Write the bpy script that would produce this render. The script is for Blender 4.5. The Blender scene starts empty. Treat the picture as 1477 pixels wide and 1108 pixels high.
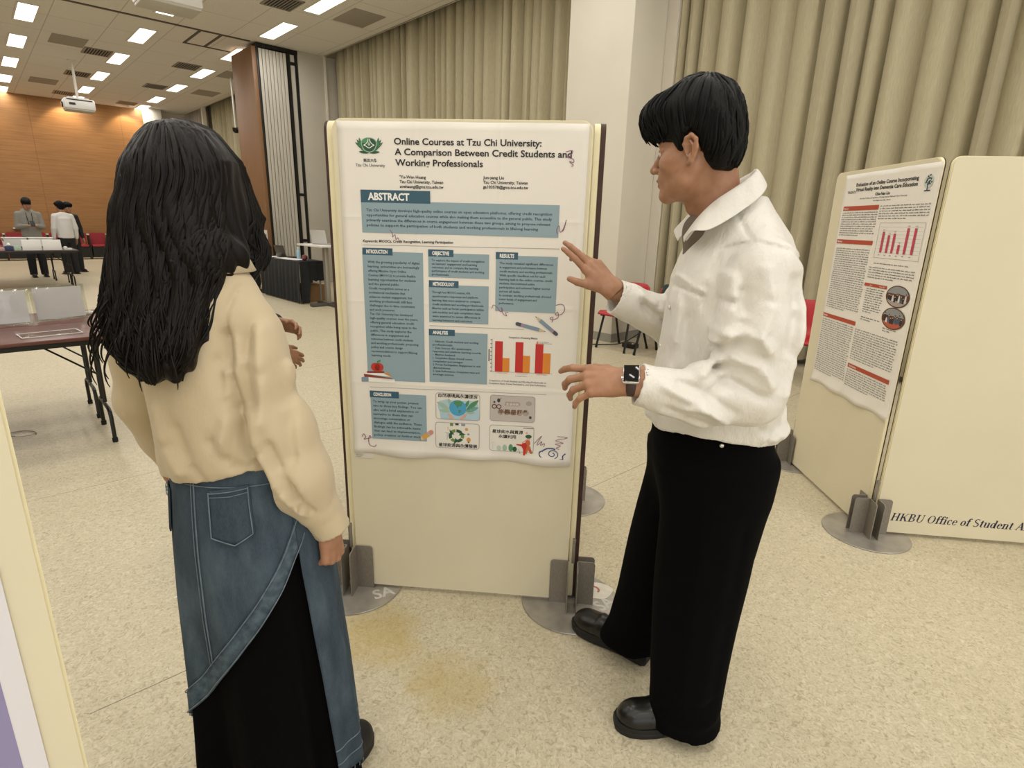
import bpy, bmesh, math, random
import numpy as np
from mathutils import Vector, Matrix, Euler
SC = bpy.context.scene
COL = SC.collection
rad = math.radians
# ---------------------------------------------------------------- camera (taken for a 1477 x 1108 frame)
CAM_H, PITCH, ROLL, FPX = 1.485, rad(15.9), 0.026, 815.0
cam_d = bpy.data.cameras.new('camera'); cam_d.sensor_width = 36.0; cam_d.lens = FPX / 1477 * 36.0
cam_d.clip_start = 0.05; cam_d.clip_end = 200
cam = bpy.data.objects.new('camera', cam_d); COL.objects.link(cam)
_F = Vector((0, math.cos(PITCH), -math.sin(PITCH))); _U = Vector((0, math.sin(PITCH), math.cos(PITCH))); _X = Vector((1, 0, 0))
_R = math.cos(ROLL) * _X + math.sin(ROLL) * _U
_V = -math.sin(ROLL) * _X + math.cos(ROLL) * _U
cam.matrix_world = Matrix(((_R.x, _V.x, -_F.x, 0), (_R.y, _V.y, -_F.y, 0), (_R.z, _V.z, -_F.z, CAM_H), (0, 0, 0, 1)))
SC.camera = cam
# ---------------------------------------------------------------- world and view
wd = bpy.data.worlds.new('world'); SC.world = wd; wd.use_nodes = True
wd.node_tree.nodes['Background'].inputs[0].default_value = (1.0, 0.985, 0.965, 1)
wd.node_tree.nodes['Background'].inputs[1].default_value = 1.5
SC.view_settings.view_transform = 'Standard'; SC.view_settings.look = 'None'
SC.view_settings.gamma = 1; SC.view_settings.use_curve_mapping = False
SC.view_settings.exposure = 0.07
SC.cycles.use_denoising = True
SC.cycles.max_bounces = 6; SC.cycles.diffuse_bounces = 4
LIGHT_W = 13.4          # watts of each ceiling fixture
LIGHT_COL = (1.0, 0.985, 0.95)
# ---------------------------------------------------------------- room axes: A towards the curtains, B towards the wooden wall
TH = rad(43.3)
Bv = Vector((-math.sin(TH), math.cos(TH), 0)); Av = Vector((math.cos(TH), math.sin(TH), 0))
def AB(a, b, z=0.0): return Av * a + Bv * b + Vector((0, 0, z))
ROOM = Matrix(((Av.x, Bv.x, 0, 0), (Av.y, Bv.y, 0, 0), (0, 0, 1, 0), (0, 0, 0, 1)))   # local x = A, local y = B
CEIL = 4.9
# ---------------------------------------------------------------- materials
def lin(c):
    if isinstance(c, str):
        c = tuple(int(c[i:i + 2], 16) for i in (0, 2, 4))
    o = []
    for v in c[:3]:
        v = v / 255.0
        o.append(v / 12.92 if v <= 0.04045 else ((v + 0.055) / 1.055) ** 2.4)
    return (*o, 1.0)
class Nt:
    """small helper around a material's node tree"""
    def __init__(s, name, rough=0.6, metal=0.0, spec=0.5):
        s.m = bpy.data.materials.new(name); s.m.use_nodes = True
        s.t = s.m.node_tree; s.b = s.t.nodes['Principled BSDF']
        s.b.inputs['Roughness'].default_value = rough; s.b.inputs['Metallic'].default_value = metal
        s.b.inputs['Specular IOR Level'].default_value = spec
    def n(s, kind, **kw):
        nd = s.t.nodes.new('ShaderNode' + kind)
        for k, v in kw.items():
            if k[0] == '_': setattr(nd, k[1:], v)
            else:
                key = int(k[1:]) if k[0] == 'i' and k[1:].isdigit() else k.replace('__', ' ')
                if hasattr(v, 'is_output'): s.t.links.new(v, nd.inputs[key])
                else: nd.inputs[key].default_value = v
        return nd
    def link(s, a, b): s.t.links.new(a, b)
    def obj(s): return s.n('TexCoord').outputs['Object']
    def base(s, c):
        if hasattr(c, 'is_output'): s.link(c, s.b.inputs['Base Color'])
        else: s.b.inputs['Base Color'].default_value = c
        return s
    def math(s, op, a, b=None, c=None):
        nd = s.t.nodes.new('ShaderNodeMath'); nd.operation = op
        for i, v in enumerate((a, b, c)):
            if v is None: continue
            if hasattr(v, 'is_output'): s.link(v, nd.inputs[i])
            else: nd.inputs[i].default_value = v
        return nd.outputs[0]
    def mix(s, f, a, b):
        nd = s.t.nodes.new('ShaderNodeMix'); nd.data_type = 'RGBA'
        for k, v in ((0, f), (6, a), (7, b)):
            if hasattr(v, 'is_output'): s.link(v, nd.inputs[k])
            else: nd.inputs[k].default_value = v
        return nd.outputs[2]
    def ramp(s, f, stops):
        nd = s.t.nodes.new('ShaderNodeValToRGB'); e = nd.color_ramp.elements
        while len(e) < len(stops): e.new(0.5)
        for el, (p, c) in zip(e, stops): el.position = p; el.color = c if len(c) == 4 else (*c, 1)
        s.link(f, nd.inputs[0]); return nd.outputs[0]
    def noise(s, scale, detail=3.0, vec=None, rough=0.5):
        nd = s.n('TexNoise', Scale=scale, Detail=detail, Roughness=rough)
        s.link(vec if vec is not None else s.obj(), nd.inputs['Vector']); return nd.outputs[0]
    def bump(s, h, strength=0.3, dist=0.002):
        nd = s.n('Bump', Strength=strength, Distance=dist); s.link(h, nd.inputs['Height'])
        s.link(nd.outputs[0], s.b.inputs['Normal']); return s
    def scaled(s, v):
        nd = s.n('Mapping', Scale=v); s.link(s.obj(), nd.inputs['Vector']); return nd.outputs[0]
_mats = {}
def M(name, c, rough=0.6, metal=0.0, var=0.0, vs=8.0, bump=0.0, bs=200.0, spec=0.5, stretch=None):
    """plain procedural material: a colour with some noise in it and a fine bump"""
    if name in _mats: return _mats[name]
    t = Nt(name, rough, metal, spec); c = lin(c)
    if var:
        v = t.scaled(stretch) if stretch else None
        f = t.noise(vs, 4, v)
        t.base(t.ramp(f, [(0.3, tuple(x * (1 - var) for x in c[:3])), (0.7, tuple(min(1, x * (1 + var)) for x in c[:3]))]))
    else: t.base(c)
    if bump: t.bump(t.noise(bs, 2), bump, 0.001)
    _mats[name] = t.m; return t.m
# ---------------------------------------------------------------- mesh helpers
class MB:
    def __init__(s): s.v = []; s.f = []; s.mi = []; s.cur = 0
    def add(s, vs, fs):
        o = len(s.v); s.v += [tuple(v) for v in vs]; s.f += [tuple(i + o for i in f) for f in fs]; s.mi += [s.cur] * len(fs); return s
    def box(s, lo, hi, X=None, bev=0.0):
        if bev > 0:
            b = min(bev, *(abs(hi[i] - lo[i]) * 0.45 for i in range(3)))
            bm = bmesh.new(); bmesh.ops.create_cube(bm, size=1)
            for v in bm.verts: v.co = Vector([(lo[i] + hi[i]) / 2 + v.co[i] * (hi[i] - lo[i]) for i in range(3)])
            bmesh.ops.bevel(bm, geom=list(bm.edges), offset=b, segments=2, affect='EDGES', profile=0.5)
            bm.verts.index_update(); vs = [v.co.copy() for v in bm.verts]; fs = [[v.index for v in f.verts] for f in bm.faces]; bm.free()
        else:
            vs = [Vector((x, y, z)) for z in (lo[2], hi[2]) for y in (lo[1], hi[1]) for x in (lo[0], hi[0])]
            fs = [(0, 2, 3, 1), (4, 5, 7, 6), (0, 1, 5, 4), (2, 6, 7, 3), (0, 4, 6, 2), (1, 3, 7, 5)]
        if X is not None: vs = [X @ v for v in vs]
        return s.add(vs, fs)
    def tube(s, pts, r, n=10, caps=True, up=None):
        """tube through points, r one radius, a list of radii, or a list of (ra, rb) pairs"""
        pts = [Vector(p) for p in pts]; k = len(pts)
        rs = r if isinstance(r, (list, tuple)) else [r] * k
        prev = None; vs = []
        for i, p in enumerate(pts):
            t = (pts[min(i + 1, k - 1)] - pts[max(i - 1, 0)]); t = t.normalized() if t.length > 1e-9 else Vector((0, 0, 1))
            if prev is None:
                u = Vector(up) if up is not None else (Vector((0, 0, 1)) if abs(t.z) < 0.9 else Vector((1, 0, 0)))
            else: u = prev
            u = (u - t * u.dot(t)); u = u.normalized() if u.length > 1e-6 else t.orthogonal().normalized()
            w = t.cross(u); prev = u
            ra, rb = rs[i] if isinstance(rs[i], (list, tuple)) else (rs[i], rs[i])
            for j in range(n):
                a = 2 * math.pi * j / n; vs.append(p + u * (ra * math.cos(a)) + w * (rb * math.sin(a)))
        fs = [(i * n + j, i * n + (j + 1) % n, (i + 1) * n + (j + 1) % n, (i + 1) * n + j) for i in range(k - 1) for j in range(n)]
        if caps: fs += [tuple(range(n))[::-1], tuple((k - 1) * n + j for j in range(n))]
        return s.add(vs, fs)
    def lathe(s, prof, n=32, c=(0, 0, 0), X=None):
        vs = []; k = len(prof)
        for (r, z) in prof:
            for j in range(n):
                a = 2 * math.pi * j / n; v = Vector((c[0] + r * math.cos(a), c[1] + r * math.sin(a), c[2] + z)); vs.append(X @ v if X is not None else v)
        fs = [(i * n + j, i * n + (j + 1) % n, (i + 1) * n + (j + 1) % n, (i + 1) * n + j) for i in range(k - 1) for j in range(n)]
        fs += [tuple(range(n))[::-1], tuple((k - 1) * n + j for j in range(n))]
        return s.add(vs, fs)
    def prism(s, poly, t0, t1, X=None):
        """polygon in local xy pulled from z=t0 to z=t1"""
        n = len(poly); vs = [Vector((x, y, t0)) for x, y in poly] + [Vector((x, y, t1)) for x, y in poly]
        if X is not None: vs = [X @ v for v in vs]
        return s.add(vs, [tuple(range(n))[::-1], tuple(range(n, 2 * n))] + [(i, (i + 1) % n, n + (i + 1) % n, n + i) for i in range(n)])
    def ell(s, c, r, n=16, m=10, X=None):
        vs = []; fs = []
        for i in range(m + 1):
            ph = math.pi * i / m
            for j in range(n):
                a = 2 * math.pi * j / n
                v = Vector((r[0] * math.sin(ph) * math.cos(a), r[1] * math.sin(ph) * math.sin(a), r[2] * math.cos(ph)))
                vs.append((X @ v if X is not None else v) + Vector(c))
        for i in range(m):
            for j in range(n): fs.append((i * n + j, (i + 1) * n + j, (i + 1) * n + (j + 1) % n, i * n + (j + 1) % n))
        return s.add(vs, fs)
    def grid(s, P):
        """P[i][j] points of a sheet"""
        a, b = len(P), len(P[0])
        return s.add([p for row in P for p in row], [(i * b + j, i * b + j + 1, (i + 1) * b + j + 1, (i + 1) * b + j) for i in range(a - 1) for j in range(b - 1)])
    def build(s, name, mat, parent=None, smooth=True, mw=None, angle=40):
        me = bpy.data.meshes.new(name); me.from_pydata([tuple(v) for v in s.v], [], s.f)
        for m in (mat if isinstance(mat, (list, tuple)) else [mat]): me.materials.append(m)
        if isinstance(mat, (list, tuple)): me.polygons.foreach_set('material_index', s.mi)
        me.update()
        return link(name, me, parent, smooth, mw, angle)
def link(name, me, parent=None, smooth=True, mw=None, angle=40):
    bm = bmesh.new(); bm.from_mesh(me); bmesh.ops.remove_doubles(bm, verts=bm.verts, dist=1e-6)
    bmesh.ops.recalc_face_normals(bm, faces=bm.faces)
    if smooth:
        lim = rad(angle)
        for f in bm.faces: f.smooth = True
        for e in bm.edges:
            if len(e.link_faces) > 2 or (len(e.link_faces) == 2 and e.calc_face_angle(0) > lim): e.smooth = False
    bm.to_mesh(me); bm.free()
    o = bpy.data.objects.new(name, me); COL.objects.link(o)
    if parent is not None: o.parent = parent
    if mw is not None: o.matrix_local = mw
    return o
def tag(o, label, cat, group=None, kind=None):
    o['label'] = label; o['category'] = cat
    if group: o['group'] = group
    if kind: o['kind'] = kind
    return o
def thing(name, label, cat, loc=(0, 0, 0), rz=0.0, group=None, mw=None):
    o = bpy.data.objects.new(name, None); COL.objects.link(o); o.empty_display_size = 0.1
    if mw is not None: o.matrix_world = mw
    else: o.location = loc; o.rotation_euler = (0, 0, rz)
    return tag(o, label, cat, group)
def struct(o): o['kind'] = 'structure'; return o
def dup(root, loc=None, rz=None, label=None, group=None, mw=None):
    r = root.copy(); COL.objects.link(r)
    if mw is not None: r.matrix_world = mw
    else: r.location = loc; r.rotation_euler = (0, 0, rz)
    if label: r['label'] = label
    if group: r['group'] = group
    for ch in list(root.children):
        c = ch.copy(); COL.objects.link(c); c.parent = r
        for g in list(ch.children):
            d = g.copy(); COL.objects.link(d); d.parent = c
    return r
def text_mesh(txt, size, res=2, bold=0.0, shear=0.0, space=1.0, align='LEFT', fit=None, cond=1.0):
    """lettering as a flat mesh in local xy, baseline at y = 0; fit = wanted width"""
    cu = bpy.data.curves.new('lettering', 'FONT'); cu.body = txt; cu.size = size; cu.resolution_u = res
    cu.offset = bold; cu.shear = shear; cu.space_character = space; cu.align_x = align; cu.fill_mode = 'FRONT'
    ob = bpy.data.objects.new('lettering', cu); COL.objects.link(ob)
    dg = bpy.context.evaluated_depsgraph_get(); me = bpy.data.meshes.new_from_object(ob.evaluated_get(dg))
    vs = [v.co.copy() for v in me.vertices]; fs = [tuple(p.vertices) for p in me.polygons]
    bpy.data.objects.remove(ob); bpy.data.curves.remove(cu); bpy.data.meshes.remove(me)
    if fit and vs:
        x0 = min(v.x for v in vs); x1 = max(v.x for v in vs); k = fit / max(1e-6, x1 - x0)
        for v in vs: v.x = (v.x - (x0 if align == 'LEFT' else 0)) * k
    return vs, fs
# ================================================================ THE SETTING
t = Nt('speckled_vinyl', 0.42, 0, 0.35); ob = t.obj()
n1 = t.n('TexNoise', Scale=55.0, Detail=3.0, Distortion=1.6); t.link(ob, n1.inputs['Vector'])
n2 = t.n('TexNoise', Scale=95.0, Detail=2.0, Distortion=2.2); t.link(ob, n2.inputs['Vector'])
n3 = t.noise(1.3, 3)
c = t.ramp(n1.outputs[0], [(0.30, lin('a59a80')), (0.42, lin('beb499')), (0.55, lin('c7bda2')), (0.72, lin('d4cbb4'))])
c = t.mix(t.ramp(n2.outputs[0], [(0.30, (1, 1, 1)), (0.37, (0, 0, 0))]), c, lin('a0957a'))
c = t.mix(t.math('MULTIPLY', t.ramp(n3, [(0.4, (0, 0, 0)), (0.7, (1, 1, 1))]), 0.12), c, lin('b0a386'))
sep = t.n('SeparateXYZ'); t.link(ob, sep.inputs[0])
for (sx, sy, rx, ry, amt) in ((0.86, 1.62, 0.20, 0.20, 0.5), (0.93, 1.24, 0.17, 0.17, 0.38), (0.88, 1.42, 0.10, 0.20, 0.22)):   # old yellow stains on the floor
    dx = t.math('DIVIDE', t.math('SUBTRACT', sep.outputs[0], sx), rx); dy = t.math('DIVIDE', t.math('SUBTRACT', sep.outputs[1], sy), ry)
    d2 = t.math('ADD', t.math('MULTIPLY', dx, dx), t.math('MULTIPLY', dy, dy))
    d2 = t.math('ADD', d2, t.math('MULTIPLY', t.math('SUBTRACT', t.noise(9, 3), 0.5), 1.4))
    f = t.math('MULTIPLY', t.ramp(d2, [(0.05, (1, 1, 1)), (1.0, (0, 0, 0))]), amt)
    c = t.mix(f, c, lin('b39a4c'))
# welded sheet joints every 1.83 m along A, a few across
s2 = sep
fb = t.math('ABSOLUTE', t.math('SUBTRACT', t.math('PINGPONG', t.math('ADD', s2.outputs[1], -1.88 + 18.3), 0.915), 0.0))
ln = t.math('LESS_THAN', fb, 0.0022)
br = t.math('MULTIPLY', t.math('GREATER_THAN', t.noise(2.2, 2), 0.40), t.math('GREATER_THAN', s2.outputs[1], 1.0))
c = t.mix(t.math('MULTIPLY', t.math('MULTIPLY', ln, br), 0.75), c, lin('5a5040'))
t.base(c); t.bump(n1.outputs[0], 0.06, 0.002)
FLOOR_M = t.m
mb = MB(); mb.box((-14, -8, -0.1), (8.2, 25.2, 0)); struct(mb.build('floor', FLOOR_M, mw=ROOM, smooth=False))
# ceiling of square tiles
t = Nt('ceiling_tiles', 0.85, 0, 0.2); ob = t.obj(); sep = t.n('SeparateXYZ'); t.link(ob, sep.inputs[0])
fa = t.math('PINGPONG', t.math('ADD', sep.outputs[0], 30.0 - 0.22), 0.45); fbb = t.math('PINGPONG', t.math('ADD', sep.outputs[1], 36.0 + 0.47), 0.605)
jo = t.math('MAXIMUM', t.math('LESS_THAN', fa, 0.007), t.math('LESS_THAN', fbb, 0.007))
pin = t.noise(70, 2)
cell = t.n('TexVoronoi', Scale=0.9); t.link(ob, cell.inputs['Vector'])
c = t.ramp(pin, [(0.36, lin('cdc6bd')), (0.46, lin('e3ded7'))])
c = t.mix(t.math('MULTIPLY', t.noise(0.8, 2), 0.3), c, lin('c8c1b7'))
t.base(t.mix(t.math('MULTIPLY', jo, 0.45), c, lin('75695c'))); CEIL_M = t.m
mb = MB(); mb.box((-14, -8, CEIL), (6.38, 24.2, CEIL + 0.12)); struct(mb.build('ceiling', CEIL_M, mw=ROOM, smooth=False))
# wooden end wall
t = Nt('amber_wood_veneer', 0.42, 0, 0.4); v = t.scaled((0.5, 1, 14))
w = t.noise(3.0, 6, v, 0.65)
c = t.ramp(w, [(0.3, lin('8a6038')), (0.5, lin('9a6e40')), (0.7, lin('a6794a'))])
sep = t.n('SeparateXYZ'); t.link(t.obj(), sep.inputs[0])
fa = t.math('PINGPONG', t.math('ADD', sep.outputs[0], 23.9 - 2.0 + 0.003), 1.195); fz = t.math('PINGPONG', t.math('ADD', sep.outputs[2], 1.22), 1.22)
t.base(t.mix(t.math('MULTIPLY', t.math('MAXIMUM', t.math('LESS_THAN', fa, 0.008), t.math('LESS_THAN', fz, 0.003)), 0.5), c, lin('6a4420')))
WOOD_WALL = t.m
mb = MB(); mb.box((-14, 24.2, 0), (5.05, 24.4, CEIL + 0.1)); struct(mb.build('wall_back', WOOD_WALL, mw=ROOM, smooth=False))
PLASTER = M('pale_plaster', 'cfc8ba', 0.8, var=0.03, vs=3, bump=0.05)
PLASTER_W = M('white_plaster', 'd9d3c4', 0.75, var=0.02, vs=2, bump=0.05)
mb = MB(); mb.box((5.05, 24.2, 0), (8.2, 24.4, CEIL + 0.6)); struct(mb.build('wall_back_pale', PLASTER, mw=ROOM, smooth=False))
mb = MB(); mb.box((-14.2, -8, -0.1), (-14.0, 24.4, CEIL + 0.1)); struct(mb.build('wall_left', PLASTER_W, mw=ROOM, smooth=False))
mb = MB(); mb.box((7.0, -8, -0.1), (7.2, 24.4, CEIL + 0.7)); struct(mb.build('wall_right', PLASTER, mw=ROOM, smooth=False))
mb = MB(); mb.box((6.38, -8, CEIL + 0.55), (7.2, 24.4, CEIL + 0.67)); struct(mb.build('ceiling_curtain_pocket', PLASTER, mw=ROOM, smooth=False))
mb = MB(); mb.box((6.36, -8, CEIL + 0.0), (6.40, 24.2, CEIL + 0.56)); struct(mb.build('trim_1', PLASTER_W, mw=ROOM, smooth=False))
# white square column in front of the curtains
mb = MB(); mb.box((5.97, 4.46, 0), (6.99, 5.45, CEIL + 0.5), bev=0.012); struct(mb.build('pillar', PLASTER_W, mw=ROOM))
mb = MB(); mb.box((5.955, 4.447, 0), (6.99, 5.463, 0.11)); struct(mb.build('baseboard_pillar', M('grey_skirting', '8f8b80', 0.6, var=0.05), mw=ROOM, smooth=False))
mb = MB(); mb.box((6.62, 4.30, 0), (6.99, 4.456, CEIL + 0.5)); struct(mb.build('trim_2', PLASTER, mw=ROOM, smooth=False))
mb = MB(); mb.box((6.93, -8, 0), (6.995, 4.2, 0.1)); struct(mb.build('baseboard_right', M('grey_skirting', '8f8b80'), mw=ROOM, smooth=False))
# grey pier beside the parked folding wall
mb = MB(); mb.box((5.78, 13.08, 0), (6.99, 13.45, CEIL), bev=0.01); struct(mb.build('wall_pier', M('grey_beige_plaster', 'b9b2a4', 0.8, var=0.03, vs=2), mw=ROOM))
mb = MB(); mb.box((6.36, 13.04, 0), (6.40, 13.09, CEIL)); struct(mb.build('trim_3', PLASTER_W, mw=ROOM, smooth=False))
# far white column and pale reveal at the end of the wooden wall
mb = MB(); mb.box((5.05, 23.6, 0), (5.5, 24.2, CEIL), bev=0.01); struct(mb.build('pillar_far', PLASTER_W, mw=ROOM))
mb = MB(); mb.box((6.30, 21.9, 0), (6.42, 22.0, CEIL)); struct(mb.build('trim_4', PLASTER_W, mw=ROOM, smooth=False))
# dark track of the folding wall in the ceiling
BLACK_METAL = M('black_metal', '1b1917', 0.45, 0.3)
mb = MB(); mb.box((-14, 13.1, CEIL - 0.012), (4.83, 13.17, CEIL + 0.01))
for a in (3.9, 4.28): mb.box((a, 13.17, CEIL - 0.01), (a + 0.05, 14.3, CEIL + 0.01))
mb.box((3.9, 14.26, CEIL - 0.01), (4.83, 14.32, CEIL + 0.01)); struct(mb.build('trim_5', M('track_brown', '4a4037', 0.5, 0.3), mw=ROOM, smooth=False))
# ---------------------------------------------------------------- folding partition parked at the pier
fp = thing('folding_partition', 'parked folding partition of narrow grey leaves with brown wooden end panel', 'partition', mw=ROOM @ Matrix.Translation((4.83, 13.1, 0)))
LEAF = M('partition_leaf', 'bfb9ac', 0.55, var=0.06, vs=3, stretch=(4, 4, 0.4))
mb = MB(); mb.box((0, 0.0, 0), (0.09, 1.2, 4.82), bev=0.004); mb.build('wooden_end_panel', M('brown_laminate', '84603f', 0.5, var=0.08, vs=4, stretch=(5, 5, 0.5)), fp)
mb = MB(); mb.box((0.092, -0.015, 0), (0.135, 0.12, 4.83), bev=0.003); mb.build('black_jamb', BLACK_METAL, fp)
for k in range(8):
    x = 0.14 + k * 0.072; mb = MB(); mb.box((x, -0.01, 0.02), (x + 0.061, 1.1, 4.80), bev=0.006); mb.build('leaf', LEAF, fp)
    mb = MB(); mb.box((x + 0.062, 0.012, 0.02), (x + 0.0715, 1.1, 4.80)); mb.build('dark_gap', M('gap_shade', '2b2723', 0.7), fp)  # dark strip in each gap between leaves: the gap's shade put into a colour
mb = MB()
mb.box((0.72, -0.03, 0), (0.78, 0.2, 4.86)); mb.box((0.885, -0.03, 0), (0.935, 0.2, 4.86))
for z in (0.95, 1.95, 4.6): mb.box((0.78, -0.02, z), (0.885, 0.0, z + 0.06))
mb.build('pocket_frame', BLACK_METAL, fp, smooth=False)
mb = MB(); mb.box((0.782, 0.0, 0), (0.883, 0.03, 4.8)); mb.build('pocket_panel', LEAF, fp, smooth=False)
mb = MB(); mb.box((0.09, -0.03, 4.82), (0.95, 0.22, 4.89)); mb.build('head_rail', BLACK_METAL, fp, smooth=False)
# ---------------------------------------------------------------- pleated curtains
t = Nt('beige_curtain', 0.75, 0, 0.3); v = t.scaled((60, 60, 3)); w = t.noise(4, 4, v)
t.base(t.ramp(w, [(0.3, lin('aca286')), (0.7, lin('bfb699'))])); t.bump(w, 0.1, 0.001)
t.b.inputs['Sheen Weight'].default_value = 0.15; CURTAIN = t.m
def curtain(b0, b1, a, z0, z1, seed, label, mat, pitch=0.19, name='curtain', amp=0.16):
    rnd = random.Random(seed); xs = []; b = b0
    while b < b1:
        w = pitch * rnd.uniform(0.6, 1.5); d = amp * rnd.uniform(0.5, 1.25)
        q = rnd.uniform(0.12, 0.26); xs += [(b, 0.0), (b + w * q * 0.6, d * 0.25), (b + w * q, d * 0.80), (b + w * (q + 0.17), d), (b + w * 0.60, d * rnd.uniform(0.75, 0.98)), (b + w * 0.84, d * 0.55)]; b += w
    rows = []
    for i in range(9):
        u = i / 8; z = z0 + (z1 - z0) * u; row = []
        for k, (x, d) in enumerate(xs):
            row.append((a - d * (0.85 + 0.3 * (1 - u)) + 0.006 * math.sin(k * 1.7 + u * 5), x + 0.012 * math.sin(u * 3 + k * 0.9), z))
        rows.append(row)
    mb = MB(); mb.grid(rows); o = mb.build(name, mat, mw=ROOM, angle=60)
    md = o.modifiers.new('thick', 'SOLIDIFY'); md.thickness = 0.004
    return tag(o, label, 'curtain', 'curtains along the right wall')
curtain(5.6, 13.02, 6.70, 0.06, CEIL + 0.5, 3, 'beige pleated curtain between the white column and the grey pier', CURTAIN)
curtain(-6.5, 4.28, 6.85, 0.08, CEIL + 0.5, 8, 'beige pleated curtain to the right of the white column', CURTAIN, 0.215, amp=0.19)
curtain(14.9, 21.9, 6.72, 0.06, CEIL + 0.4, 5, 'beige pleated curtain beyond the folding partition', CURTAIN)
curtain(22.0, 23.6, 6.5, 0.06, CEIL + 0.4, 6, 'grey pleated curtain at the far corner of the hall', M('grey_curtain', 'a49c92', 0.8), name='corner_curtain')
# ---------------------------------------------------------------- ceiling lights
TRIM_W = M('white_enamel', 'd8d4ca', 0.4)
t = Nt('lit_diffuser', 0.5); t.b.inputs['Emission Color'].default_value = (1, 0.93, 0.80, 1)
sep = t.n('SeparateXYZ'); t.link(t.obj(), sep.inputs[0])
grid = t.math('MAXIMUM', t.math('LESS_THAN', t.math('PINGPONG', t.math('ADD', sep.outputs[1], 5), 0.05), 0.006), t.math('LESS_THAN', t.math('ABSOLUTE', sep.outputs[0]), 0.008))
t.link(t.math('SUBTRACT', 2.6, t.math('MULTIPLY', grid, 1.5)), t.b.inputs['Emission Strength']); DIFF = t.m
lamp_d = bpy.data.lights.new('tube_light', 'AREA'); lamp_d.shape = 'RECTANGLE'; lamp_d.size = 0.26; lamp_d.size_y = 1.16
lamp_d.energy = LIGHT_W; lamp_d.color = LIGHT_COL; lamp_d.spread = rad(175)
def fixture(a, b, label):
    r = thing('ceiling_light', label, 'ceiling light', mw=ROOM @ Matrix.Translation((a, b, CEIL)), group='recessed fluorescent lights')
    mb = MB(); w, l = 0.15, 0.61
    for s in (-1, 1):
        mb.box((s * w - 0.014, -l - 0.014, -0.012), (s * w + 0.014, l + 0.014, 0.0)); mb.box((-w, s * l - 0.014, -0.012), (w, s * l + 0.014, 0.0))
    mb.build('frame', TRIM_W, r, smooth=False)
    mb = MB(); mb.box((-w + 0.014, -l + 0.014, -0.006), (w - 0.014, l - 0.014, -0.002)); mb.build('diffuser', DIFF, r, smooth=False)
    lo = bpy.data.objects.new('tube_light', lamp_d); COL.objects.link(lo); lo.parent = r; lo.location = (0, 0, -0.02)
    return r
first = None
ORD = ['nearest', 'second', 'third', 'fourth', 'fifth', 'sixth', 'seventh', 'eighth', 'ninth', 'tenth', 'eleventh', 'twelfth', 'thirteenth']
ROWS = (('row beside the curtains', 4.98), ('middle row', 3.20), ('row by the projector', 1.42), ('row left of the projector', -0.36), ('leftmost row', -2.14), ('row behind the camera', -3.93), ('last row behind the camera', -5.72))  # the two unseen rows are added to put more light on the poster front
BS = [23.7, 21.75, 19.34, 16.92, 14.46, 12.05, 9.98, 7.2, 4.8, 2.4, 0.0, -2.4, -4.8]  # the last position in each row is unseen too, added for the same light
for rn, a in ROWS:
    for k, b in enumerate(BS):
        if a < -3 and b > 8: continue
        lb = 'lit ceiling light, %s nearest the wooden wall in the %s' % (ORD[k] if k else 'very', rn)
        if first is None: first = fixture(a, b, lb)
        else: dup(first, label=lb, mw=ROOM @ Matrix.Translation((a, b, CEIL)))
# ---------------------------------------------------------------- air vents and flat grilles
SLAT = M('vent_slat', '8d857a', 0.5, 0.2); VOID = M('vent_void', '2b2622', 0.9)
def vent(a, b, label):
    r = thing('ceiling_vent', label, 'air vent', mw=ROOM @ Matrix.Translation((a, b, CEIL)), group='slatted air vents in the ceiling')
    mb = MB()
    for s in (-1, 1):
        mb.box((s * 0.24 - 0.015, -0.315, -0.014), (s * 0.24 + 0.015, 0.315, 0)); mb.box((-0.24, s * 0.3 - 0.015, -0.014), (0.24, s * 0.3 + 0.015, 0))
    mb.build('frame', SLAT, r, smooth=False)
    mb = MB(); mb.box((-0.23, -0.29, -0.003), (0.23, 0.29, -0.001)); mb.build('opening', VOID, r, smooth=False)
    mb = MB()
    for k in range(9): mb.box((-0.23 + k * 0.052, -0.29, -0.013), (-0.23 + k * 0.052 + 0.018, 0.29, -0.004))
    mb.build('slats', SLAT, r, smooth=False)
VN = [(2.76, 16.6, 'nearer the track, beside the projector pole'), (2.74, 19.5, 'just beyond the projector pole'), (2.8, 22.9, 'close to the wooden wall above the projector'), (4.50, 16.4, 'in front of the third light beside the curtains'),
      (4.5, 19.6, 'further along beside the curtain row of lights'), (4.46, 23.2, 'in the far corner by the wooden wall'), (4.45, 10.5, 'above the white projector, nearest the camera')]
for a, b, l in VN: vent(a, b, 'dark slatted ceiling vent ' + l)
PERF = M('perforated_grey', '9a9186', 0.8, var=0.05, vs=30)
for a, b, l in ((5.7, 10.24, 'nearest the beige curtain above the poster'), (5.6, 16.53, 'beside the brown end panel of the partition'), (5.75, 19.43, 'further along above the camera on its pole'), (2.19, 16.05, 'left of the projector pole'), (2.2, 21.3, 'near the wooden wall behind the projector')):
    mb = MB(); mb.box((-0.3, -0.42, -0.008), (0.3, 0.42, -0.001), bev=0.003)
    o = mb.build('ceiling_panel', PERF, mw=ROOM @ Matrix.Translation((a, b, CEIL))); tag(o, 'flat grey perforated ceiling panel ' + l, 'ceiling panel', 'grey perforated ceiling panels')
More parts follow.
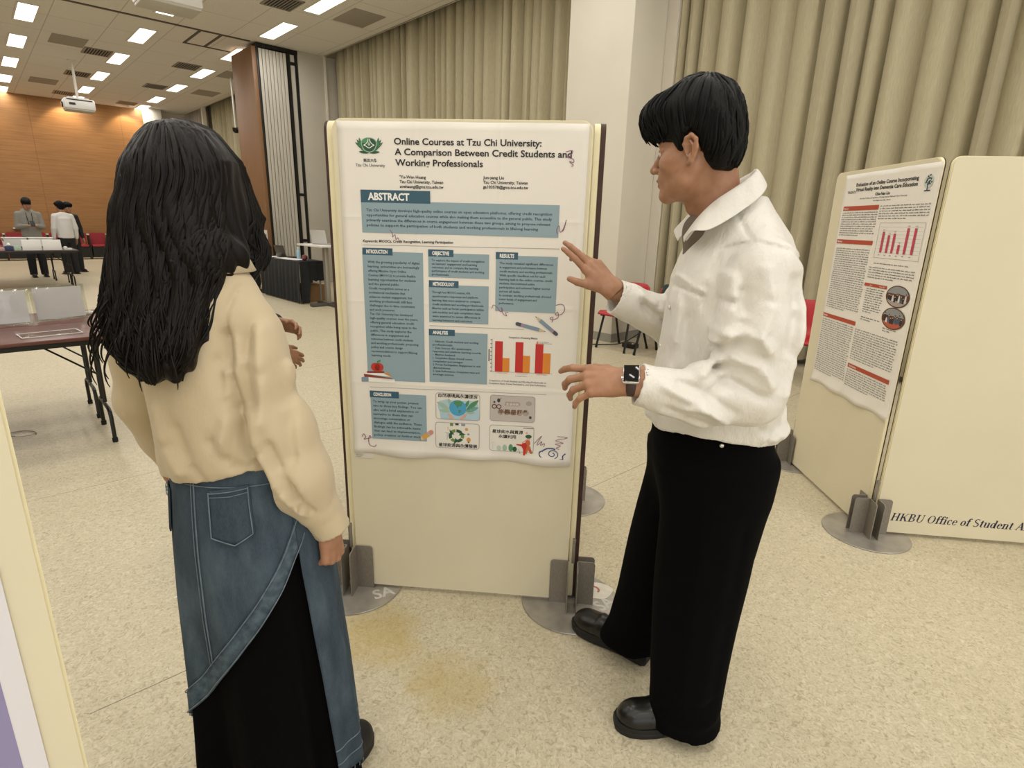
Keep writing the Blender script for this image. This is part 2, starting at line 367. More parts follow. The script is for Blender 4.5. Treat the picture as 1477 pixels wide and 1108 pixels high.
# ---------------------------------------------------------------- downlights washing the wooden wall
dl = bpy.data.lights.new('wall_washer', 'SPOT'); dl.energy = 55; dl.color = (1, 0.80, 0.52); dl.spot_size = rad(95); dl.spot_blend = 0.45; dl.shadow_soft_size = 0.05
fd = None
for k, a in enumerate((-3.9, -1.6, 0.7, 2.85, 4.55)):
    mw = ROOM @ Matrix.Translation((a, 23.75, CEIL))
    if fd is None:
        fd = thing('downlight', 'x', 'downlight', mw=mw, group='round downlights along the wooden wall')
        mb = MB(); mb.lathe([(0.0, -0.004), (0.07, -0.004), (0.075, -0.02), (0.10, -0.02), (0.105, 0.0), (0.0, 0.0)], 24); mb.build('ring', TRIM_W, fd)
        lo = bpy.data.objects.new('wall_washer', dl); COL.objects.link(lo); lo.parent = fd; lo.location = (0, 0, -0.04); lo.rotation_euler = (rad(22), 0, 0); r = fd
    else: r = dup(fd, mw=mw)
    r['label'] = 'small round ceiling downlight washing the wooden wall, %s from the far corner' % ['fifth', 'fourth', 'third', 'second', 'first'][k]
# ================================================================ DISPLAY BOARDS AND THEIR STEEL STANDS
STEEL = Nt('brushed_steel', 0.5, 0.35); _v = STEEL.scaled((60, 60, 14)); _n = STEEL.noise(5, 5, _v)
STEEL.base(STEEL.ramp(_n, [(0.3, lin('7d766c')), (0.7, lin('8f887d'))])); STEEL.bump(_n, 0.03, 0.001); STEEL = STEEL.m
t = Nt('disc_steel', 0.42, 0.5); n = t.noise(9, 5); t.base(t.ramp(n, [(0.3, lin('98938b')), (0.7, lin('bcb6ac'))]))
t.link(t.ramp(n, [(0.2, (0.25,) * 3), (0.8, (0.5,) * 3)]), t.b.inputs['Roughness']); DISC = t.m
CREAM = M('cream_laminate', 'd9d0b4', 0.5, var=0.02, vs=3, bump=0.04, bs=60)
EDGE_C = M('cream_edge_band', 'e6dcb6', 0.5, var=0.03, vs=20)
EDGE_B = M('dark_brown_edge', '3a2016', 0.6, var=0.3, vs=25)
WHITE_ENGRAVE = M('faded_white_paint', 'c9c6bf', 0.6, var=0.08, vs=40)
def rounded(w, z0, z1, r, n=6, lower=0.004):
    p = []
    for cx, cz, a0, rr in ((w - r, z1 - r, 0, r), (r, z1 - r, 90, r)):
        for k in range(n + 1):
            a = rad(a0 + 90 * k / n); p.append((cx + rr * math.cos(a), cz + rr * math.sin(a)))
    p += [(0, z0), (w, z0)]; return p
UP = Matrix(((1, 0, 0, 0), (0, 0, -1, 0), (0, 1, 0, 0), (0, 0, 0, 1)))     # local xy -> board face, z -> towards the viewer (-y)
def board(p0, ang, w, label, z0=0.02, z1=1.805, th=0.026, group='cream display boards', brown=None, cream=None):
    """p0 = bottom left corner on the floor, face towards local -y"""
    r = thing('display_board', label, 'display board', (p0[0], p0[1], 0), ang, group)
    poly = rounded(w, z0, z1, 0.035)
    mb = MB(); mb.prism(poly, -th / 2, th / 2, UP); mb.build('panel', CREAM, r, angle=30)
    inner = [((x - w / 2) * (1 + 0.004 / w * 2) + w / 2, (z - 0.9) * 1.0025 + 0.9) for x, z in poly]
    mb = MB(); mb.prism(inner, *(brown or (-th / 2 + 0.0035, -0.0055)), UP); mb.build('brown_edge_strip', EDGE_B, r, angle=30)
    mb = MB(); mb.prism(inner, *(cream or (-0.004, th / 2 - 0.0035)), UP); mb.build('cream_edge_strip', EDGE_C, r, angle=30)
    return r
def stand(x, y, ang, label, text=True, sticker=False):
    r = thing('board_stand', label, 'board stand', (x, y, 0), ang, 'steel stands of the display boards')
    mb = MB(); mb.lathe([(0.0, 0.0), (0.196, 0.0), (0.2, 0.003), (0.198, 0.0065), (0.0, 0.007)], 64); mb.build('base_disc', DISC, r)
    g = 0.0205; L = 0.068; th = 0.004; h = 0.20
    for sx in (-1, 1):
        for sy in (-1, 1):
            mb = MB()
            for fl in (0, 1):
                pts = [(g, 0.007), (g + L, 0.007)] + [(g + L - 0.014 + 0.014 * math.cos(rad(a)), h - 0.014 + 0.014 * math.sin(rad(a))) for a in range(0, 91, 18)] + [(g, h)]
                X = Matrix(((1, 0, 0, 0), (0, 0, 1, 0), (0, 1, 0, 0), (0, 0, 0, 1))) if fl == 0 else Matrix(((0, 0, 1, 0), (1, 0, 0, 0), (0, 1, 0, 0), (0, 0, 0, 1)))
                X = Matrix.Diagonal((sx, sy, 1, 1)) @ X
                mb.prism(pts, g - th, g, X)
            mb.build('slot_plate', STEEL, r, angle=30)
    mb = MB(); mb.box((-0.006, -0.02, 0.19), (0.006, -0.014, 0.30), bev=0.001); mb.box((-0.0065, -0.026, 0.285), (0.0065, -0.013, 0.30), bev=0.001); mb.build('locking_clip', STEEL, r)
    if text:
        vs, fs = text_mesh('SA', 0.085, 3, bold=0.002, fit=0.085)
        X = Matrix.Rotation(rad(34), 4, 'Z') @ Matrix.Translation((0.045, -0.145, 0.0076)) if not sticker else Matrix.Rotation(rad(42), 4, 'Z') @ Matrix.Translation((0.055, -0.125, 0.0076))
        mb = MB(); mb.add([X @ v for v in vs], fs); mb.build('white_lettering', WHITE_ENGRAVE, r, smooth=False)
    if sticker:
        mb = MB(); mb.prism([(0.115 + 0.062 * math.cos(a) * (1 + 0.1 * math.sin(3 * a)), 0.075 + 0.055 * math.sin(a)) for a in np.linspace(0, 2 * math.pi, 28)[:-1]], 0.0072, 0.0078); st = mb.build('worn_sticker', M('worn_white_sticker', 'd8d2c6', 0.5, var=0.08, vs=30), r)
        mb = MB(); mb.tube([(0.09 + 0.03 * math.cos(a), 0.078 + 0.024 * math.sin(a), 0.0082) for a in np.linspace(-0.6, 3.3, 14)], [(0.001, 0.005)] * 14, 6, up=(0, 0, 1)); mb.build('red_mark', M('faded_red', 'b06a60', 0.6), st)
    return r
ANG1 = math.atan2(-0.075, 0.902)
P_L, P_R = (-0.64, 2.06), (0.262, 1.985)
d1 = Vector((math.cos(ANG1), math.sin(ANG1)))
board((P_L[0] + d1.x * 0.020, P_L[1] + d1.y * 0.020), ANG1, 0.862, 'cream display board facing the camera, carrying the blue-panelled research poster')
# side boards run straight back from the two front stands
n1 = Vector((-d1.y, d1.x))
board((P_L[0] + n1.x * 0.017 - 0.003, P_L[1] + n1.y * 0.017), ANG1 + rad(90), 0.862, 'cream side board seen edge-on, running back from the left stand of the poster board', th=0.038, brown=(-0.0185, -0.009), cream=(-0.0088, 0.0185))
board((P_R[0] + n1.x * 0.017 + 0.004, P_R[1] + n1.y * 0.017), ANG1 + rad(90), 0.862, 'cream side board seen edge-on, running back from the right stand of the poster board', th=0.038, brown=(0.002, 0.0185), cream=(-0.0185, 0.0005))
stand(*P_L, ANG1, 'round steel stand under the left edge of the blue poster board, beside the woman')
stand(*P_R, ANG1, 'round steel stand under the right edge of the blue poster board, by a black shoe', sticker=True)
stand(P_R[0] + n1.x * 0.9, P_R[1] + n1.y * 0.9, ANG1, 'round steel stand peeking out behind the blue poster board', text=False)
stand(P_L[0] + n1.x * 0.9, P_L[1] + n1.y * 0.9, ANG1, 'round steel stand hidden behind the left of the poster board', text=False)
# right-hand kiosk
Q0, Q1 = Vector((1.836, 2.60)), Vector((1.862, 3.51))
ang2 = math.atan2(Q0.y - Q1.y, Q0.x - Q1.x); d2 = (Q0 - Q1).normalized()
_p = Q1 + d2 * 0.03; board((_p.x, _p.y), ang2, 0.862, 'cream display board at the right carrying the poster with rust-red headings')
ang3 = rad(-6.5); d3 = Vector((math.cos(ang3), math.sin(ang3)))
_p = Q0 + d3 * 0.024; hk = board((_p.x, _p.y), ang3, 0.95, 'cream display board at the right edge with dark serif lettering along its foot')
stand(Q0.x, Q0.y, ang3, 'round steel stand at the corner of the two right-hand boards', text=False)
stand(Q1.x, Q1.y, ang3, 'round steel stand under the far end of the red-headed poster board', text=False)
_q = Q0 + d3 * 1.0; stand(_q.x, _q.y, ang3, 'round steel stand at the far right end of the lettered board', text=False)
# dark blue serif lettering on the lettered board
class Glyphs:
    """bold slanted book letters with thick and thin strokes and small foot serifs; cap height 1"""
    T, H = 0.185, 0.065
    def __init__(s): s.mb = MB(); s.x = 0.0
    def quad(s, pts): s.mb.add([Vector((s.x + x, y, 0)) for x, y in pts], [tuple(range(len(pts)))])
    def st(s, x0, y0, x1, y1, w): h = w / 2; s.quad([(x0 - h, y0), (x0 + h, y0), (x1 + h, y1), (x1 - h, y1)])
    def bar(s, x0, x1, y, w=None): h = (w or s.H) / 2; s.quad([(x0, y - h), (x1, y - h), (x1, y + h), (x0, y + h)])
    def sf(s, x, y, half=0.19): s.quad([(x - half, y), (x + half, y), (x + half, y + (0.055 if y < 0.5 else -0.055)), (x - half, y + (0.055 if y < 0.5 else -0.055))])
    def arc(s, cx, cy, rx, ry, t0, t1, T=None):
        T = T or s.T; n = 18; o, i = [], []
        for k in range(n + 1):
            t = rad(t0 + (t1 - t0) * k / n); w = s.H + (T - s.H) * abs(math.cos(t)) ** 1.3
            o.append((cx + rx * math.cos(t), cy + ry * math.sin(t))); i.append((cx + (rx - w) * math.cos(t), cy + (ry - s.H * 1.1) * math.sin(t)))
        s.mb.add([Vector((s.x + x, y, 0)) for x, y in o + i], [(k, k + 1, n + 2 + k, n + 1 + k) for k in range(n)])
    def dot(s, x, y, r): s.quad([(x + r * math.cos(a), y + r * math.sin(a)) for a in np.linspace(0, 6.283, 13)[:-1]])
    def put(s, ch):
        T, H = s.T, s.H; adv = {'H': 1.04, 'K': 1.0, 'B': 0.92, 'U': 0.98, 'O': 1.0, 'f': 0.46, 'i': 0.42, 'c': 0.60, 'e': 0.62, 'o': 0.68, 'S': 0.74, 't': 0.46, 'u': 0.78, 'd': 0.76, 'n': 0.78, 'A': 0.96, 'a': 0.68, 'r': 0.58, 's': 0.54, ' ': 0.36}[ch]
        if ch == 'H':
            for x in (0.22, 0.80): s.st(x, 0, x, 1, T); s.sf(x, 0); s.sf(x, 1)
            s.bar(0.22, 0.80, 0.5)
        elif ch == 'K': s.st(0.22, 0, 0.22, 1, T); s.sf(0.22, 0); s.sf(0.22, 1); s.st(0.30, 0.38, 0.80, 1, H * 1.3); s.st(0.80, 0, 0.44, 0.60, T * 1.1); s.sf(0.80, 0, 0.17); s.sf(0.80, 1, 0.15)
        elif ch == 'B': s.st(0.22, 0, 0.22, 1, T); s.bar(0.04, 0.45, 0.03); s.bar(0.04, 0.42, 0.97); s.bar(0.25, 0.45, 0.52); s.arc(0.42, 0.755, 0.33, 0.245, -90, 90); s.arc(0.45, 0.265, 0.37, 0.265, -90, 90)
        elif ch == 'U': s.st(0.22, 0.3, 0.22, 1, T); s.st(0.80, 0.3, 0.80, 1, H * 1.2); s.sf(0.22, 1); s.sf(0.80, 1, 0.14); s.arc(0.48, 0.32, 0.353, 0.33, 180, 360, 0.15)
        elif ch == 'O': s.arc(0.49, 0.5, 0.44, 0.51, 0, 360)
        elif ch == 'f': s.st(0.22, 0, 0.22, 0.84, T); s.sf(0.22, 0); s.bar(0.02, 0.44, 0.63); s.arc(0.36, 0.82, 0.235, 0.20, 70, 180); s.dot(0.44, 0.93, 0.075)
        elif ch == 'i': s.st(0.21, 0, 0.21, 0.65, T); s.sf(0.21, 0); s.bar(0.03, 0.21, 0.625); s.dot(0.21, 0.87, 0.105)
        elif ch == 'c': s.arc(0.33, 0.325, 0.28, 0.34, 45, 320); s.dot(0.47, 0.52, 0.07)
        elif ch == 'e': s.arc(0.33, 0.325, 0.28, 0.34, 8, 322); s.bar(0.18, 0.58, 0.37)
        elif ch == 'o': s.arc(0.34, 0.325, 0.30, 0.34, 0, 360)
        elif ch in 'Ss':
            k, w = (1.0, 0.60) if ch == 'S' else (0.65, 0.46)
            s.arc(0.05 + w / 2, 0.745 * k, w / 2, 0.265 * k, 30, 250, 0.15); s.arc(0.05 + w / 2, 0.265 * k, w / 2 + 0.02, 0.275 * k, -150, 70, 0.15); s.st(0.05 + w * 0.72, 0.40 * k, 0.05 + w * 0.28, 0.62 * k, 0.20)
        elif ch == 't': s.st(0.22, 0.12, 0.22, 0.85, T); s.bar(0.02, 0.42, 0.63); s.arc(0.335, 0.14, 0.205, 0.155, 180, 310, 0.15)
        elif ch == 'u': s.st(0.20, 0.16, 0.20, 0.65, T); s.st(0.58, 0, 0.58, 0.65, T); s.arc(0.36, 0.19, 0.25, 0.20, 180, 330, 0.15); s.bar(0.02, 0.2, 0.625); s.bar(0.42, 0.58, 0.625); s.bar(0.58, 0.76, 0.025)
        elif ch == 'd': s.arc(0.32, 0.325, 0.28, 0.34, 0, 360); s.st(0.56, 0, 0.56, 1, T); s.bar(0.38, 0.56, 0.97); s.bar(0.56, 0.74, 0.025)
        elif ch == 'n': s.st(0.20, 0, 0.20, 0.65, T); s.st(0.58, 0, 0.58, 0.48, T); s.arc(0.42, 0.46, 0.253, 0.20, 0, 150, 0.15); s.sf(0.20, 0); s.sf(0.58, 0); s.bar(0.02, 0.2, 0.625)
        elif ch == 'A': s.st(0.12, 0, 0.48, 1, H * 1.2); s.st(0.78, 0, 0.46, 1, T * 1.1); s.bar(0.24, 0.68, 0.34); s.sf(0.12, 0, 0.14); s.sf(0.78, 0, 0.18)
        elif ch == 'a': s.arc(0.26, 0.20, 0.22, 0.21, 0, 360, 0.14); s.st(0.48, 0, 0.48, 0.48, T); s.arc(0.32, 0.46, 0.25, 0.20, 0, 160, 0.15)
        elif ch == 'r': s.st(0.20, 0, 0.20, 0.65, T); s.sf(0.20, 0); s.bar(0.02, 0.2, 0.625); s.arc(0.40, 0.46, 0.22, 0.19, 60, 170); s.dot(0.48, 0.56, 0.08)
        s.x += adv
NAVY = M('navy_print', '1d1c3c', 0.5)
gl = Glyphs()
for ch in 'HKBU Office of Student Affairs': gl.put(ch)
k = 0.0425; kx = 0.742 / gl.x; mb = MB(); mb.v = [(v[0] * kx, v[1] * k, 0.0) for v in gl.mb.v]; mb.f = gl.mb.f; mb.mi = gl.mb.mi
for i, v in enumerate(mb.v): mb.v[i] = (v[0] + 0.20 * v[1] + 0.072, v[1] + 0.086, 0.0136)
mb.v = [tuple(UP @ Vector(v)) for v in mb.v]
mb.build('lettering', NAVY, hk, smooth=False)
# board close to the camera at the lower left, with the edge of a striped poster
E0 = Vector((-0.587, 0.612)); dF = Vector((-0.722, -0.692)); angF = math.atan2(-dF.y, -dF.x)
fbp = E0 + dF * 0.86
board((fbp.x, fbp.y), angF, 0.86, 'cream display board close to the camera at the lower left corner')
# ================================================================ POSTERS
def paper(name, col, creases):
    t = Nt(name, 0.5, 0, 0.3); sep = t.n('SeparateXYZ'); t.link(t.obj(), sep.inputs[0]); h = t.math('MULTIPLY', t.noise(7, 4), 0.35)
    for ax, p in creases:
        d = t.math('DIVIDE', t.math('ABSOLUTE', t.math('SUBTRACT', sep.outputs[ax], p)), 0.012)
        h = t.math('ADD', h, t.math('MULTIPLY', t.math('MAXIMUM', t.math('SUBTRACT', 1.0, d), 0.0), 0.5))
    t.base(lin(col)); t.bump(h, 0.5, 0.004); return t.m
INK = M('black_ink', '201d1d', 0.5); INK2 = M('grey_ink', '3a3f45', 0.5); TEAL = M('dark_teal_print', '34586a', 0.5); BLUE = M('grey_blue_print', '8ca2aa', 0.5)
BODY = M('body_print', '33454f', 0.5); PWHITE = M('white_print', 'eeebe4', 0.5); PURP = M('purple_line', '8a5f74', 0.5); GREY_L = M('grey_rule', '8d8a84', 0.5)
P_RED = M('red_print', 'c0271f', 0.5); P_OR = M('orange_print', 'd98425', 0.5); G_D = M('dark_green_print', '24523a', 0.5); G_M = M('mid_green_print', '4f8a5c', 0.5)
G_L = M('pale_green_print', '9fb8a4', 0.5); SKYB = M('sky_print', 'a9c6d2', 0.5); SEA = M('sea_print', '4a9cc4', 0.5); NAVYB = M('navy_line', '2d4a80', 0.5); SKINP = M('pink_print', 'd9a58d', 0.5)
BROWNP = M('brown_print', '5a3a28', 0.5); CARDG = M('card_grey', 'bdb4ad', 0.5); CARDW = M('card_white', 'e2ddd2', 0.5); PENB = M('pencil_grey_blue', '7b8fa0', 0.5); RUST = M('rust_print', 'b0472c', 0.5); PINKBAR = M('crimson_print', 'c03a58', 0.5)
class Print:
    """collects flat printed shapes on a board face: u along the board, z up"""
    def __init__(s, face, lift=0.0): s.mb = MB(); s.y = face - lift
    def P(s, u, z, l=0.0): return Vector((u, s.y - l, z))
    def mat(s, i): s.mb.cur = i; return s
    def poly(s, pts, l=0.0): s.mb.add([s.P(u, z, l) for u, z in pts], [tuple(range(len(pts)))]); return s
    def rect(s, u0, z0, u1, z1, l=0.0): return s.poly([(u0, z0), (u1, z0), (u1, z1), (u0, z1)], l)
    def disc(s, u, z, a, b=None, l=0.0, n=28): b = b or a; return s.poly([(u + a * math.cos(t), z + b * math.sin(t)) for t in np.linspace(0, 2 * math.pi, n + 1)[:-1]], l)
    def rrect(s, u0, z0, u1, z1, r, l=0.0):
        pts = []
        for cx, cz, a0 in ((u1 - r, z1 - r, 0), (u0 + r, z1 - r, 90), (u0 + r, z0 + r, 180), (u1 - r, z0 + r, 270)):
            pts += [(cx + r * math.cos(rad(a0 + k * 18)), cz + r * math.sin(rad(a0 + k * 18))) for k in range(6)]
        return s.poly(pts, l)
    def line(s, pts, w, l=0.0):
        pts = [Vector((p[0], p[1])) for p in pts]; L = []; Rr = []
        for i, p in enumerate(pts):
            t = pts[min(i + 1, len(pts) - 1)] - pts[max(i - 1, 0)]; t = t.normalized() if t.length > 0 else Vector((1, 0)); n = Vector((-t.y, t.x)) * w / 2
            L.append(p + n); Rr.append(p - n)
        k = len(pts); s.mb.add([s.P(v.x, v.y, l) for v in L + Rr], [(i, i + 1, k + i + 1, k + i) for i in range(k - 1)]); return s
    def leaf(s, u, z, ang, L, w, l=0.0):
        c, d = math.cos(rad(ang)), math.sin(rad(ang)); pts = []
        for q in list(np.linspace(0, 1, 8)): pts.append((q * L, w * math.sin(math.pi * q) ** 0.8))
        for q in list(np.linspace(1, 0, 8))[1:-1]: pts.append((q * L, -w * math.sin(math.pi * q) ** 0.8))
        return s.poly([(u + x * c - y * d, z + x * d + y * c) for x, y in pts], l)
    def text(s, txt, u, z, size, fit=None, bold=0.0, res=1, l=0.0, align='LEFT', shear=0.0, slope=0.0):
        vs, fs = text_mesh(txt, size, res, bold, shear, fit=fit, align=align)
        s.mb.add([s.P(u + v.x, z + v.y + slope * v.x, l) for v in vs], fs); return s
    def build(s, name, mats, parent): return s.mb.build(name, mats, parent, smooth=False)
def spline(pts, n=8):
    out = []
    p = [Vector(q) for q in pts]
    for i in range(len(p) - 1):
        a, b, c, d = p[max(i - 1, 0)], p[i], p[i + 1], p[min(i + 2, len(p) - 1)]
        for k in range(n):
            t = k / n; out.append(0.5 * ((2 * b) + (c - a) * t + (2 * a - 5 * b + 4 * c - d) * t * t + (3 * b - a - 3 * c + d) * t ** 3))
    out.append(p[-1]); return out
FACE = -0.0170
ps = thing('research_poster', 'large white paper poster with grey-blue text panels fixed to the central display board', 'poster', (P_L[0], P_L[1], 0), ANG1)
def sheet(u0, u1, z0, z1, mat, parent, seed, curl, base=-0.0145, nu=34, nz=48):
    rnd = random.Random(seed); rows = []
    for i in range(nz + 1):
        z = z0 + (z1 - z0) * i / nz; row = []
        for j in range(nu + 1):
            u = u0 + (u1 - u0) * j / nu; d = 0.0005 * math.sin(u * 17 + z * 9) * math.sin(z * 13 - u * 4) - 0.0006
            low = max(0, 1 - (z - z0) / curl); top = max(0, 1 - (z1 - z) / 0.03)
            d += -0.012 * low ** 2 * (0.5 + 0.5 * math.sin(u * 24 + seed)) - 0.004 * top ** 2 * (0.5 + 0.5 * math.sin(u * 19 + 1))
            dz = 0.004 * math.sin(u * 11 + seed) * (1 if i == 0 else 0)
            row.append((u, base + d, z + dz))
        rows.append(row)
    mb = MB(); mb.grid(rows); o = mb.build('sheet', mat, parent, angle=80)
    md = o.modifiers.new('thick', 'SOLIDIFY'); md.thickness = 0.0004; md.offset = 1
    return o
sheet(0.036, 0.872, 0.609, 1.797, paper('poster_paper', 'e8e2d8', ((2, 1.492), (2, 1.20), (2, 0.895), (0, 0.30), (0, 0.585))), ps, 2, 0.045)
p = Print(FACE); p.text('Online Courses at Tzu Chi University:', 0.229, 1.727, 0.029, 0.491, 0.0006, 3); p.text('A Comparison Between Credit Students and', 0.230, 1.6945, 0.029, 0.590, 0.0006, 3); p.text('Working Professionals', 0.231, 1.661, 0.029, 0.297, 0.0006, 3)
p.build('title_lettering', INK, ps)
p = Print(FACE)
for i, s_ in enumerate(('"Yu-Wen Huang', 'Tzu Chi University, Taiwan', 'zoehaung@gms.tcu.edu.tw')): p.text(s_, 0.244, 1.621 - i * 0.0152, 0.0135, (0.091, 0.150, 0.151)[i], 0.0003, 2)
for i, s_ in enumerate(('Jun-yang Liu', 'Tzu Chi University, Taiwan', 'ga103578@gms.tcu.edu.tw')): p.text(s_, 0.529, 1.624 - i * 0.0148, 0.0135, (0.070, 0.150, 0.152)[i], 0.0003, 2)
p.text('Keywords: MOOCs, Credit Recognition, Learning Participation', 0.107, 1.408, 0.0125, 0.320, 0.0003, 2, shear=0.15, slope=0.01)
p.build('author_lettering', INK, ps)
# university crest
p = Print(FACE); cu, cz = 0.1435, 1.7265
for sg in (-1, 1):
    for (a, L, w, ro) in ((100, 0.041, 0.0045, 0.026), (122, 0.045, 0.0045, 0.018), (142, 0.048, 0.0045, 0.010)):
        p.mat(0); aa = a if sg < 0 else 180 - a
        p.leaf(cu + sg * ro, 1.703 + (0.004 if ro > 0.02 else 0), aa, L, w)
        p.mat(1); p.leaf(cu + sg * ro, 1.703 + (0.004 if ro > 0.02 else 0), aa, L * 0.9, w * 0.45, 0.0003)
    p.mat(0); p.leaf(cu, 1.699, 90 - sg * 84, 0.037, 0.004)
sh = [(cu + 0.027 * math.cos(a), cz + (0.017 if math.sin(a) > 0 else 0.030) * math.sin(a) + 0.004) for a in np.linspace(0, 2 * math.pi, 33)[:-1]]
p.mat(2); p.poly(sh, 0.0004); p.mat(0); p.poly([(cu + (x - cu) * 0.9, cz + (y - cz) * 0.9) for x, y in sh], 0.0006)
p.mat(1); p.poly([(cu + (x - cu) * 0.9 * (1 if x < cu else 0.1), cz + 0.004 + (y - cz) * 0.75) for x, y in sh if y > cz - 0.003], 0.0007)
p.mat(3)
for sg in (-1, 1):
    p.line(spline([(cu + sg * 0.0025, cz + 0.017), (cu + sg * 0.004, cz + 0.009), (cu + sg * 0.010, cz + 0.001), (cu + sg * 0.018, cz - 0.003)]), 0.0022, 0.0009)
    p.line(spline([(cu + sg * 0.018, cz - 0.004), (cu + sg * 0.011, cz - 0.006), (cu + sg * 0.005, cz - 0.010), (cu, cz - 0.0125)]), 0.0024, 0.0009)
p.mat(2); p.poly([(cu, cz + 0.007), (cu + 0.005, cz - 0.001), (cu, cz - 0.007), (cu - 0.005, cz - 0.001)], 0.0009)
crest = p.build('university_crest', [G_D, G_M, G_L, PWHITE], ps)
p = Print(FACE); p.text('慈濟大學', 0.122, 1.671, 0.0125, 0.047, 0.0002, 1); p.text('Tzu Chi University', 0.094, 1.656, 0.0135, 0.102, 0.0001, 2); p.build('crest_lettering', INK2, crest)
def section(tab, box, head, headw, lines, lh, size, u0, ztop, widths, name='text_panel', hs=0.0175):
    (tu0, tz0, tu1, tz1), (bu0, bz0, bu1, bz1) = tab, box
    p = Print(FACE); p.rect(bu0, bz0, bu1, bz1); o = p.build(name, BLUE, ps)
    p = Print(FACE); p.rect(tu0, tz0, tu1, tz1, 0.0004); p.build('heading_tab', TEAL, o)
    p = Print(FACE); p.text(head, tu0 + (0.025 if hs > 0.02 else 0.014), tz0 + (tz1 - tz0 - hs * 0.72) / 2, hs, headw, hs * 0.035, 2, 0.0008); p.build('heading_lettering', PWHITE, o)
    p = Print(FACE)
    for i, s_ in enumerate(lines):
        w = min(widths, widths * len(s_) / max(len(x) for x in lines) * 1.03); p.text(s_, u0, ztop - i * lh, size, w, 0.00025, 1, 0.0004)
    p.build('body_lettering', BODY, o); return o
section((0.107, 1.541, 0.349, 1.582), (0.107, 1.441, 0.788, 1.546), 'ABSTRACT', 0.145,
  ['Tzu Chi University develops high-quality online courses on open education platforms, offering credit recognition', 'opportunities for general education courses while also making them accessible to the general public. This study', 'primarily examines the differences in course engagement between these two groups, aiming to propose relevant', 'policies to support the participation of both students and working professionals in lifelong learning'], 0.0166, 0.0130, 0.124, 1.512, 0.640, hs=0.033)
section((0.104, 1.365, 0.212, 1.389), (0.103, 0.908, 0.320, 1.377), 'INTRODUCTION', 0.076,
  ['With the growing popularity of digital', 'learning, universities are increasingly', 'offering Massive Open Online', 'Courses (MOOCs) to provide flexible', 'learning opportunities for students', 'and the general public.', 'Credit recognition serves as a', 'motivational mechanism that', 'enhances student engagement, but', 'working professionals still face', 'challenges due to time constraints', 'and work pressures.', 'Tzu Chi University has developed', 'high-quality courses over the years,', 'offering general education credit', 'recognition while being open to the', 'public. This study explores the', 'differences in engagement and', 'outcomes between credit students', 'and working professionals, proposing', 'policy and course design', 'recommendations to support lifelong', 'learning needs.'], 0.01535, 0.0120, 0.121, 1.337, 0.186)
section((0.339, 1.366, 0.428, 1.390), (0.339, 1.295, 0.553, 1.378), 'OBJECTIVE', 0.060,
  ['To explore the impact of credit recognition', "on learners' engagement and learning", 'outcomes, and to compare the learning', 'performance of credit students and working', 'professionals.'], 0.0122, 0.0108, 0.351, 1.350, 0.186)
section((0.340, 1.260, 0.446, 1.284), (0.339, 1.135, 0.553, 1.269), 'METHODOLOGY', 0.077,
  ['Through four MOOC courses, 456', 'questionnaire responses and platform', 'learning data were analyzed to compare', 'credit students and working professionals.', 'Metrics such as forum participation within', 'unit modules and quiz completion rates', 'were examined to assess differences in', 'learning behaviors and outcomes.'], 0.0142, 0.0110, 0.351, 1.239, 0.186)
section((0.576, 1.364, 0.653, 1.388), (0.577, 1.184, 0.790, 1.377), 'RESULTS', 0.050,
  ['The study revealed significant differences', 'in engagement and performance between', 'credit students and working professionals.', 'With specific deadlines set for each', 'learning task in the online courses, credit', 'students demonstrated active', 'participation and achieved higher scores', 'across all tasks.', 'In contrast, working professionals showed', 'lower levels of engagement and', 'performance.'], 0.0138, 0.0110, 0.590, 1.347, 0.185)
section((0.337, 1.087, 0.432, 1.110), (0.337, 0.912, 0.551, 1.100), 'ANALYSIS', 0.056,
  ['•  Subjects: Credit students and working', '    professionals.', '•  Data Sources: 456 questionnaire', '    responses and platform learning records.', '•  Metrics Analyzed:', '1. Completion Rates: Overall course', '    completion percentages.', '2. Forum Participation: Engagement in unit', '    discussions.', '3. Quiz Performance: Completion rates and', '    average scores.'], 0.0124, 0.0105, 0.350, 1.062, 0.180)
section((0.107, 0.840, 0.219, 0.866), (0.109, 0.673, 0.323, 0.857), 'CONCLUSION', 0.068,
  ['To wrap up your poster, present', 'two to three key findings. You can', 'also add a brief explanation or', 'narrative to these that can', 'encourage conversation or', 'dialogue with the audience. These', 'findings can be actionable items', 'that can lead to implementation,', 'policy creation or further study.'], 0.0168, 0.0130, 0.118, 0.820, 0.187)
p = Print(FACE)
p.line([(0.106, 1.3985), (0.794, 1.404)], 0.0014); p.line([(0.340, 1.122), (0.681, 1.122)], 0.0014); p.line([(0.108, 0.880), (0.771, 0.8835)], 0.0014); p.build('divider_rules', GREY_L, ps)
# bar chart of learning metrics
p = Print(FACE); p.mat(0)
for u0, u1, z1 in ((0.579, 0.607, 1.0755), (0.653, 0.681, 1.075), (0.725, 0.753, 1.071)): p.rect(u0, 0.963, u1, z1)
p.mat(1)
for u0, u1, z1 in ((0.607, 0.632, 1.0145), (0.681, 0.706, 1.026), (0.753, 0.780, 1.038)): p.rect(u0, 0.963, u1, z1)
p.mat(2); p.line([(0.568, 0.963), (0.568, 1.084)], 0.0012); p.line([(0.566, 0.9625), (0.790, 0.963)], 0.0008)
for k in range(9): p.rect(0.562, 0.9625 + k * 0.0145, 0.567, 0.965 + k * 0.0145)
p.text('Comparison of Learning Metrics', 0.627, 1.088, 0.0098, 0.104, 0.0002, 1); p.text('Learning Metrics', 0.655, 0.9475, 0.0068, 0.042, 0, 1)
p.rect(0.5555, 1.000, 0.5590, 1.045)
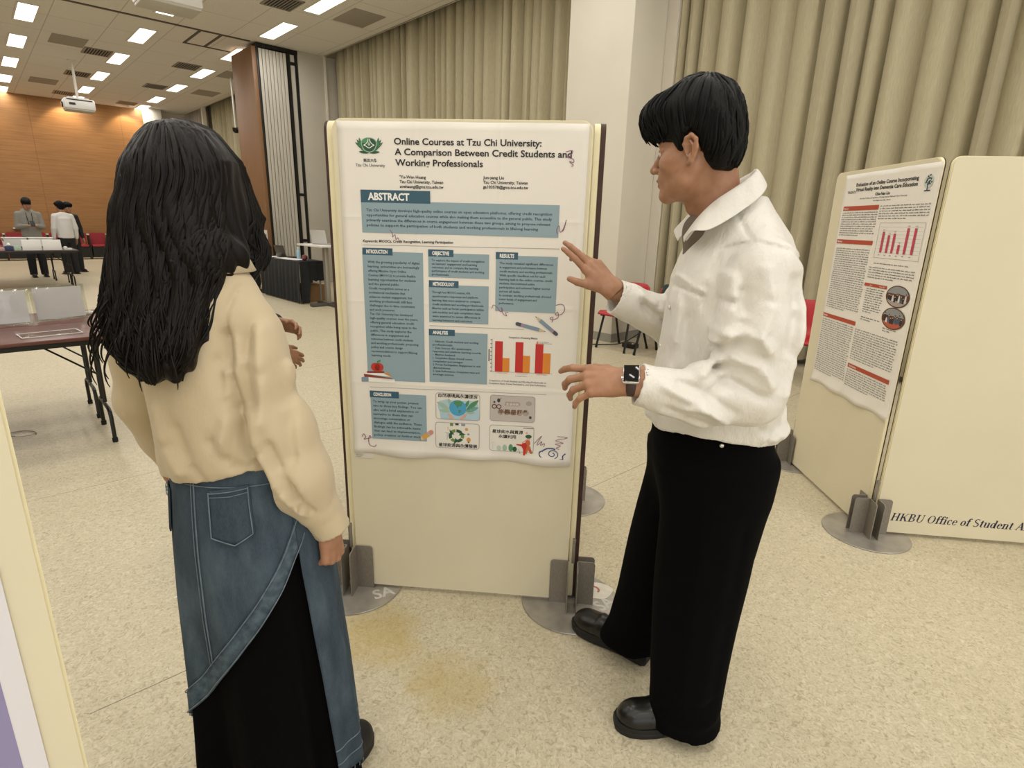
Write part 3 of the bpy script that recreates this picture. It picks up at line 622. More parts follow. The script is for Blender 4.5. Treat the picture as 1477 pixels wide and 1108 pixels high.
for i, s_ in enumerate(('Comparison of Credit Students and Working Professionals on', 'Completion Rates, Forum Participation, and Quiz Performance')): p.text(s_, 0.558, 0.925 - i * 0.0105, 0.0092, 0.21, 0.0001, 1)
p.mat(0); p.rect(0.728, 1.0765, 0.734, 1.0800); p.mat(1); p.rect(0.728, 1.0720, 0.734, 1.0752, 0.0003)
p.mat(2); p.text('Credit Students', 0.737, 1.0768, 0.0055, 0.035, 0, 1); p.text('Working Professionals', 0.737, 1.0720, 0.0055, 0.046, 0, 1)
p.mat(0)
for u, s_ in ((0.586, 'Completion Rates'), (0.659, 'Forum Participation'), (0.731, 'Quiz Performance')): p.text(s_, u, 0.9565, 0.006, 0.040, 0, 1)
p.build('bar_chart', [P_RED, P_OR, INK2], ps)
# small drawings
p = Print(FACE, 0.0006)
def pencil(a, b, w, cols):
    a, b = Vector(a), Vector(b); t = (b - a); L = t.length; t = t.normalized(); n = Vector((-t.y, t.x)) * w
    q = lambda x, y: tuple(a + t * (x * L) + n * y)
    for i, (x0, x1) in enumerate(((0, 0.13), (0.13, 0.24), (0.24, 0.76))): p.mat(cols[i]); p.poly([q(x0, -1), q(x1, -1), q(x1, 1), q(x0, 1)])
    p.mat(cols[3]); p.poly([q(0.76, -1), q(0.93, -0.3), q(0.93, 0.3), q(0.76, 1)]); p.mat(cols[4]); p.poly([q(0.93, -0.3), q(1, 0), q(0.93, 0.3)])
    p.mat(cols[0]); c0 = a; p.disc(c0.x, c0.y, w, w, 0.0001)
PENS = [M('slate_print', '434a56', 0.5), M('mauve_print', '9c8496', 0.5), PENB, M('wood_print', 'c9b494', 0.5), M('salmon_print', 'cf8a78', 0.5), M('pale_blue_print', 'a9b9c9', 0.5), M('ochre_print', 'd2a052', 0.5)]
for q in (((0.657, 1.141), (0.760, 1.117), 0.0065, (0, 1, 2, 3, 0)), ((0.796, 1.110), (0.719, 1.171), 0.0065, (0, 1, 2, 3, 0)), ((0.340, 0.712), (0.296, 0.678), 0.009, (4, 5, 6, 3, 0))):
    p = Print(FACE, 0.0006); pencil(*q); p.build('pencil_drawing', PENS, ps)
p = Print(FACE, 0.0006)
for pts, w in ((((0.800, 1.712), (0.822, 1.716), (0.815, 1.700), (0.803, 1.697), (0.825, 1.690), (0.826, 1.680), (0.813, 1.683), (0.826, 1.672), (0.820, 1.668)), 0.0016),
               (((0.785, 1.452), (0.781, 1.466), (0.789, 1.480), (0.794, 1.459), (0.806, 1.476), (0.812, 1.500), (0.806, 1.470), (0.800, 1.462)), 0.0016),
               (((0.205, 1.452), (0.214, 1.440), (0.214, 1.428), (0.223, 1.436), (0.226, 1.420), (0.233, 1.426), (0.237, 1.416)), 0.0014),
               (((0.565, 1.192), (0.571, 1.205), (0.585, 1.196), (0.596, 1.182), (0.604, 1.188), (0.598, 1.197), (0.606, 1.175), (0.619, 1.168), (0.614, 1.178), (0.624, 1.181)), 0.0014),
               (((0.790, 1.212), (0.812, 1.216), (0.822, 1.200), (0.812, 1.182), (0.790, 1.178), (0.798, 1.188), (0.800, 1.170), (0.780, 1.160), (0.772, 1.166), (0.782, 1.170), (0.780, 1.152)), 0.0016),
               (((0.068, 0.678), (0.076, 0.690), (0.083, 0.678), (0.076, 0.668), (0.090, 0.672), (0.104, 0.676), (0.099, 0.684), (0.094, 0.668), (0.098, 0.646), (0.116, 0.640), (0.124, 0.648)), 0.0018),
               (((0.733, 0.690), (0.760, 0.722), (0.748, 0.698), (0.745, 0.684), (0.762, 0.700), (0.757, 0.684), (0.772, 0.692), (0.769, 0.678)), 0.0014),
               (((0.818, 0.723), (0.856, 0.720), (0.812, 0.706), (0.842, 0.698), (0.812, 0.692), (0.832, 0.686), (0.816, 0.676), (0.828, 0.672)), 0.0014)):
    p.line(spline(pts, 6), w * 1.5)
p.build('purple_squiggles', PURP, ps)
p = Print(FACE, 0.0006)   # books with an apple
p.mat(0); p.poly([(0.078, 0.916), (0.105, 0.919), (0.105, 0.901), (0.078, 0.899)]); p.mat(1); p.poly([(0.105, 0.918), (0.205, 0.914), (0.205, 0.900), (0.105, 0.901)])
p.mat(2); p.poly([(0.088, 0.930), (0.193, 0.918), (0.206, 0.911), (0.180, 0.909), (0.090, 0.918)]); p.poly([(0.100, 0.941), (0.166, 0.944), (0.166, 0.936), (0.100, 0.934)]); p.mat(1); p.poly([(0.090, 0.933), (0.168, 0.936), (0.190, 0.923), (0.092, 0.930)])
p.mat(3); p.disc(0.133, 0.958, 0.017, 0.016); p.disc(0.147, 0.958, 0.017, 0.016); p.mat(4); p.line([(0.140, 0.968), (0.142, 0.982)], 0.0018, 0.0002); p.mat(5); p.leaf(0.142, 0.976, 40, 0.016, 0.004, 0.0002); p.mat(6); p.poly([(0.164, 0.935), (0.176, 0.940), (0.194, 0.925), (0.18, 0.925)])
p.build('books_drawing', [PENB, PWHITE, M('book_brown', '8a3a2a', 0.5), M('apple_red', 'b8382c', 0.5), BROWNP, G_M, P_OR], ps)
p = Print(FACE, 0.0006)   # swirling blue emblem
def arc(u, z, a, b, t0, t1, n=26): return [(u + a * math.cos(t), z + b * math.sin(t)) for t in np.linspace(rad(t0), rad(t1), n)]
p.line([(0.803 + (0.004 + 0.0021 * t) * math.cos(1.5 - t), 0.651 + (0.004 + 0.0017 * t) * math.sin(1.5 - t)) for t in np.linspace(0, 9.4, 50)], 0.0034)
p.line(arc(0.795, 0.645, 0.036, 0.029, 60, 150), 0.005); p.line(spline([(0.764, 0.662), (0.754, 0.655), (0.756, 0.640), (0.770, 0.632), (0.779, 0.624), (0.800, 0.617), (0.822, 0.622), (0.830, 0.630), (0.843, 0.633), (0.842, 0.645), (0.852, 0.656)]), 0.0042)
p.build('blue_emblem', NAVYB, ps)
def card(u0, z0, u1, z1, fill):
    p = Print(FACE, 0.0003); p.rrect(u0, z0, u1, z1, 0.010); o = p.build('picture_card', GREY_L if fill is not CARDG else M('card_rim', '8f8883', 0.5), ps)
    p = Print(FACE, 0.0006); p.rrect(u0 + 0.0015, z0 + 0.0015, u1 - 0.0015, z1 - 0.0015, 0.009); p.build('card_ground', fill, o); return o
c1 = card(0.359, 0.768, 0.526, 0.871, CARDW); p = Print(FACE, 0.0009)
p.mat(0); p.poly([(0.377, 0.770), (0.374, 0.795), (0.366, 0.82), (0.372, 0.838), (0.400, 0.846), (0.44, 0.842), (0.49, 0.846), (0.517, 0.842), (0.523, 0.815), (0.524, 0.775), (0.52, 0.770)])
for u, z, a, L, w, m_ in ((0.412, 0.807, 150, 0.056, 0.009, 1), (0.416, 0.800, 176, 0.045, 0.007, 1), (0.420, 0.818, 112, 0.036, 0.006, 1), (0.475, 0.808, 42, 0.062, 0.009, 2), (0.472, 0.803, 20, 0.052, 0.009, 3), (0.470, 0.815, 66, 0.036, 0.006, 2), (0.470, 0.798, 2, 0.038, 0.006, 1)): p.mat(m_); p.leaf(u, z, a, L, w, 0.0002)
p.mat(4); p.disc(0.443, 0.815, 0.0325, 0.031, 0.0004); p.mat(2); p.poly([(0.430, 0.842), (0.452, 0.845), (0.462, 0.836), (0.455, 0.822), (0.446, 0.822), (0.442, 0.812), (0.436, 0.826), (0.428, 0.83)], 0.0006); p.poly([(0.446, 0.808), (0.456, 0.806), (0.452, 0.796), (0.446, 0.794)], 0.0006)
p.mat(5); p.leaf(0.428, 0.768, 135, 0.035, 0.005, 0.0005); p.leaf(0.450, 0.768, 42, 0.038, 0.005, 0.0005); p.build('globe_drawing', [SKYB, G_L, G_M, M('teal_leaf', '6f9f94', 0.5), SEA, SKINP], c1)
p = Print(FACE, 0.0012); p.text('自然環境與永續經濟', 0.369, 0.8555, 0.0155, 0.148, 0.0003, 1); p.build('card_lettering', INK, c1)
c2 = card(0.564, 0.772, 0.731, 0.873, CARDG); p = Print(FACE, 0.0009)
p.mat(0); p.line(arc(0.580, 0.829, 0.008, 0.0075, 0, 360), 0.0035); p.line(arc(0.597, 0.829, 0.008, 0.0075, 0, 360), 0.0035); p.mat(1); p.disc(0.596, 0.853, 0.006, 0.008); p.line([(0.596, 0.853), (0.606, 0.862)], 0.002); p.disc(0.715, 0.792, 0.005, 0.006); p.disc(0.580, 0.846, 0.004, 0.004)
p.mat(2); p.rrect(0.618, 0.833, 0.676, 0.850, 0.008); p.disc(0.708, 0.846, 0.011, 0.009)
for k in range(5): p.disc(0.604 + k * 0.0235, 0.8085, 0.0118, 0.0118)
p.build('card_ornaments', [M('maroon_line', '5a2a26', 0.5), INK2, M('taupe_patch', 'a89a8e', 0.5)], c2)
p = Print(FACE, 0.0012); p.text('生活中的', 0.624, 0.836, 0.0105, 0.046, 0, 1); p.build('pale_card_lettering', PWHITE, c2)
p = Print(FACE, 0.0012); p.text('半醫星哲學', 0.595, 0.8015, 0.0215, 0.114, 0.0006, 1); p.build('card_lettering', M('brown_letter', '6b4a35', 0.5), c2)
c3 = card(0.357, 0.652, 0.525, 0.755, CARDW); p = Print(FACE, 0.0009); cu, cz = 0.437, 0.703
p.mat(0)
for k in range(3):
    a0 = 90 + 120 * k
    for s0, s1, m_ in ((-52, 0, 0), (8, 52, 1)):
        p.mat(m_); pts = []
        for a in np.linspace(s0, s1, 6): pts.append((cu + 0.030 * math.cos(rad(a0 + a)), cz + 0.027 * math.sin(rad(a0 + a))))
        for a in np.linspace(s1, s0, 6): pts.append((cu + 0.017 * math.cos(rad(a0 + a)), cz + 0.015 * math.sin(rad(a0 + a))))
        p.poly(pts)
    t = rad(a0 + 58); p.mat(0); p.poly([(cu + 0.038 * math.cos(t - 0.25), cz + 0.035 * math.sin(t - 0.25)), (cu + 0.024 * math.cos(t + 0.35), cz + 0.022 * math.sin(t + 0.35)), (cu + 0.010 * math.cos(t - 0.25), cz + 0.008 * math.sin(t - 0.25))], 0.0002)
p.mat(1); p.rect(0.413, 0.742, 0.425, 0.754); p.mat(2); p.rect(0.433, 0.746, 0.446, 0.754); p.mat(3); p.rect(0.456, 0.744, 0.471, 0.753); p.mat(4); p.disc(0.476, 0.731, 0.006); p.disc(0.484, 0.690, 0.008, 0.009); p.mat(2); p.rect(0.481, 0.677, 0.487, 0.683)
p.mat(3); p.line([(0.402, 0.685), (0.402, 0.712)], 0.0018); p.line([(0.394, 0.716), (0.402, 0.712), (0.409, 0.715)], 0.002); p.mat(4); p.line([(0.405, 0.725), (0.405, 0.738)], 0.002); p.mat(3); p.disc(0.483, 0.712, 0.005, 0.004)
p.build('recycling_drawing', [G_D, M('olive_print', '6f8a3e', 0.5), INK2, M('steel_print', '8797a0', 0.5), M('amber_print', 'cf9a4a', 0.5)], c3)
p = Print(FACE, 0.0012); p.text('星球能源與永續發展', 0.369, 0.6585, 0.0160, 0.148, 0.0003, 1); p.build('card_lettering', INK, c3)
c4 = card(0.564, 0.652, 0.731, 0.756, CARDW); p = Print(FACE, 0.0009)
for u, h, m_ in ((0.600, 0.018, 0), (0.622, 0.022, 1), (0.645, 0.025, 2), (0.660, 0.016, 3)): p.mat(m_); p.disc(u, 0.655 + h / 2, 0.0085, h / 2 + 0.002)
p.mat(4); p.disc(0.709, 0.6905, 0.009, 0.014); p.poly([(0.702, 0.678), (0.718, 0.678), (0.727, 0.648), (0.719, 0.648), (0.711, 0.662), (0.706, 0.646), (0.699, 0.647)]); p.mat(5); p.poly([(0.688, 0.688), (0.700, 0.692), (0.707, 0.680), (0.702, 0.660), (0.700, 0.640), (0.693, 0.640), (0.692, 0.664), (0.685, 0.676), (0.666, 0.680), (0.666, 0.684), (0.686, 0.684)], 0.0002)
p.mat(3); p.disc(0.711, 0.7165, 0.012, 0.0075, 0.0003); p.mat(6); p.disc(0.711, 0.708, 0.007, 0.007, 0.0001); p.line([(0.688, 0.690), (0.705, 0.704)], 0.004, 0.0004); p.disc(0.704, 0.730, 0.004, 0.004)
p.mat(7); p.line([(0.675, 0.665), (0.680, 0.646)], 0.0015); p.line([(0.716, 0.665), (0.730, 0.650)], 0.0015); p.rect(0.690, 0.748, 0.728, 0.7505)
p.mat(0); p.line([(0.577, 0.655), (0.577, 0.688)], 0.001); p.line([(0.568, 0.680), (0.577, 0.688), (0.586, 0.682)], 0.001)
p.build('gardener_drawing', [M('mist_green', 'bcc8ba', 0.5), G_L, G_M, G_D, M('rust_orange', 'c4623a', 0.5), P_RED, SKINP, INK2], c4)
p = Print(FACE, 0.0012); p.text('星球的水與資源', 0.574, 0.7255, 0.0155, 0.116, 0.0003, 1); p.text('永續利用', 0.598, 0.7060, 0.0155, 0.066, 0.0003, 1); p.build('card_lettering', INK, c4)
# small note strip showing under the lower left corner of the poster
mb = MB(); mb.box((0.036, -0.0150, 0.588), (0.110, -0.0138, 0.640)); nt = mb.build('printer_note_strip', M('note_white', 'd6d0c4', 0.5), ps, smooth=False)
p = Print(-0.0152)
for k in range(3): p.rect(0.040, 0.601 - k * 0.004, 0.072 - 0.006 * k, 0.6025 - k * 0.004)
p.build('fine_print', GREY_L, nt)
# ---------------------------------------------------------------- second poster, rust-red headings
pr = thing('research_poster', 'white paper poster with rust-red heading bars and two round photos on the right-hand board', 'poster', (Q1.x, Q1.y, 0), ang2)
sheet(0.138, 0.918, 0.606, 1.786, paper('poster_paper_plain', 'e8e3da', ((2, 1.2), (0, 0.5))), pr, 5, 0.06)
p = Print(FACE); p.text('Evaluation of an Online Course Incorporating', 0.258, 1.7215, 0.0255, 0.516, 0.0006, 2); p.text('Virtual Reality into Dementia Care Education', 0.262, 1.6955, 0.0255, 0.512, 0.0006, 2); p.text('Chia-Nan Liu', 0.450, 1.668, 0.0195, 0.124, 0.0005, 2); p.text('Associate Professor, Department of Living Science, National Open University', 0.314, 1.6535, 0.0115, 0.400, 0.0001, 1)
p.build('title_lettering', INK, pr)
p = Print(FACE); p.text('TALENTS', 0.181, 1.687, 0.018, 0.083, 0.0003, 1); p.build('partner_mark', INK2, pr)
p = Print(FACE); p.mat(1); p.disc(0.846, 1.709, 0.030, 0.030); p.mat(0); p.line([(0.846, 1.672), (0.845, 1.69), (0.850, 1.71)], 0.006, 0.0002); p.line([(0.846, 1.69), (0.832, 1.715)], 0.003, 0.0002); p.line([(0.847, 1.692), (0.864, 1.718)], 0.003, 0.0002); p.line([(0.828, 1.670), (0.868, 1.670)], 0.005, 0.0002)
rnd = random.Random(4)
for k in range(16):
    a = rnd.uniform(0, 6.28); q = rnd.uniform(0.008, 0.027); p.disc(0.847 + q * math.cos(a), 1.715 + q * 0.8 * math.sin(a), 0.005, 0.0045, 0.0003, 8)
p.build('tree_emblem', [M('deep_blue_print', '2b3a4a', 0.5), M('pale_mint', 'c3cdc2', 0.5)], pr)
for q in ((0.167, 1.597, 0.504, 1.620), (0.158, 1.421, 0.510, 1.443), (0.150, 1.001, 0.494, 1.023), (0.500, 0.777, 0.870, 0.799), (0.510, 1.217, 0.704, 1.233)): p = Print(FACE); p.rect(*q); p.build('heading_bar', RUST, pr)
p = Print(FACE, 0.0005); p.text('Purpose', 0.176, 1.603, 0.0155, 0.045, 0.0003, 1); p.text('Methods', 0.168, 1.427, 0.0155, 0.048, 0.0003, 1); p.text('Results', 0.160, 1.007, 0.0155, 0.042, 0.0003, 1); p.text('Conclusions', 0.510, 0.783, 0.0155, 0.07, 0.0003, 1); p.text('Item', 0.56, 1.221, 0.010, 0.022, 0, 1); p.text('Mean (SD)', 0.645, 1.221, 0.010, 0.045, 0, 1)
p.build('heading_lettering', PWHITE, pr)
def wordbars(p, u0, u1, ztop, zbot, lh, seed, th=0.0052, last=0.6):
    """lines of print too small to read: a row of short word-length marks per line"""
    rnd = random.Random(seed); z = ztop
    while z > zbot:
        u = u0; end = u1 if z - lh > zbot else u0 + (u1 - u0) * last
        while u < end - 0.01:
            w = min(rnd.uniform(0.010, 0.034), end - u); x = u
            while x < u + w - 0.002:
                h = th * rnd.choice((0.7, 0.7, 0.75, 1.0, 1.1)); p.rect(x, z, x + 0.0030, z + h); x += 0.0047
            u += w + 0.0055
        z -= lh
p = Print(FACE)
wordbars(p, 0.445, 0.595, 1.6395, 1.635, 0.0118, 21, last=1.0); wordbars(p, 0.168, 0.504, 1.583, 1.455, 0.0118, 1); wordbars(p, 0.168, 0.500, 1.392, 1.060, 0.0118, 2); wordbars(p, 0.156, 0.485, 0.985, 0.672, 0.0122, 3); wordbars(p, 0.517, 0.895, 1.611, 1.545, 0.0122, 4); wordbars(p, 0.522, 0.887, 1.311, 1.258, 0.0125, 5)
wordbars(p, 0.534, 0.690, 1.203, 1.080, 0.0118, 6); wordbars(p, 0.505, 0.873, 0.984, 0.822, 0.0122, 7); wordbars(p, 0.500, 0.867, 0.762, 0.672, 0.0118, 8); wordbars(p, 0.556, 0.845, 1.333, 1.33, 0.012, 9, last=0.95); wordbars(p, 0.735, 0.84, 1.030, 1.012, 0.012, 10); wordbars(p, 0.535, 0.700, 1.055, 1.035, 0.012, 11)
p.build('body_print', INK2, pr)['kind'] = 'stuff'
p = Print(FACE); p.mat(0)
for k in range(8): p.rect(0.562, 1.389 + k * 0.0175, 0.880, 1.3897 + k * 0.0175)
p.rect(0.543, 1.362, 0.545, 1.531); p.rect(0.888, 1.362, 0.890, 1.531); p.rect(0.543, 1.531, 0.89, 1.5325); p.rect(0.543, 1.362, 0.89, 1.3635); p.mat(1)
for u, z in ((0.590, 1.490), (0.637, 1.474), (0.681, 1.482), (0.728, 1.431), (0.777, 1.508), (0.831, 1.508)): p.rect(u - 0.0085, 1.389, u + 0.0085, z, 0.0003)
p.mat(2)
for u, z, s_ in ((0.590, 1.490, '4.80'), (0.637, 1.474, '4.65'), (0.681, 1.482, '4.72'), (0.728, 1.431, '4.25'), (0.777, 1.508, '4.90'), (0.831, 1.508, '4.90')): p.text(s_, u - 0.009, z + 0.006, 0.008, 0.018, 0, 1); wordbars(p, u - 0.013, u + 0.013, 1.376, 1.37, 0.009, int(u * 1000), 0.004)
p.build('bar_chart', [GREY_L, PINKBAR, INK2], pr)
def photo(u, z, seed, label):
    p = Print(FACE, 0.0003); p.disc(u, z, 0.090, 0.052, 0, 40); o = p.build('round_photo', BROWNP, pr); rnd = random.Random(seed); p = Print(FACE, 0.0006)
    p.mat(0); p.poly([(u + 0.082 * math.cos(a), z + 0.047 * math.sin(a)) for a in np.linspace(0.25, math.pi - 0.25, 20)]); p.mat(1); p.poly([(u + 0.082 * math.cos(a), z + 0.047 * math.sin(a)) for a in np.linspace(math.pi + 0.35, 2 * math.pi - 0.35, 20)])
    for k in range(9):
        uu = u - 0.064 + k * 0.016; hh = rnd.uniform(0.020, 0.034); zz = z - 0.028 + rnd.uniform(0, 0.01)
        p.mat(rnd.choice((2, 3, 4, 2))); p.poly([(uu - 0.008, zz), (uu + 0.008, zz), (uu + 0.005, zz + hh), (uu - 0.005, zz + hh)], 0.0002 + k * 0.00005); p.mat(5); p.disc(uu, zz + hh + 0.004, 0.0045, 0.005, 0.0007, 10); p.mat(2); p.disc(uu, zz + hh + 0.007, 0.0045, 0.0035, 0.0009, 10)
    p.build('photo_scene', [M('photo_wall', '8d8f90', 0.4), M('photo_floor' if seed == 1 else 'photo_floor_red', 'a89c94' if seed == 1 else 'b5583f', 0.4), M('photo_black', '26242a', 0.4), M('photo_white', 'cfccc8', 0.4), M('photo_blue', '4a5a70', 0.4), SKINP], o)
photo(0.799, 1.193, 1, ''); photo(0.800, 1.088, 2, '')
# striped poster on the board close to the camera
pf = thing('research_poster', 'edge of a white poster with a lavender stripe at the lower left corner', 'poster', (fbp.x, fbp.y, 0), angF)
mb = MB(); mb.box((0.02, -0.0160, 0.30), (0.826, -0.0145, 1.6)); mb.build('sheet', M('cool_white_paper', 'dbd8dc', 0.5), pf, smooth=False)
p = Print(-0.0163)
p.rect(0.782, 0.30, 0.803, 1.05); p.rect(0.05, 1.0, 0.803, 1.05); p.build('lavender_stripe', M('lavender_print', '8d87ad', 0.5), pf)
# ================================================================ FURNITURE AND EQUIPMENT OF THE HALL
RED = Nt('red_plastic', 0.38, 0, 0.5); RED.base(lin('b0232b')); RED.bump(RED.noise(300, 2), 0.08, 0.0006); RED = RED.m
BLK = M('black_tube', '15140f', 0.4, 0.2)
TOPB = M('mahogany_laminate', '5e352c', 0.35, var=0.12, vs=4, stretch=(1, 8, 8))
WHITE = M('white_plastic', 'dcdad6', 0.4); PAPERW = M('white_paper', 'e2dfda', 0.6, var=0.02); LAV = M('cool_sheet', 'd5d0d8', 0.55)
ACR = bpy.data.materials.new('clear_acrylic'); ACR.use_nodes = True; _t = ACR.node_tree; _t.nodes.clear()
_o = _t.nodes.new('ShaderNodeOutputMaterial'); _m = _t.nodes.new('ShaderNodeMixShader'); _tr = _t.nodes.new('ShaderNodeBsdfTransparent'); _gl = _t.nodes.new('ShaderNodeBsdfGlossy'); _fr = _t.nodes.new('ShaderNodeValue'); _fr.outputs[0].default_value = 0.05
_tr.inputs[0].default_value = (0.95, 0.96, 0.94, 1); _gl.inputs['Roughness'].default_value = 0.06
for _a, _b in ((_fr.outputs[0], _m.inputs[0]), (_tr.outputs[0], _m.inputs[1]), (_gl.outputs[0], _m.inputs[2]), (_m.outputs[0], _o.inputs[0])): _t.links.new(_a, _b)
def folding_table(a0, a1, b0, b1, label, top, h=0.74, group='folding tables'):
    w, d = a1 - a0, b1 - b0; r = thing('folding_table', label, 'table', mw=ROOM @ Matrix.Translation(((a0 + a1) / 2, (b0 + b1) / 2, 0)), group=group)
    mb = MB(); mb.box((-w / 2, -d / 2 + 0.004, h - 0.022), (w / 2, d / 2 - 0.004, h), bev=0.004); mb.build('tabletop', top, r)
    mb = MB()
    for s in (-1, 1): mb.box((-w / 2 + 0.03, s * (d / 2 - 0.035) - 0.012, h - 0.055), (w / 2 - 0.03, s * (d / 2 - 0.035) + 0.012, h - 0.022))
    mb.build('apron_rails', BLK, r, smooth=False)
    for s in (-1, 1):
        x = s * (w / 2 - 0.14); q = d / 2 - 0.09
        mb = MB()
        for y in (-1, 1):      # each end frame: two straight posts that flare into a wide inverted-U foot
            mb.tube([(x, y * 0.05, h - 0.04), (x, y * 0.05, 0.24)], 0.0125, 8)
        mb.tube([(x, -q, 0.012), (x, -q, 0.16), (x, -q + 0.02, 0.205), (x, -q + 0.06, 0.22), (x, q - 0.06, 0.22), (x, q - 0.02, 0.205), (x, q, 0.16), (x, q, 0.012)], 0.0125, 8)
        mb.build('leg', BLK, r)
        mb = MB(); mb.tube([(x, 0, 0.42), (x - s * 0.34, 0, h - 0.035)], [(0.006, 0.013)] * 2, 8); mb.build('brace', BLK, r)
        for y in (-1, 1): mb = MB(); mb.lathe([(0, 0), (0.016, 0), (0.017, 0.03), (0, 0.03)], 10, (x, y * q, 0)); mb.build('rubber_foot', M('rubber', '100f0e', 0.8), r)
    return r
folding_table(-1.20, 0.63, 4.31, 4.93, 'mahogany-topped folding table nearest the camera at the left, a clear plate lying on it', TOPB)
folding_table(-1.20, 0.63, 4.94, 5.56, 'mahogany-topped folding table behind it holding two standing sign holders', TOPB)
TOPD = M('dark_table_top', '3c2c26', 0.4)
folding_table(-0.28, 1.57, 14.5, 15.1, 'dark folding table in the distance with two white panels on its front', TOPD)
folding_table(-0.28, 1.57, 15.12, 15.72, 'dark folding table just behind the one with two white panels', TOPD)
folding_table(-0.35, 1.40, 16.1, 16.7, 'dark folding table carrying two white trays in front of the hooded person', TOPD)
def holder(a, b, rz, label, w=0.30, h=0.215, z=0.742, sheet=LAV, lie=False):
    r = thing('sign_holder', label, 'sign holder', mw=ROOM @ Matrix.Translation((a, b, z)) @ Matrix.Rotation(rz, 4, 'Z'), group='clear sign holders')
    tilt = Matrix.Rotation(rad(-4), 4, 'X'); Y = 0.0
    mb = MB(); mb.box((-w / 2 - 0.012, -0.004, 0.0), (w / 2 + 0.012, 0.0, h + 0.025), tilt, 0.0008); mb.build('front_plate', ACR, r)
    mb = MB(); mb.box((-w / 2 - 0.012, 0.0035, 0.0), (w / 2 + 0.012, 0.0075, h + 0.025), tilt, 0.0008); mb.build('back_plate', ACR, r)
    mb = MB(); mb.box((-w / 2 - 0.012, -0.03, 0.0), (w / 2 + 0.012, 0.085, 0.004), None, 0.0008); mb.build('foot_plate', ACR, r)
    mb = MB(); mb.box((-w / 2 + 0.006, 0.0008, 0.012), (w / 2 - 0.006, 0.0018, h + 0.012), tilt); mb.build('paper_insert', sheet, r, smooth=False)
    return r
holder(0.065, 5.02, rad(1), 'clear sign holder with plain sheet, left one on the mahogany table')
holder(0.395, 5.12, rad(14), 'clear sign holder with plain pale sheet, right one on the mahogany table')
r = thing('acrylic_plate', 'clear acrylic plate lying flat near the front of the mahogany table', 'acrylic plate', mw=ROOM @ Matrix.Translation((0.27, 4.52, 0.7405)) @ Matrix.Rotation(rad(6), 4, 'Z'))
mb = MB(); mb.box((-0.15, -0.085, 0), (0.15, 0.085, 0.006), bev=0.001); mb.build('plate', ACR, r)
mb = MB()
for s in (-1, 1): mb.box((-0.15, s * 0.085 - 0.002, 0.006), (0.15, s * 0.085 + 0.002, 0.009)); mb.box((s * 0.15 - 0.002, -0.085, 0.006), (s * 0.15 + 0.002, 0.085, 0.009))
mb.build('raised_rim', WHITE, r, smooth=False)
mb = MB(); mb.box((-0.05, -0.016, 0), (0.05, 0.016, 0.018), bev=0.004); mb.tube([(-0.02, 0, 0.018), (0.03, 0, 0.022)], 0.006, 8); tag(mb.build('table_clip', WHITE, mw=ROOM @ Matrix.Translation((0.555, 5.30, 0.7405)) @ Matrix.Rotation(rad(30), 4, 'Z')), 'small white plastic clip on the table corner beside the right sign holder', 'clip')
mb = MB(); mb.tube([(0.09 * math.cos(a) * (1 - a * 0.012), 0.055 * math.sin(a), 0.004 + 0.0006 * a) for a in np.linspace(0, 11, 60)], 0.0022, 6)
tag(mb.build('wire_loop', M('grey_wire', '8f877a', 0.5), mw=Matrix.Translation((-3.36, 3.62, 0))), 'thin coiled wire loop lying on the floor at the left', 'wire')
# white panels, boxes and trays on the distant tables
def panel_on_table(a, b, label):
    r = thing('tablet_stand', label, 'panel', mw=ROOM @ Matrix.Translation((a, b, 0.741)), group='white panels on the distant table')
    mb = MB(); mb.box((-0.145, 0, 0.0), (0.145, 0.012, 0.205), Matrix.Rotation(rad(-9), 4, 'X'), 0.003); mb.build('screen_back', WHITE, r)
    mb = MB(); mb.box((-0.145, 0.0, 0), (0.145, 0.16, 0.01), bev=0.002); mb.build('base', WHITE, r)
panel_on_table(0.86, 14.58, 'left white panel standing on the distant dark table'); panel_on_table(1.17, 14.58, 'right white panel standing on the distant dark table')
r = thing('tissue_box', 'dark blue tissue box with a white tissue on the distant table', 'tissue box', mw=ROOM @ Matrix.Translation((0.52, 14.6, 0.741)))
mb = MB(); mb.box((-0.06, -0.05, 0), (0.06, 0.05, 0.085), bev=0.004); mb.build('box', M('navy_card', '2b3560', 0.6), r)
mb = MB(); mb.lathe([(0.0, 0.08), (0.02, 0.085), (0.035, 0.11), (0.018, 0.135), (0.0, 0.15)], 9); mb.build('tissue', PAPERW, r)
mb = MB(); mb.box((-0.05, -0.05, 0), (0.05, 0.05, 0.09), bev=0.004); tag(mb.build('mint_box', M('mint_card', 'a9c0ae', 0.6), mw=ROOM @ Matrix.Translation((0.64, 14.6, 0.741))), 'pale mint box between the tissue box and the left white panel', 'box')
mb = MB(); mb.box((-0.05, -0.05, 0), (0.05, 0.05, 0.06), bev=0.006); tag(mb.build('pink_box', M('pink_card', 'c99a9a', 0.6), mw=ROOM @ Matrix.Translation((0.40, 14.62, 0.741))), 'small pinkish packet left of the blue tissue box', 'box')
mb = MB(); mb.lathe([(0, 0), (0.03, 0), (0.035, 0.05), (0.02, 0.07), (0, 0.07)], 10); mb.box((0.02, -0.03, 0), (0.1, 0.03, 0.03), bev=0.006); tag(mb.build('white_cup', WHITE, mw=ROOM @ Matrix.Translation((1.38, 14.66, 0.741))), 'small white cup and saucer at the right end of the distant table', 'cup')
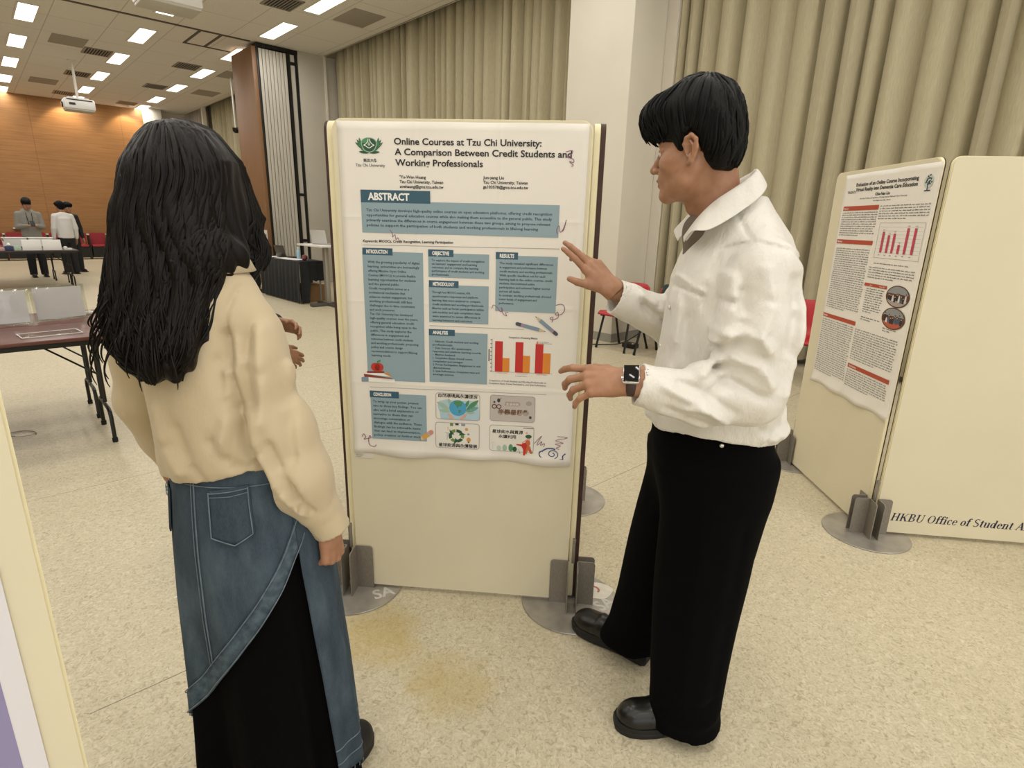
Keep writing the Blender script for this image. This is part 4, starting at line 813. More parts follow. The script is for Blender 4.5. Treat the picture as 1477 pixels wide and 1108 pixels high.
for a, lb in ((0.69, 'left white tray on the table before the hooded person'), (1.13, 'right white tray on the table before the hooded person')):
    mb = MB(); mb.prism([(-0.19, 0), (0.19, 0), (0.205, 0.17), (-0.205, 0.17)], -0.14, 0.14, Matrix(((1, 0, 0, 0), (0, 0, 1, 0), (0, 1, 0, 0), (0, 0, 0, 1)))); mb.box((-0.215, -0.15, 0.17), (0.215, 0.15, 0.185), bev=0.003)
    tag(mb.build('white_tray', WHITE, mw=ROOM @ Matrix.Translation((a, 16.4, 0.741))), lb, 'tray', 'white trays on the distant table')
for a0, a1, lb in ((1.05, 1.32, 'narrow white shelf on the wooden wall beside the hooded person'), (3.57, 3.95, 'narrow white shelf on the wooden wall beside the dark hair of the woman')):
    mb = MB(); mb.box((a0, 23.95, 0.925), (a1, 24.2, 0.95), bev=0.003); tag(mb.build('wall_shelf', WHITE, mw=ROOM), lb, 'shelf', 'white shelves on the wooden wall')
# red plastic chairs ------------------------------------------------------------------
def shell(w=0.44):
    prof = [(0.225, 0.425), (0.22, 0.448), (0.17, 0.455), (0.05, 0.445), (-0.10, 0.435), (-0.165, 0.445), (-0.195, 0.49), (-0.21, 0.56), (-0.225, 0.66), (-0.25, 0.76), (-0.262, 0.80), (-0.268, 0.805)]
    rows = []
    for (y, z) in prof:
        back = max(0, min(1, (z - 0.5) / 0.3)); ww = w * (1 - 0.10 * back ** 3) if z < 0.79 else w * 0.84
        row = []
        for j in range(13):
            s = j / 12 * 2 - 1; e = s * s
            row.append((s * ww / 2, y + (0.035 * e * back if z > 0.47 else 0), z + (0.018 * e if z < 0.47 and y < 0.2 else 0) - (0.02 * abs(s) ** 6 if z > 0.79 else 0)))
        rows.append(row)
    return rows
def red_chair(mw, label):
    r = thing('red_chair', label, 'chair', mw=mw, group='red plastic chairs by the curtains')
    mb = MB(); mb.grid(shell()); o = mb.build('seat_shell', RED, r, angle=70); md = o.modifiers.new('thick', 'SOLIDIFY'); md.thickness = 0.014; md.offset = -1
    mb = MB()
    for s in (-1, 1): mb.box((s * 0.19 - 0.012, -0.16, 0.405), (s * 0.19 + 0.012, 0.19, 0.425))
    mb.box((-0.19, 0.12, 0.405), (0.19, 0.145, 0.422)); mb.box((-0.19, -0.13, 0.405), (0.19, -0.105, 0.422)); mb.build('seat_frame', BLK, r, smooth=False)
    for sx in (-1, 1):
        for y0, y1 in ((0.13, 0.215), (-0.11, -0.26)):
            mb = MB(); mb.tube([(sx * 0.19, y0, 0.41), (sx * 0.215, y1, 0.012)], [(0.016, 0.011)] * 2, 10); mb.tube([(sx * 0.2135, y1 - 0.002 * (1 if y1 > 0 else -1), 0.03), (sx * 0.215, y1, 0.0)], [(0.018, 0.013)] * 2, 10); mb.build('leg', BLK, r)
    return r
def chair_mw(a, b): return ROOM @ Matrix.Translation((a, b, 0)) @ Matrix.Rotation(rad(90), 4, 'Z')
ch = red_chair(chair_mw(5.78, 4.16), 'red plastic chair beside the white column, first of the row behind the raised hand')
dup(ch, mw=chair_mw(5.80, 3.60), label='red plastic chair with a dark green bag over its back, behind the raised sleeve')
dup(ch, mw=chair_mw(5.94, 2.11), label='red plastic chair between the white shirt and the right-hand display board')
bg = thing('cloth_bag', 'dark green cloth bag with a white mark draped over a red chair back', 'bag', mw=chair_mw(5.80, 3.60))
mb = MB(); rows = []
for (y, z) in ((-0.205, 0.64), (-0.215, 0.72), (-0.24, 0.80), (-0.262, 0.825), (-0.285, 0.815), (-0.285, 0.72), (-0.27, 0.60)):
    rows.append([(x, y + 0.006 * math.sin(x * 40 + z * 20) + (0.012 if y > -0.25 else -0.006), z + 0.012 * math.sin(x * 23)) for x in np.linspace(-0.16, 0.19, 15)])
mb.grid(rows); o = mb.build('bag_body', M('bottle_green_cloth', '1f3634', 0.8, var=0.2, vs=30), bg, angle=80); o.modifiers.new('thick', 'SOLIDIFY').thickness = 0.012
mb = MB()
for k, (x, z, l, an) in enumerate(((0.02, 0.755, 0.06, 25), (0.06, 0.77, 0.05, -20), (0.045, 0.735, 0.045, 40))):
    X = Matrix.Translation((x, -0.188, z)) @ Matrix.Rotation(rad(an), 4, 'Y'); mb.box((-l / 2, -0.003, -0.008), (l / 2, 0.003, 0.008), X)
mb.build('white_mark', WHITE, bg, smooth=False)
cb = thing('power_cable', 'black power cable running along the floor to a socket block under the red chairs', 'cable')
pts = [AB(5.45, 4.85, 0.008), AB(5.62, 4.55, 0.008), AB(5.80, 4.36, 0.012), AB(5.95, 4.22, 0.05), AB(6.15, 4.05, 0.22), AB(6.3, 3.9, 0.3), AB(6.5, 3.75, 0.1), AB(6.6, 3.6, 0.02)]
mb = MB(); mb.tube(spline(pts, 6), 0.007, 8); mb.build('cord', BLK, cb)
mb = MB(); mb.box((5.86, 4.02, 0.0), (5.98, 4.2, 0.06), bev=0.01); mb.build('socket_block', BLK, cb, mw=ROOM)
mb = MB(); mb.box((5.875, 4.04, 0.06), (5.90, 4.06, 0.066)); mb.build('plug_light', WHITE, cb, mw=ROOM, smooth=False)
# row of red seats by the wooden wall
SEATR = M('dull_red_vinyl', '9c2630', 0.5, var=0.06)
def hall_seat(a, label):
    r = thing('hall_seat', label, 'seat', mw=ROOM @ Matrix.Translation((a, 23.4, 0)), group='red seats along the wooden wall')
    mb = MB(); mb.box((-0.215, -0.22, 0.40), (0.215, 0.20, 0.46), bev=0.02); mb.build('seat_pad', SEATR, r)
    mb = MB(); mb.prism([(-0.2, 0.46), (0.2, 0.46), (0.215, 0.80), (0.18, 0.83), (-0.18, 0.83), (-0.215, 0.80)], -0.03, 0.03, Matrix.Translation((0, 0.2, 0)) @ UP); mb.build('backrest', SEATR, r)
    mb = MB(); mb.box((0.225, -0.05, 0.76), (0.28, 0.2, 0.80), bev=0.006); mb.build('armrest', WHITE, r)
    mb = MB(); mb.box((0.235, -0.15, 0.0), (0.27, 0.2, 0.76)); mb.box((-0.22, -0.2, 0.06), (0.235, 0.22, 0.39)); mb.build('frame_and_seat_shade', BLK, r, smooth=False)  # side support, plus a black block built in as the shade under the seat
    return r
hs = hall_seat(3.64, 'red hall seat by the wooden wall, nearest the woman')
for k, (a, lb) in enumerate(((3.12, 'red hall seat by the wooden wall, second from the woman'), (2.60, 'red hall seat right of the dark-suited person at the wooden wall'), (2.08, 'red hall seat mostly hidden behind the white-shirted person'), (1.56, 'red hall seat between the hooded and the white-shirted person'), (1.04, 'red hall seat hidden behind the hooded person'), (0.52, 'red hall seat by the wooden wall at the left edge'))):
    dup(hs, mw=ROOM @ Matrix.Translation((a, 23.4, 0)), label=lb)
# ---------------------------------------------------------------- desk with the black cloth
bc = M('black_cloth', '17181a', 0.85, var=0.2, vs=12)
far, near = Vector((-4.98, 11.30)), Vector((-3.76, 10.04)); dd = (near - far); L = dd.length; an = math.atan2(dd.y, dd.x)
tb = thing('cloth_table', 'table under a floor-length black cloth in front of the folding partition', 'table', (far.x, far.y, 0), an)
rnd = random.Random(3); rows = []
N = 60
def ring(off, z, fold):
    out = []
    for k in range(N + 1):
        u = L * k / N; out.append((u, -off - fold * (0.5 + 0.5 * math.sin(k * 1.1 + 0.8 * math.sin(k * 0.37))), z))
    return out
rows = [ring(-0.45, 0.745, 0), ring(0.0, 0.745, 0), ring(0.008, 0.73, 0.002), ring(0.012, 0.45, 0.02), ring(0.02, 0.02, 0.035)]
mb = MB(); mb.grid(rows)
side = [[(L, 0.45 - 0.45 * k / 10, z) if z > 0.7 else (L + 0.02 + 0.015 * math.sin(k * 2.1), 0.45 - 0.47 * k / 10, z if k > 6 else 0.40 + 0.02 * math.sin(k * 3)) for k in range(11)] for z in (0.745, 0.6, 0.02)]
mb.grid(side); mb.build('table_cover', bc, tb, angle=70)
mb = MB(); mb.box((0.02, 0.0, 0.70), (L - 0.02, 0.47, 0.735)); mb.build('tabletop', TOPD, tb, smooth=False)
for x, y in ((0.08, 0.05), (L - 0.1, 0.4), (0.08, 0.4), (L - 0.1, 0.05)):
    mb = MB(); mb.tube([(x, y, 0.7), (x, y, 0)], 0.016, 8); mb.build('leg', M('grey_leg', '8d8a84', 0.4, 0.4), tb)
TB = Matrix.Translation((far.x, far.y, 0.747)) @ Matrix.Rotation(an, 4, 'Z')
def on_cloth(o, x, y, rz=0, z=0.0): o.matrix_world = TB @ Matrix.Translation((x, y, z)) @ Matrix.Rotation(rz, 4, 'Z'); return o
for k, (x, y, w, d) in enumerate(((0.35, 0.12, 0.30, 0.21), (0.85, 0.10, 0.30, 0.21), (1.25, 0.14, 0.42, 0.24))):
    mb = MB(); mb.box((-w / 2, -d / 2, 0), (w / 2, d / 2, 0.004 + 0.002 * k)); tag(on_cloth(mb.build('paper_stack', PAPERW, smooth=False), x, y, 0.1 * k), ['white papers at the far end of the black cloth', 'white papers in the middle of the black cloth', 'white papers at the near end of the black cloth'][k], 'papers', 'papers on the black cloth')
lp = thing('laptop', 'dark laptop open on the black cloth in front of the partition', 'laptop'); on_cloth(lp, 0.55, 0.28, rad(10))
mb = MB(); mb.box((-0.16, -0.11, 0), (0.16, 0.11, 0.014), bev=0.004); mb.build('keyboard_base', M('dark_grey_plastic', '3a3836', 0.4), lp)
mb = MB(); mb.box((-0.16, 0, 0), (0.16, 0.007, 0.215), Matrix.Translation((0, -0.11, 0.014)) @ Matrix.Rotation(rad(14), 4, 'X'), 0.003); mb.build('lid', M('dark_grey_lid', '4c4743', 0.35, 0.3), lp)
bt = thing('water_bottle', 'pale blue water bottle standing on the black cloth', 'bottle'); on_cloth(bt, 1.22, 0.22)
mb = MB(); mb.lathe([(0, 0), (0.033, 0), (0.034, 0.02), (0.031, 0.06), (0.034, 0.1), (0.033, 0.15), (0.015, 0.185), (0.014, 0.2), (0, 0.2)], 18); mb.build('bottle_body', M('blue_clear_plastic', '9cc0d4', 0.15), bt)
mb = MB(); mb.lathe([(0, 0.195), (0.017, 0.195), (0.017, 0.22), (0, 0.222)], 14); mb.build('cap', WHITE, bt)
mb = MB(); mb.ell((0, 0, 0.05), (0.07, 0.05, 0.05)); mb.ell((0.05, -0.03, 0.03), (0.04, 0.04, 0.03)); tag(on_cloth(mb.build('red_pouch', M('dark_red_cloth', '6a2a28', 0.6)), 1.52, 0.2), 'dark red pouch at the near end of the black cloth', 'pouch')
# cardboard boxes underneath
mb = MB(); mb.box((-0.2, -0.15, 0), (0.2, 0.15, 0.3), bev=0.004); tag(mb.build('cardboard_box', M('cardboard', '8f6f4a', 0.8, var=0.1, vs=6), mw=Matrix.Translation((-3.78, 10.62, 0)) @ Matrix.Rotation(an, 4, 'Z')), 'brown cardboard box on the floor behind the end of the black cloth', 'box')
# standing desk with a silver laptop
sd = thing('standing_desk', 'white-topped standing desk on a grey post, half hidden behind the poster board', 'desk', (-3.28, 9.98, 0), an)
mb = MB(); mb.box((-0.45, -0.3, 1.02), (0.45, 0.3, 1.05), bev=0.006); mb.build('desktop', WHITE, sd)
mb = MB(); mb.box((-0.05, -0.035, 0.05), (0.05, 0.035, 1.02), bev=0.006); mb.build('post', M('grey_post', 'a19c92', 0.4, 0.5), sd)
mb = MB(); mb.box((-0.06, -0.32, 0.0), (0.06, 0.32, 0.05), bev=0.012); mb.box((-0.36, -0.04, 0), (0.36, 0.04, 0.04), bev=0.01); mb.build('foot', M('dark_grey_foot', '55514b', 0.5, 0.4), sd)
l2 = thing('laptop', 'silver laptop seen from behind on the white standing desk', 'laptop', mw=Matrix.Translation((-3.28, 9.98, 1.051)) @ Matrix.Rotation(an + rad(20), 4, 'Z'))
mb = MB(); mb.box((-0.17, -0.12, 0), (0.17, 0.12, 0.014), bev=0.004); mb.build('keyboard_base', M('silver_alu', 'b9b7b4', 0.35, 0.6), l2)
mb = MB(); mb.box((-0.17, 0, 0), (0.17, 0.006, 0.225), Matrix.Translation((0, -0.12, 0.014)) @ Matrix.Rotation(rad(10), 4, 'X'), 0.003); mb.build('lid', M('silver_lid', 'c9c7c4', 0.4, 0.3), l2)
# display screen behind the woman's hair
ds = thing('display_screen', 'dark display screen on a thin stand beside the black cloth table', 'screen', (-5.30, 11.75, 0), rad(-20))
mb = MB(); mb.box((-0.26, -0.02, 0.35), (0.26, 0.02, 0.93), bev=0.006); mb.build('casing', M('black_plastic', '191a1e', 0.4), ds)
t = Nt('screen_picture', 0.3); t.base((0, 0, 0, 1)); t.b.inputs['Emission Strength'].default_value = 0.8
sep = t.n('SeparateXYZ'); t.link(t.obj(), sep.inputs[0])
c = t.ramp(sep.outputs[2], [(0.0, lin('2a2630')), (0.86, lin('2a2630')), (0.862, lin('3c5078')), (0.885, lin('3c5078')), (0.886, lin('d8dcd8')), (0.905, lin('5d9a84'))]); t.link(c, t.b.inputs['Emission Color'])
mb = MB(); mb.box((-0.24, -0.0225, 0.37), (0.24, -0.0205, 0.91)); mb.build('screen', t.m, ds, smooth=False)
mb = MB()
for x in (-0.1, 0.05, 0.17):
    for z in (0.62, 0.76): mb.box((x - 0.03, -0.0245, z), (x + 0.03, -0.0226, z + 0.06))
mb.build('white_icons', WHITE, ds, smooth=False)
mb = MB(); mb.tube([(0.1, 0.02, 0.4), (0.1, 0.02, 0.0)], 0.014, 8); mb.tube([(-0.1, 0.02, 0.4), (-0.1, 0.02, 0.0)], 0.014, 8); mb.box((-0.2, -0.15, 0), (0.2, 0.2, 0.015)); mb.build('stand', BLK, ds)
# paper sign on the wooden end panel
sg = thing('paper_sign', 'small white paper notice taped to the brown end panel of the folding partition', 'notice', mw=ROOM @ Matrix.Translation((4.828, 13.2, 1.05)))
mb = MB(); mb.box((-0.002, -0.085, -0.15), (0.0, 0.085, 0.15)); mb.build('sheet', PAPERW, sg, smooth=False)
mb = MB(); mb.ell((-0.003, 0.0, 0.03), (0.001, 0.03, 0.045)); mb.box((-0.0035, -0.04, -0.07), (-0.002, 0.04, -0.05)); mb.build('printed_figure', M('notice_red', '8a5a50', 0.6), sg)
# projectors and the dome camera
def projector(a, b, z, w, d, h, pole_z, label):
    r = thing('projector', label, 'projector', mw=ROOM @ Matrix.Translation((a, b, z)), group='ceiling projectors')
    mb = MB(); mb.box((-w / 2, -d / 2, 0.03), (w / 2, d / 2, h), bev=0.035); mb.build('body', WHITE, r)
    mb = MB(); mb.box((-w / 2 + 0.02, -d / 2 + 0.02, 0.0), (w / 2 - 0.02, d / 2 - 0.02, 0.05), bev=0.02); mb.build('underside', M('white_painted_shade', 'b9b4aa', 0.5), r)  # darker copy of the body white, shade put into the underside colour
    mb = MB(); mb.box((-w / 2 + 0.05, -d / 2 - 0.004, h - 0.045), (w / 2 - 0.05, -d / 2 + 0.01, h - 0.02)); mb.box((-w / 2 + 0.09, -d / 2 - 0.004, h * 0.42), (-w / 2 + 0.21, -d / 2 + 0.01, h * 0.62)); mb.build('dark_vents', M('vent_black', '2c2a28', 0.6), r, smooth=False)
    mb = MB(); mb.lathe([(0, 0), (0.06, 0), (0.06, 0.05), (0, 0.05)], 20, X=Matrix.Translation((-w / 2 - 0.03, 0.08, h / 2)) @ Matrix.Rotation(rad(90), 4, 'Y')); mb.build('lens', M('lens_black', '15151a', 0.1), r)
    mb = MB(); mb.box((-w * 0.35, -0.1, h), (w * 0.35, 0.1, h + 0.04), bev=0.008); mb.tube([(0, 0, h + 0.03), (0, 0, pole_z - z)], 0.028, 12); mb.lathe([(0, 0), (0.09, 0), (0.09, 0.02), (0, 0.02)], 20, (0, 0, pole_z - z - 0.02)); mb.build('mount_pole', TRIM_W, r)
    return r
projector(2.45, 17.95, 3.79, 0.60, 0.46, 0.26, CEIL, 'white projector hanging on a long pole in front of the wooden wall')
p2_ = projector(2.48, 9.55, 4.13, 0.74, 0.5, 0.30, CEIL, 'large white projector cut off by the top edge of the photo')
cbx = thing('cable_box', 'small white bracket with black cables hanging beside the large projector', 'bracket', mw=ROOM @ Matrix.Translation((1.98, 9.05, 4.12)))
mb = MB(); mb.prism([(-0.06, -0.05), (0.10, -0.05), (0.11, 0.0), (0.0, 0.03), (-0.02, 0.12), (-0.05, 0.12)], -0.03, 0.03, UP); mb.build('bracket', WHITE, cbx)
mb = MB(); mb.tube([(-0.03, 0, 0.1), (0.0, 0.02, 0.3), (0.02, 0.05, 0.78)], 0.012, 8); mb.tube([(-0.02, 0.02, 0.1), (0.03, 0.0, 0.35), (0.0, 0.05, 0.78)], 0.01, 8); mb.build('cables', BLK, cbx)
dc = thing('dome_camera', 'black security camera on a white pole in front of the far curtains', 'camera', mw=ROOM @ Matrix.Translation((5.6, 16.75, 3.64)))
mb = MB(); mb.lathe([(0, -0.07), (0.045, -0.06), (0.08, -0.02), (0.085, 0.03), (0.09, 0.06), (0, 0.06)], 18); mb.build('dome', BLK, dc)
mb = MB(); mb.box((-0.02, -0.22, 0.02), (0.03, 0.0, 0.06), bev=0.006); mb.build('arm', BLK, dc)
mb = MB(); mb.tube([(0, 0, 0.06), (0, 0, CEIL - 3.64)], 0.025, 10); mb.build('pole', TRIM_W, dc)
# small fragment of paper on the floor
mb = MB(); mb.box((-0.012, -0.004, 0), (0.012, 0.004, 0.001)); tag(mb.build('paper_scrap', PAPERW, mw=Matrix.Translation((-1.33, 1.95, 0)) @ Matrix.Rotation(rad(60), 4, 'Z')), 'tiny white paper scrap on the floor left of the woman', 'paper scrap')
# ================================================================ IMPLICIT SURFACES FOR BODIES AND CLOTHES
def vv(*a): return np.array(a, dtype=np.float64)
def nrm(a): a = np.asarray(a, float); return a / np.linalg.norm(a)
def rcone(a, b, ra, rb):
    a = np.asarray(a, float); b = np.asarray(b, float); d = b - a; L = float(d @ d)
    def f(P):
        h = np.clip(((P - a) @ d) / L, 0, 1); return np.linalg.norm(P - a - h[:, None] * d, axis=1) - (ra + (rb - ra) * h)
    return f
def chain(pts, rs, k=0.0):
    fs = [rcone(pts[i], pts[i + 1], rs[i], rs[i + 1]) for i in range(len(pts) - 1)]
    def f(P):
        d = fs[0](P)
        for g in fs[1:]: d = smin(d, g(P), k) if k else np.minimum(d, g(P))
        return d
    return f
def ellip(c, r, Rm=None):
    c = np.asarray(c, float); r = np.asarray(r, float)
    def f(P):
        q = P - c
        if Rm is not None: q = q @ Rm
        k0 = np.linalg.norm(q / r, axis=1); k1 = np.linalg.norm(q / (r * r), axis=1); return k0 * (k0 - 1) / np.maximum(k1, 1e-9)
    return f
def smin(a, b, k): h = np.clip(0.5 + 0.5 * (b - a) / k, 0, 1); return b + (a - b) * h - k * h * (1 - h)
def smax(a, b, k): return -smin(-a, -b, k)
def loft(rings, ang):
    """stack of ellipses: (z, cx, cy, r along ang, r across)"""
    R_ = np.array(sorted(rings)); c, s = math.cos(ang), math.sin(ang)
    def f(P):
        z = P[:, 2]; cx, cy, rx, ry = (np.interp(z, R_[:, 0], R_[:, i]) for i in (1, 2, 3, 4))
        dx, dy = P[:, 0] - cx, P[:, 1] - cy; u, v = dx * c + dy * s, -dx * s + dy * c
        k = np.sqrt((u / rx) ** 2 + (v / ry) ** 2) + 1e-9; d = (k - 1) * np.sqrt(u * u + v * v) / k
        return np.maximum(d, np.maximum(R_[0, 0] - z, z - R_[-1, 0]))
    return f
def waves(P, freq, seed, n=5):
    rs = np.random.RandomState(seed); o = 0
    for _ in range(n): o = o + np.sin(P @ (nrm(rs.normal(size=3)) * freq * rs.uniform(0.6, 1.4)) + rs.uniform(0, 6.28))
    return o / n
def folds(P, segs, flat=None):
    """sum of soft ridges (amp > 0) or grooves (amp < 0) along segments; flat = axis ignored in the distance"""
    Q = P.copy()
    if flat is not None: Q[:, flat] = 0
    o = np.zeros(len(P))
    for a, b, amp, w in segs:
        a = np.array(a, float); b = np.array(b, float)
        if flat is not None: a[flat] = 0; b[flat] = 0
        d = b - a; h = np.clip(((Q - a) @ d) / (d @ d + 1e-12), 0, 1); q = Q - a - h[:, None] * d
        o += amp * np.exp(-(q * q).sum(1) / (w * w)) * np.clip(4 * np.minimum(h, 1 - h) + 0.25, 0, 1)
    return o
def path_folds(pts, amp, w): return [(pts[i], pts[i + 1], amp, w) for i in range(len(pts) - 1)]
def iso(f, lo, hi, res):
    lo = np.asarray(lo, float); hi = np.asarray(hi, float); B_ = 4; nb = np.ceil((hi - lo) / (res * B_)).astype(int); N = nb * B_
    gx, gy, gz = (np.arange(n) for n in nb); C = np.stack(np.meshgrid(gx, gy, gz, indexing='ij'), -1).reshape(-1, 3)
    ctr = lo + (C + 0.5) * (res * B_) - res * 0.5
    fv = np.concatenate([f(c) for c in np.array_split(ctr, max(1, len(ctr) // 200000 + 1))])
    V = np.repeat(np.repeat(np.repeat(fv.reshape(nb), B_, 0), B_, 1), B_, 2).astype(np.float32)
    act = C[np.abs(fv) < res * B_ * 1.7 + 0.012]
    o = np.stack(np.meshgrid(*[np.arange(B_)] * 3, indexing='ij'), -1).reshape(-1, 3)
    idx = (act[:, None, :] * B_ + o[None]).reshape(-1, 3)
    for part in np.array_split(idx, max(1, len(idx) // 300000 + 1)): V[part[:, 0], part[:, 1], part[:, 2]] = f(lo + part * res)
    S = V < 0
    c8 = [S[i:N[0] - 1 + i, j:N[1] - 1 + j, k:N[2] - 1 + k] for i in (0, 1) for j in (0, 1) for k in (0, 1)]
    cnt = sum(c.astype(np.int8) for c in c8); cell = np.argwhere((cnt > 0) & (cnt < 8)); vid = -np.ones(np.array(S.shape) - 1, dtype=np.int64)
    vid[cell[:, 0], cell[:, 1], cell[:, 2]] = np.arange(len(cell)); pos = np.zeros((len(cell), 3)); num = np.zeros(len(cell))
    for ax in range(3):
        o1, o2 = [a for a in range(3) if a != ax]
        for p in (0, 1):
            for q in (0, 1):
                A_ = cell.copy(); A_[:, o1] += p; A_[:, o2] += q; B2 = A_.copy(); B2[:, ax] += 1
                va = V[A_[:, 0], A_[:, 1], A_[:, 2]].astype(float); vb = V[B2[:, 0], B2[:, 1], B2[:, 2]].astype(float); m = (va < 0) != (vb < 0)
                t = np.where(m, va / np.where(m, va - vb, 1), 0); pt = A_.astype(float); pt[:, ax] += t; pos[m] += pt[m]; num[m] += 1
    verts = lo + pos / np.maximum(num, 1)[:, None] * res; F_ = []
    for ax in range(3):
        o1, o2 = [a for a in range(3) if a != ax]; sl = [slice(None)] * 3; sl[ax] = slice(0, -1); s2 = [slice(None)] * 3; s2[ax] = slice(1, None)
        E_ = np.argwhere(S[tuple(sl)] != S[tuple(s2)]); E_ = E_[(E_[:, o1] > 0) & (E_[:, o2] > 0) & (E_[:, o1] < N[o1] - 1) & (E_[:, o2] < N[o2] - 1)]
        q = []
        for p_, r_ in ((-1, -1), (0, -1), (0, 0), (-1, 0)):
            c = E_.copy(); c[:, o1] += p_; c[:, o2] += r_; q.append(vid[c[:, 0], c[:, 1], c[:, 2]])
        q = np.stack(q, 1); flip = S[E_[:, 0], E_[:, 1], E_[:, 2]] != (ax == 1); q[~flip] = q[~flip][:, ::-1]; F_.append(q)
    F_ = np.concatenate(F_); F_ = F_[(F_ >= 0).all(1)]
    return verts, F_
def relax(v, F_, it=1, lam=0.5):
    for _ in range(it):
        acc = np.zeros_like(v); n = np.zeros(len(v))
        for a, b in ((0, 1), (1, 2), (2, 3), (3, 0)):
            np.add.at(acc, F_[:, a], v[F_[:, b]]); np.add.at(n, F_[:, a], 1); np.add.at(acc, F_[:, b], v[F_[:, a]]); np.add.at(n, F_[:, b], 1)
        v = v + lam * (acc / np.maximum(n, 1)[:, None] - v)
    return v
def np_mesh(name, parts, mats, parent, off=(0, 0, 0), matfn=None):
    """parts: list of (verts, quads) joined into one mesh"""
    vs, fs, o = [], [], 0
    for v, f in parts: vs.append(v); fs.append(f + o); o += len(v)
    v = np.concatenate(vs); f = np.concatenate(fs); me = bpy.data.meshes.new(name)
    me.vertices.add(len(v)); me.vertices.foreach_set('co', (v - np.asarray(off)).astype(np.float32).ravel())
    me.loops.add(f.size); me.loops.foreach_set('vertex_index', f.astype(np.int32).ravel())
    me.polygons.add(len(f)); me.polygons.foreach_set('loop_start', np.arange(0, f.size, 4, dtype=np.int32)); 
    try: me.polygons.foreach_set('loop_total', np.full(len(f), 4, dtype=np.int32))
    except Exception: pass
    for m in (mats if isinstance(mats, (list, tuple)) else [mats]): me.materials.append(m)
    if matfn is not None: me.polygons.foreach_set('material_index', matfn(v[f].mean(1)).astype(np.int32))
    me.polygons.foreach_set('use_smooth', np.ones(len(f), dtype=bool)); me.update(calc_edges=True); me.validate()
    ob = bpy.data.objects.new(name, me); COL.objects.link(ob); ob.parent = parent; return ob
def frame3(f, up):
    x = nrm(f); z = np.asarray(up, float); z = nrm(z - x * (z @ x)); y = np.cross(z, x); return np.stack([x, y, z], 1)   # columns
# ---------------------------------------------------------------- heads and hands
def head_sdf(c, Rm, s=1.0):
    """local x forward, y left, z up; origin between the ears at eye level"""
    prim = []
    E = lambda c_, r_: ellip(c_, r_)
    ck = E((-0.016, 0, 0.035), (0.094, 0.076, 0.092)); fc = E((0.030, 0, -0.040), (0.060, 0.060, 0.080)); jawL = chain([(0.0, 0.050, -0.040), (0.018, 0.047, -0.072), (0.074, 0.010, -0.100)], [0.022, 0.020, 0.015], 0.01)
    jawR = chain([(0.0, -0.050, -0.040), (0.018, -0.047, -0.072), (0.074, -0.010, -0.100)], [0.022, 0.020, 0.015], 0.01)
    brow = E((0.074, 0, 0.022), (0.018, 0.048, 0.012)); chk = [E((0.052, s_ * 0.040, -0.026), (0.030, 0.024, 0.026)) for s_ in (-1, 1)]
    nose = chain([(0.084, 0, 0.012), (0.100, 0, -0.016), (0.110, 0, -0.032)], [0.0075, 0.0085, 0.0105], 0.004); ala = [E((0.099, s_ * 0.0115, -0.036), (0.010, 0.0075, 0.0075)) for s_ in (-1, 1)]
    lipU = E((0.093, 0, -0.0605), (0.010, 0.021, 0.0058)); lipD = E((0.090, 0, -0.0730), (0.010, 0.018, 0.0068)); chin = E((0.078, 0, -0.098), (0.018, 0.020, 0.016)); muz = E((0.078, 0, -0.058), (0.018, 0.032, 0.026))
    sock = [E((0.088, s_ * 0.032, 0.001), (0.014, 0.017, 0.010)) for s_ in (-1, 1)]; eye = [E((0.0735, s_ * 0.032, 0.000), (0.0125,) * 3) for s_ in (-1, 1)]; lid = [E((0.0735, s_ * 0.032, 0.0035), (0.0138, 0.0150, 0.0112)) for s_ in (-1, 1)]
    mouth = rcone((0.102, -0.020, -0.0668), (0.102, 0.020, -0.0668), 0.0022, 0.0022)
    ears = []
    for s_ in (-1, 1):
        P_ = [(0.006, 0.074, -0.002), (0.010, 0.079, 0.014), (0.004, 0.084, 0.027), (-0.010, 0.088, 0.031), (-0.021, 0.090, 0.020), (-0.022, 0.089, 0.002), (-0.015, 0.085, -0.014), (-0.006, 0.080, -0.026), (0.002, 0.076, -0.029)]
        P_ = [(x, s_ * (y + 0.002), z - 0.009) for x, y, z in P_]
        ears.append((chain(P_, [0.004, 0.0042, 0.0045, 0.0048, 0.0050, 0.0048, 0.0050, 0.0068, 0.0055], 0.003), ellip((-0.007, s_ * 0.080, -0.005), (0.017, 0.006, 0.026)), ellip((-0.001, s_ * 0.0905, -0.010), (0.0095, 0.013, 0.014)), chain([(-0.012, s_ * 0.088, -0.017), (-0.0135, s_ * 0.090, -0.001), (-0.006, s_ * 0.088, 0.010)], [0.003, 0.0032, 0.003], 0.002)))
    def f(P):
        q = (P - c) @ Rm / s
        d = smin(ck(q), fc(q), 0.03); d = smin(d, jawL(q), 0.018); d = smin(d, jawR(q), 0.018)
        for g in chk: d = smin(d, g(q), 0.02)
        d = smin(d, brow(q), 0.014); d = smin(d, muz(q), 0.016); d = smin(d, chin(q), 0.014)
        for g in sock: d = smax(d, -g(q), 0.009)
        d = smin(d, nose(q), 0.008)
        for g in ala: d = smin(d, g(q), 0.005)
        d = smin(d, lipU(q), 0.004); d = smin(d, lipD(q), 0.004); d = smax(d, -mouth(q), 0.003)
        for g, l in zip(eye, lid): d = np.minimum(d, g(q)); d = np.where(q[:, 2] > 0.0035, smin(d, l(q), 0.003), d)
        for rim, pl, con, anti in ears: e = smin(smax(pl(q), -con(q), 0.004), rim(q), 0.004); e = smin(e, anti(q), 0.003); d = smin(d, e, 0.004)
        return d * s
    return f
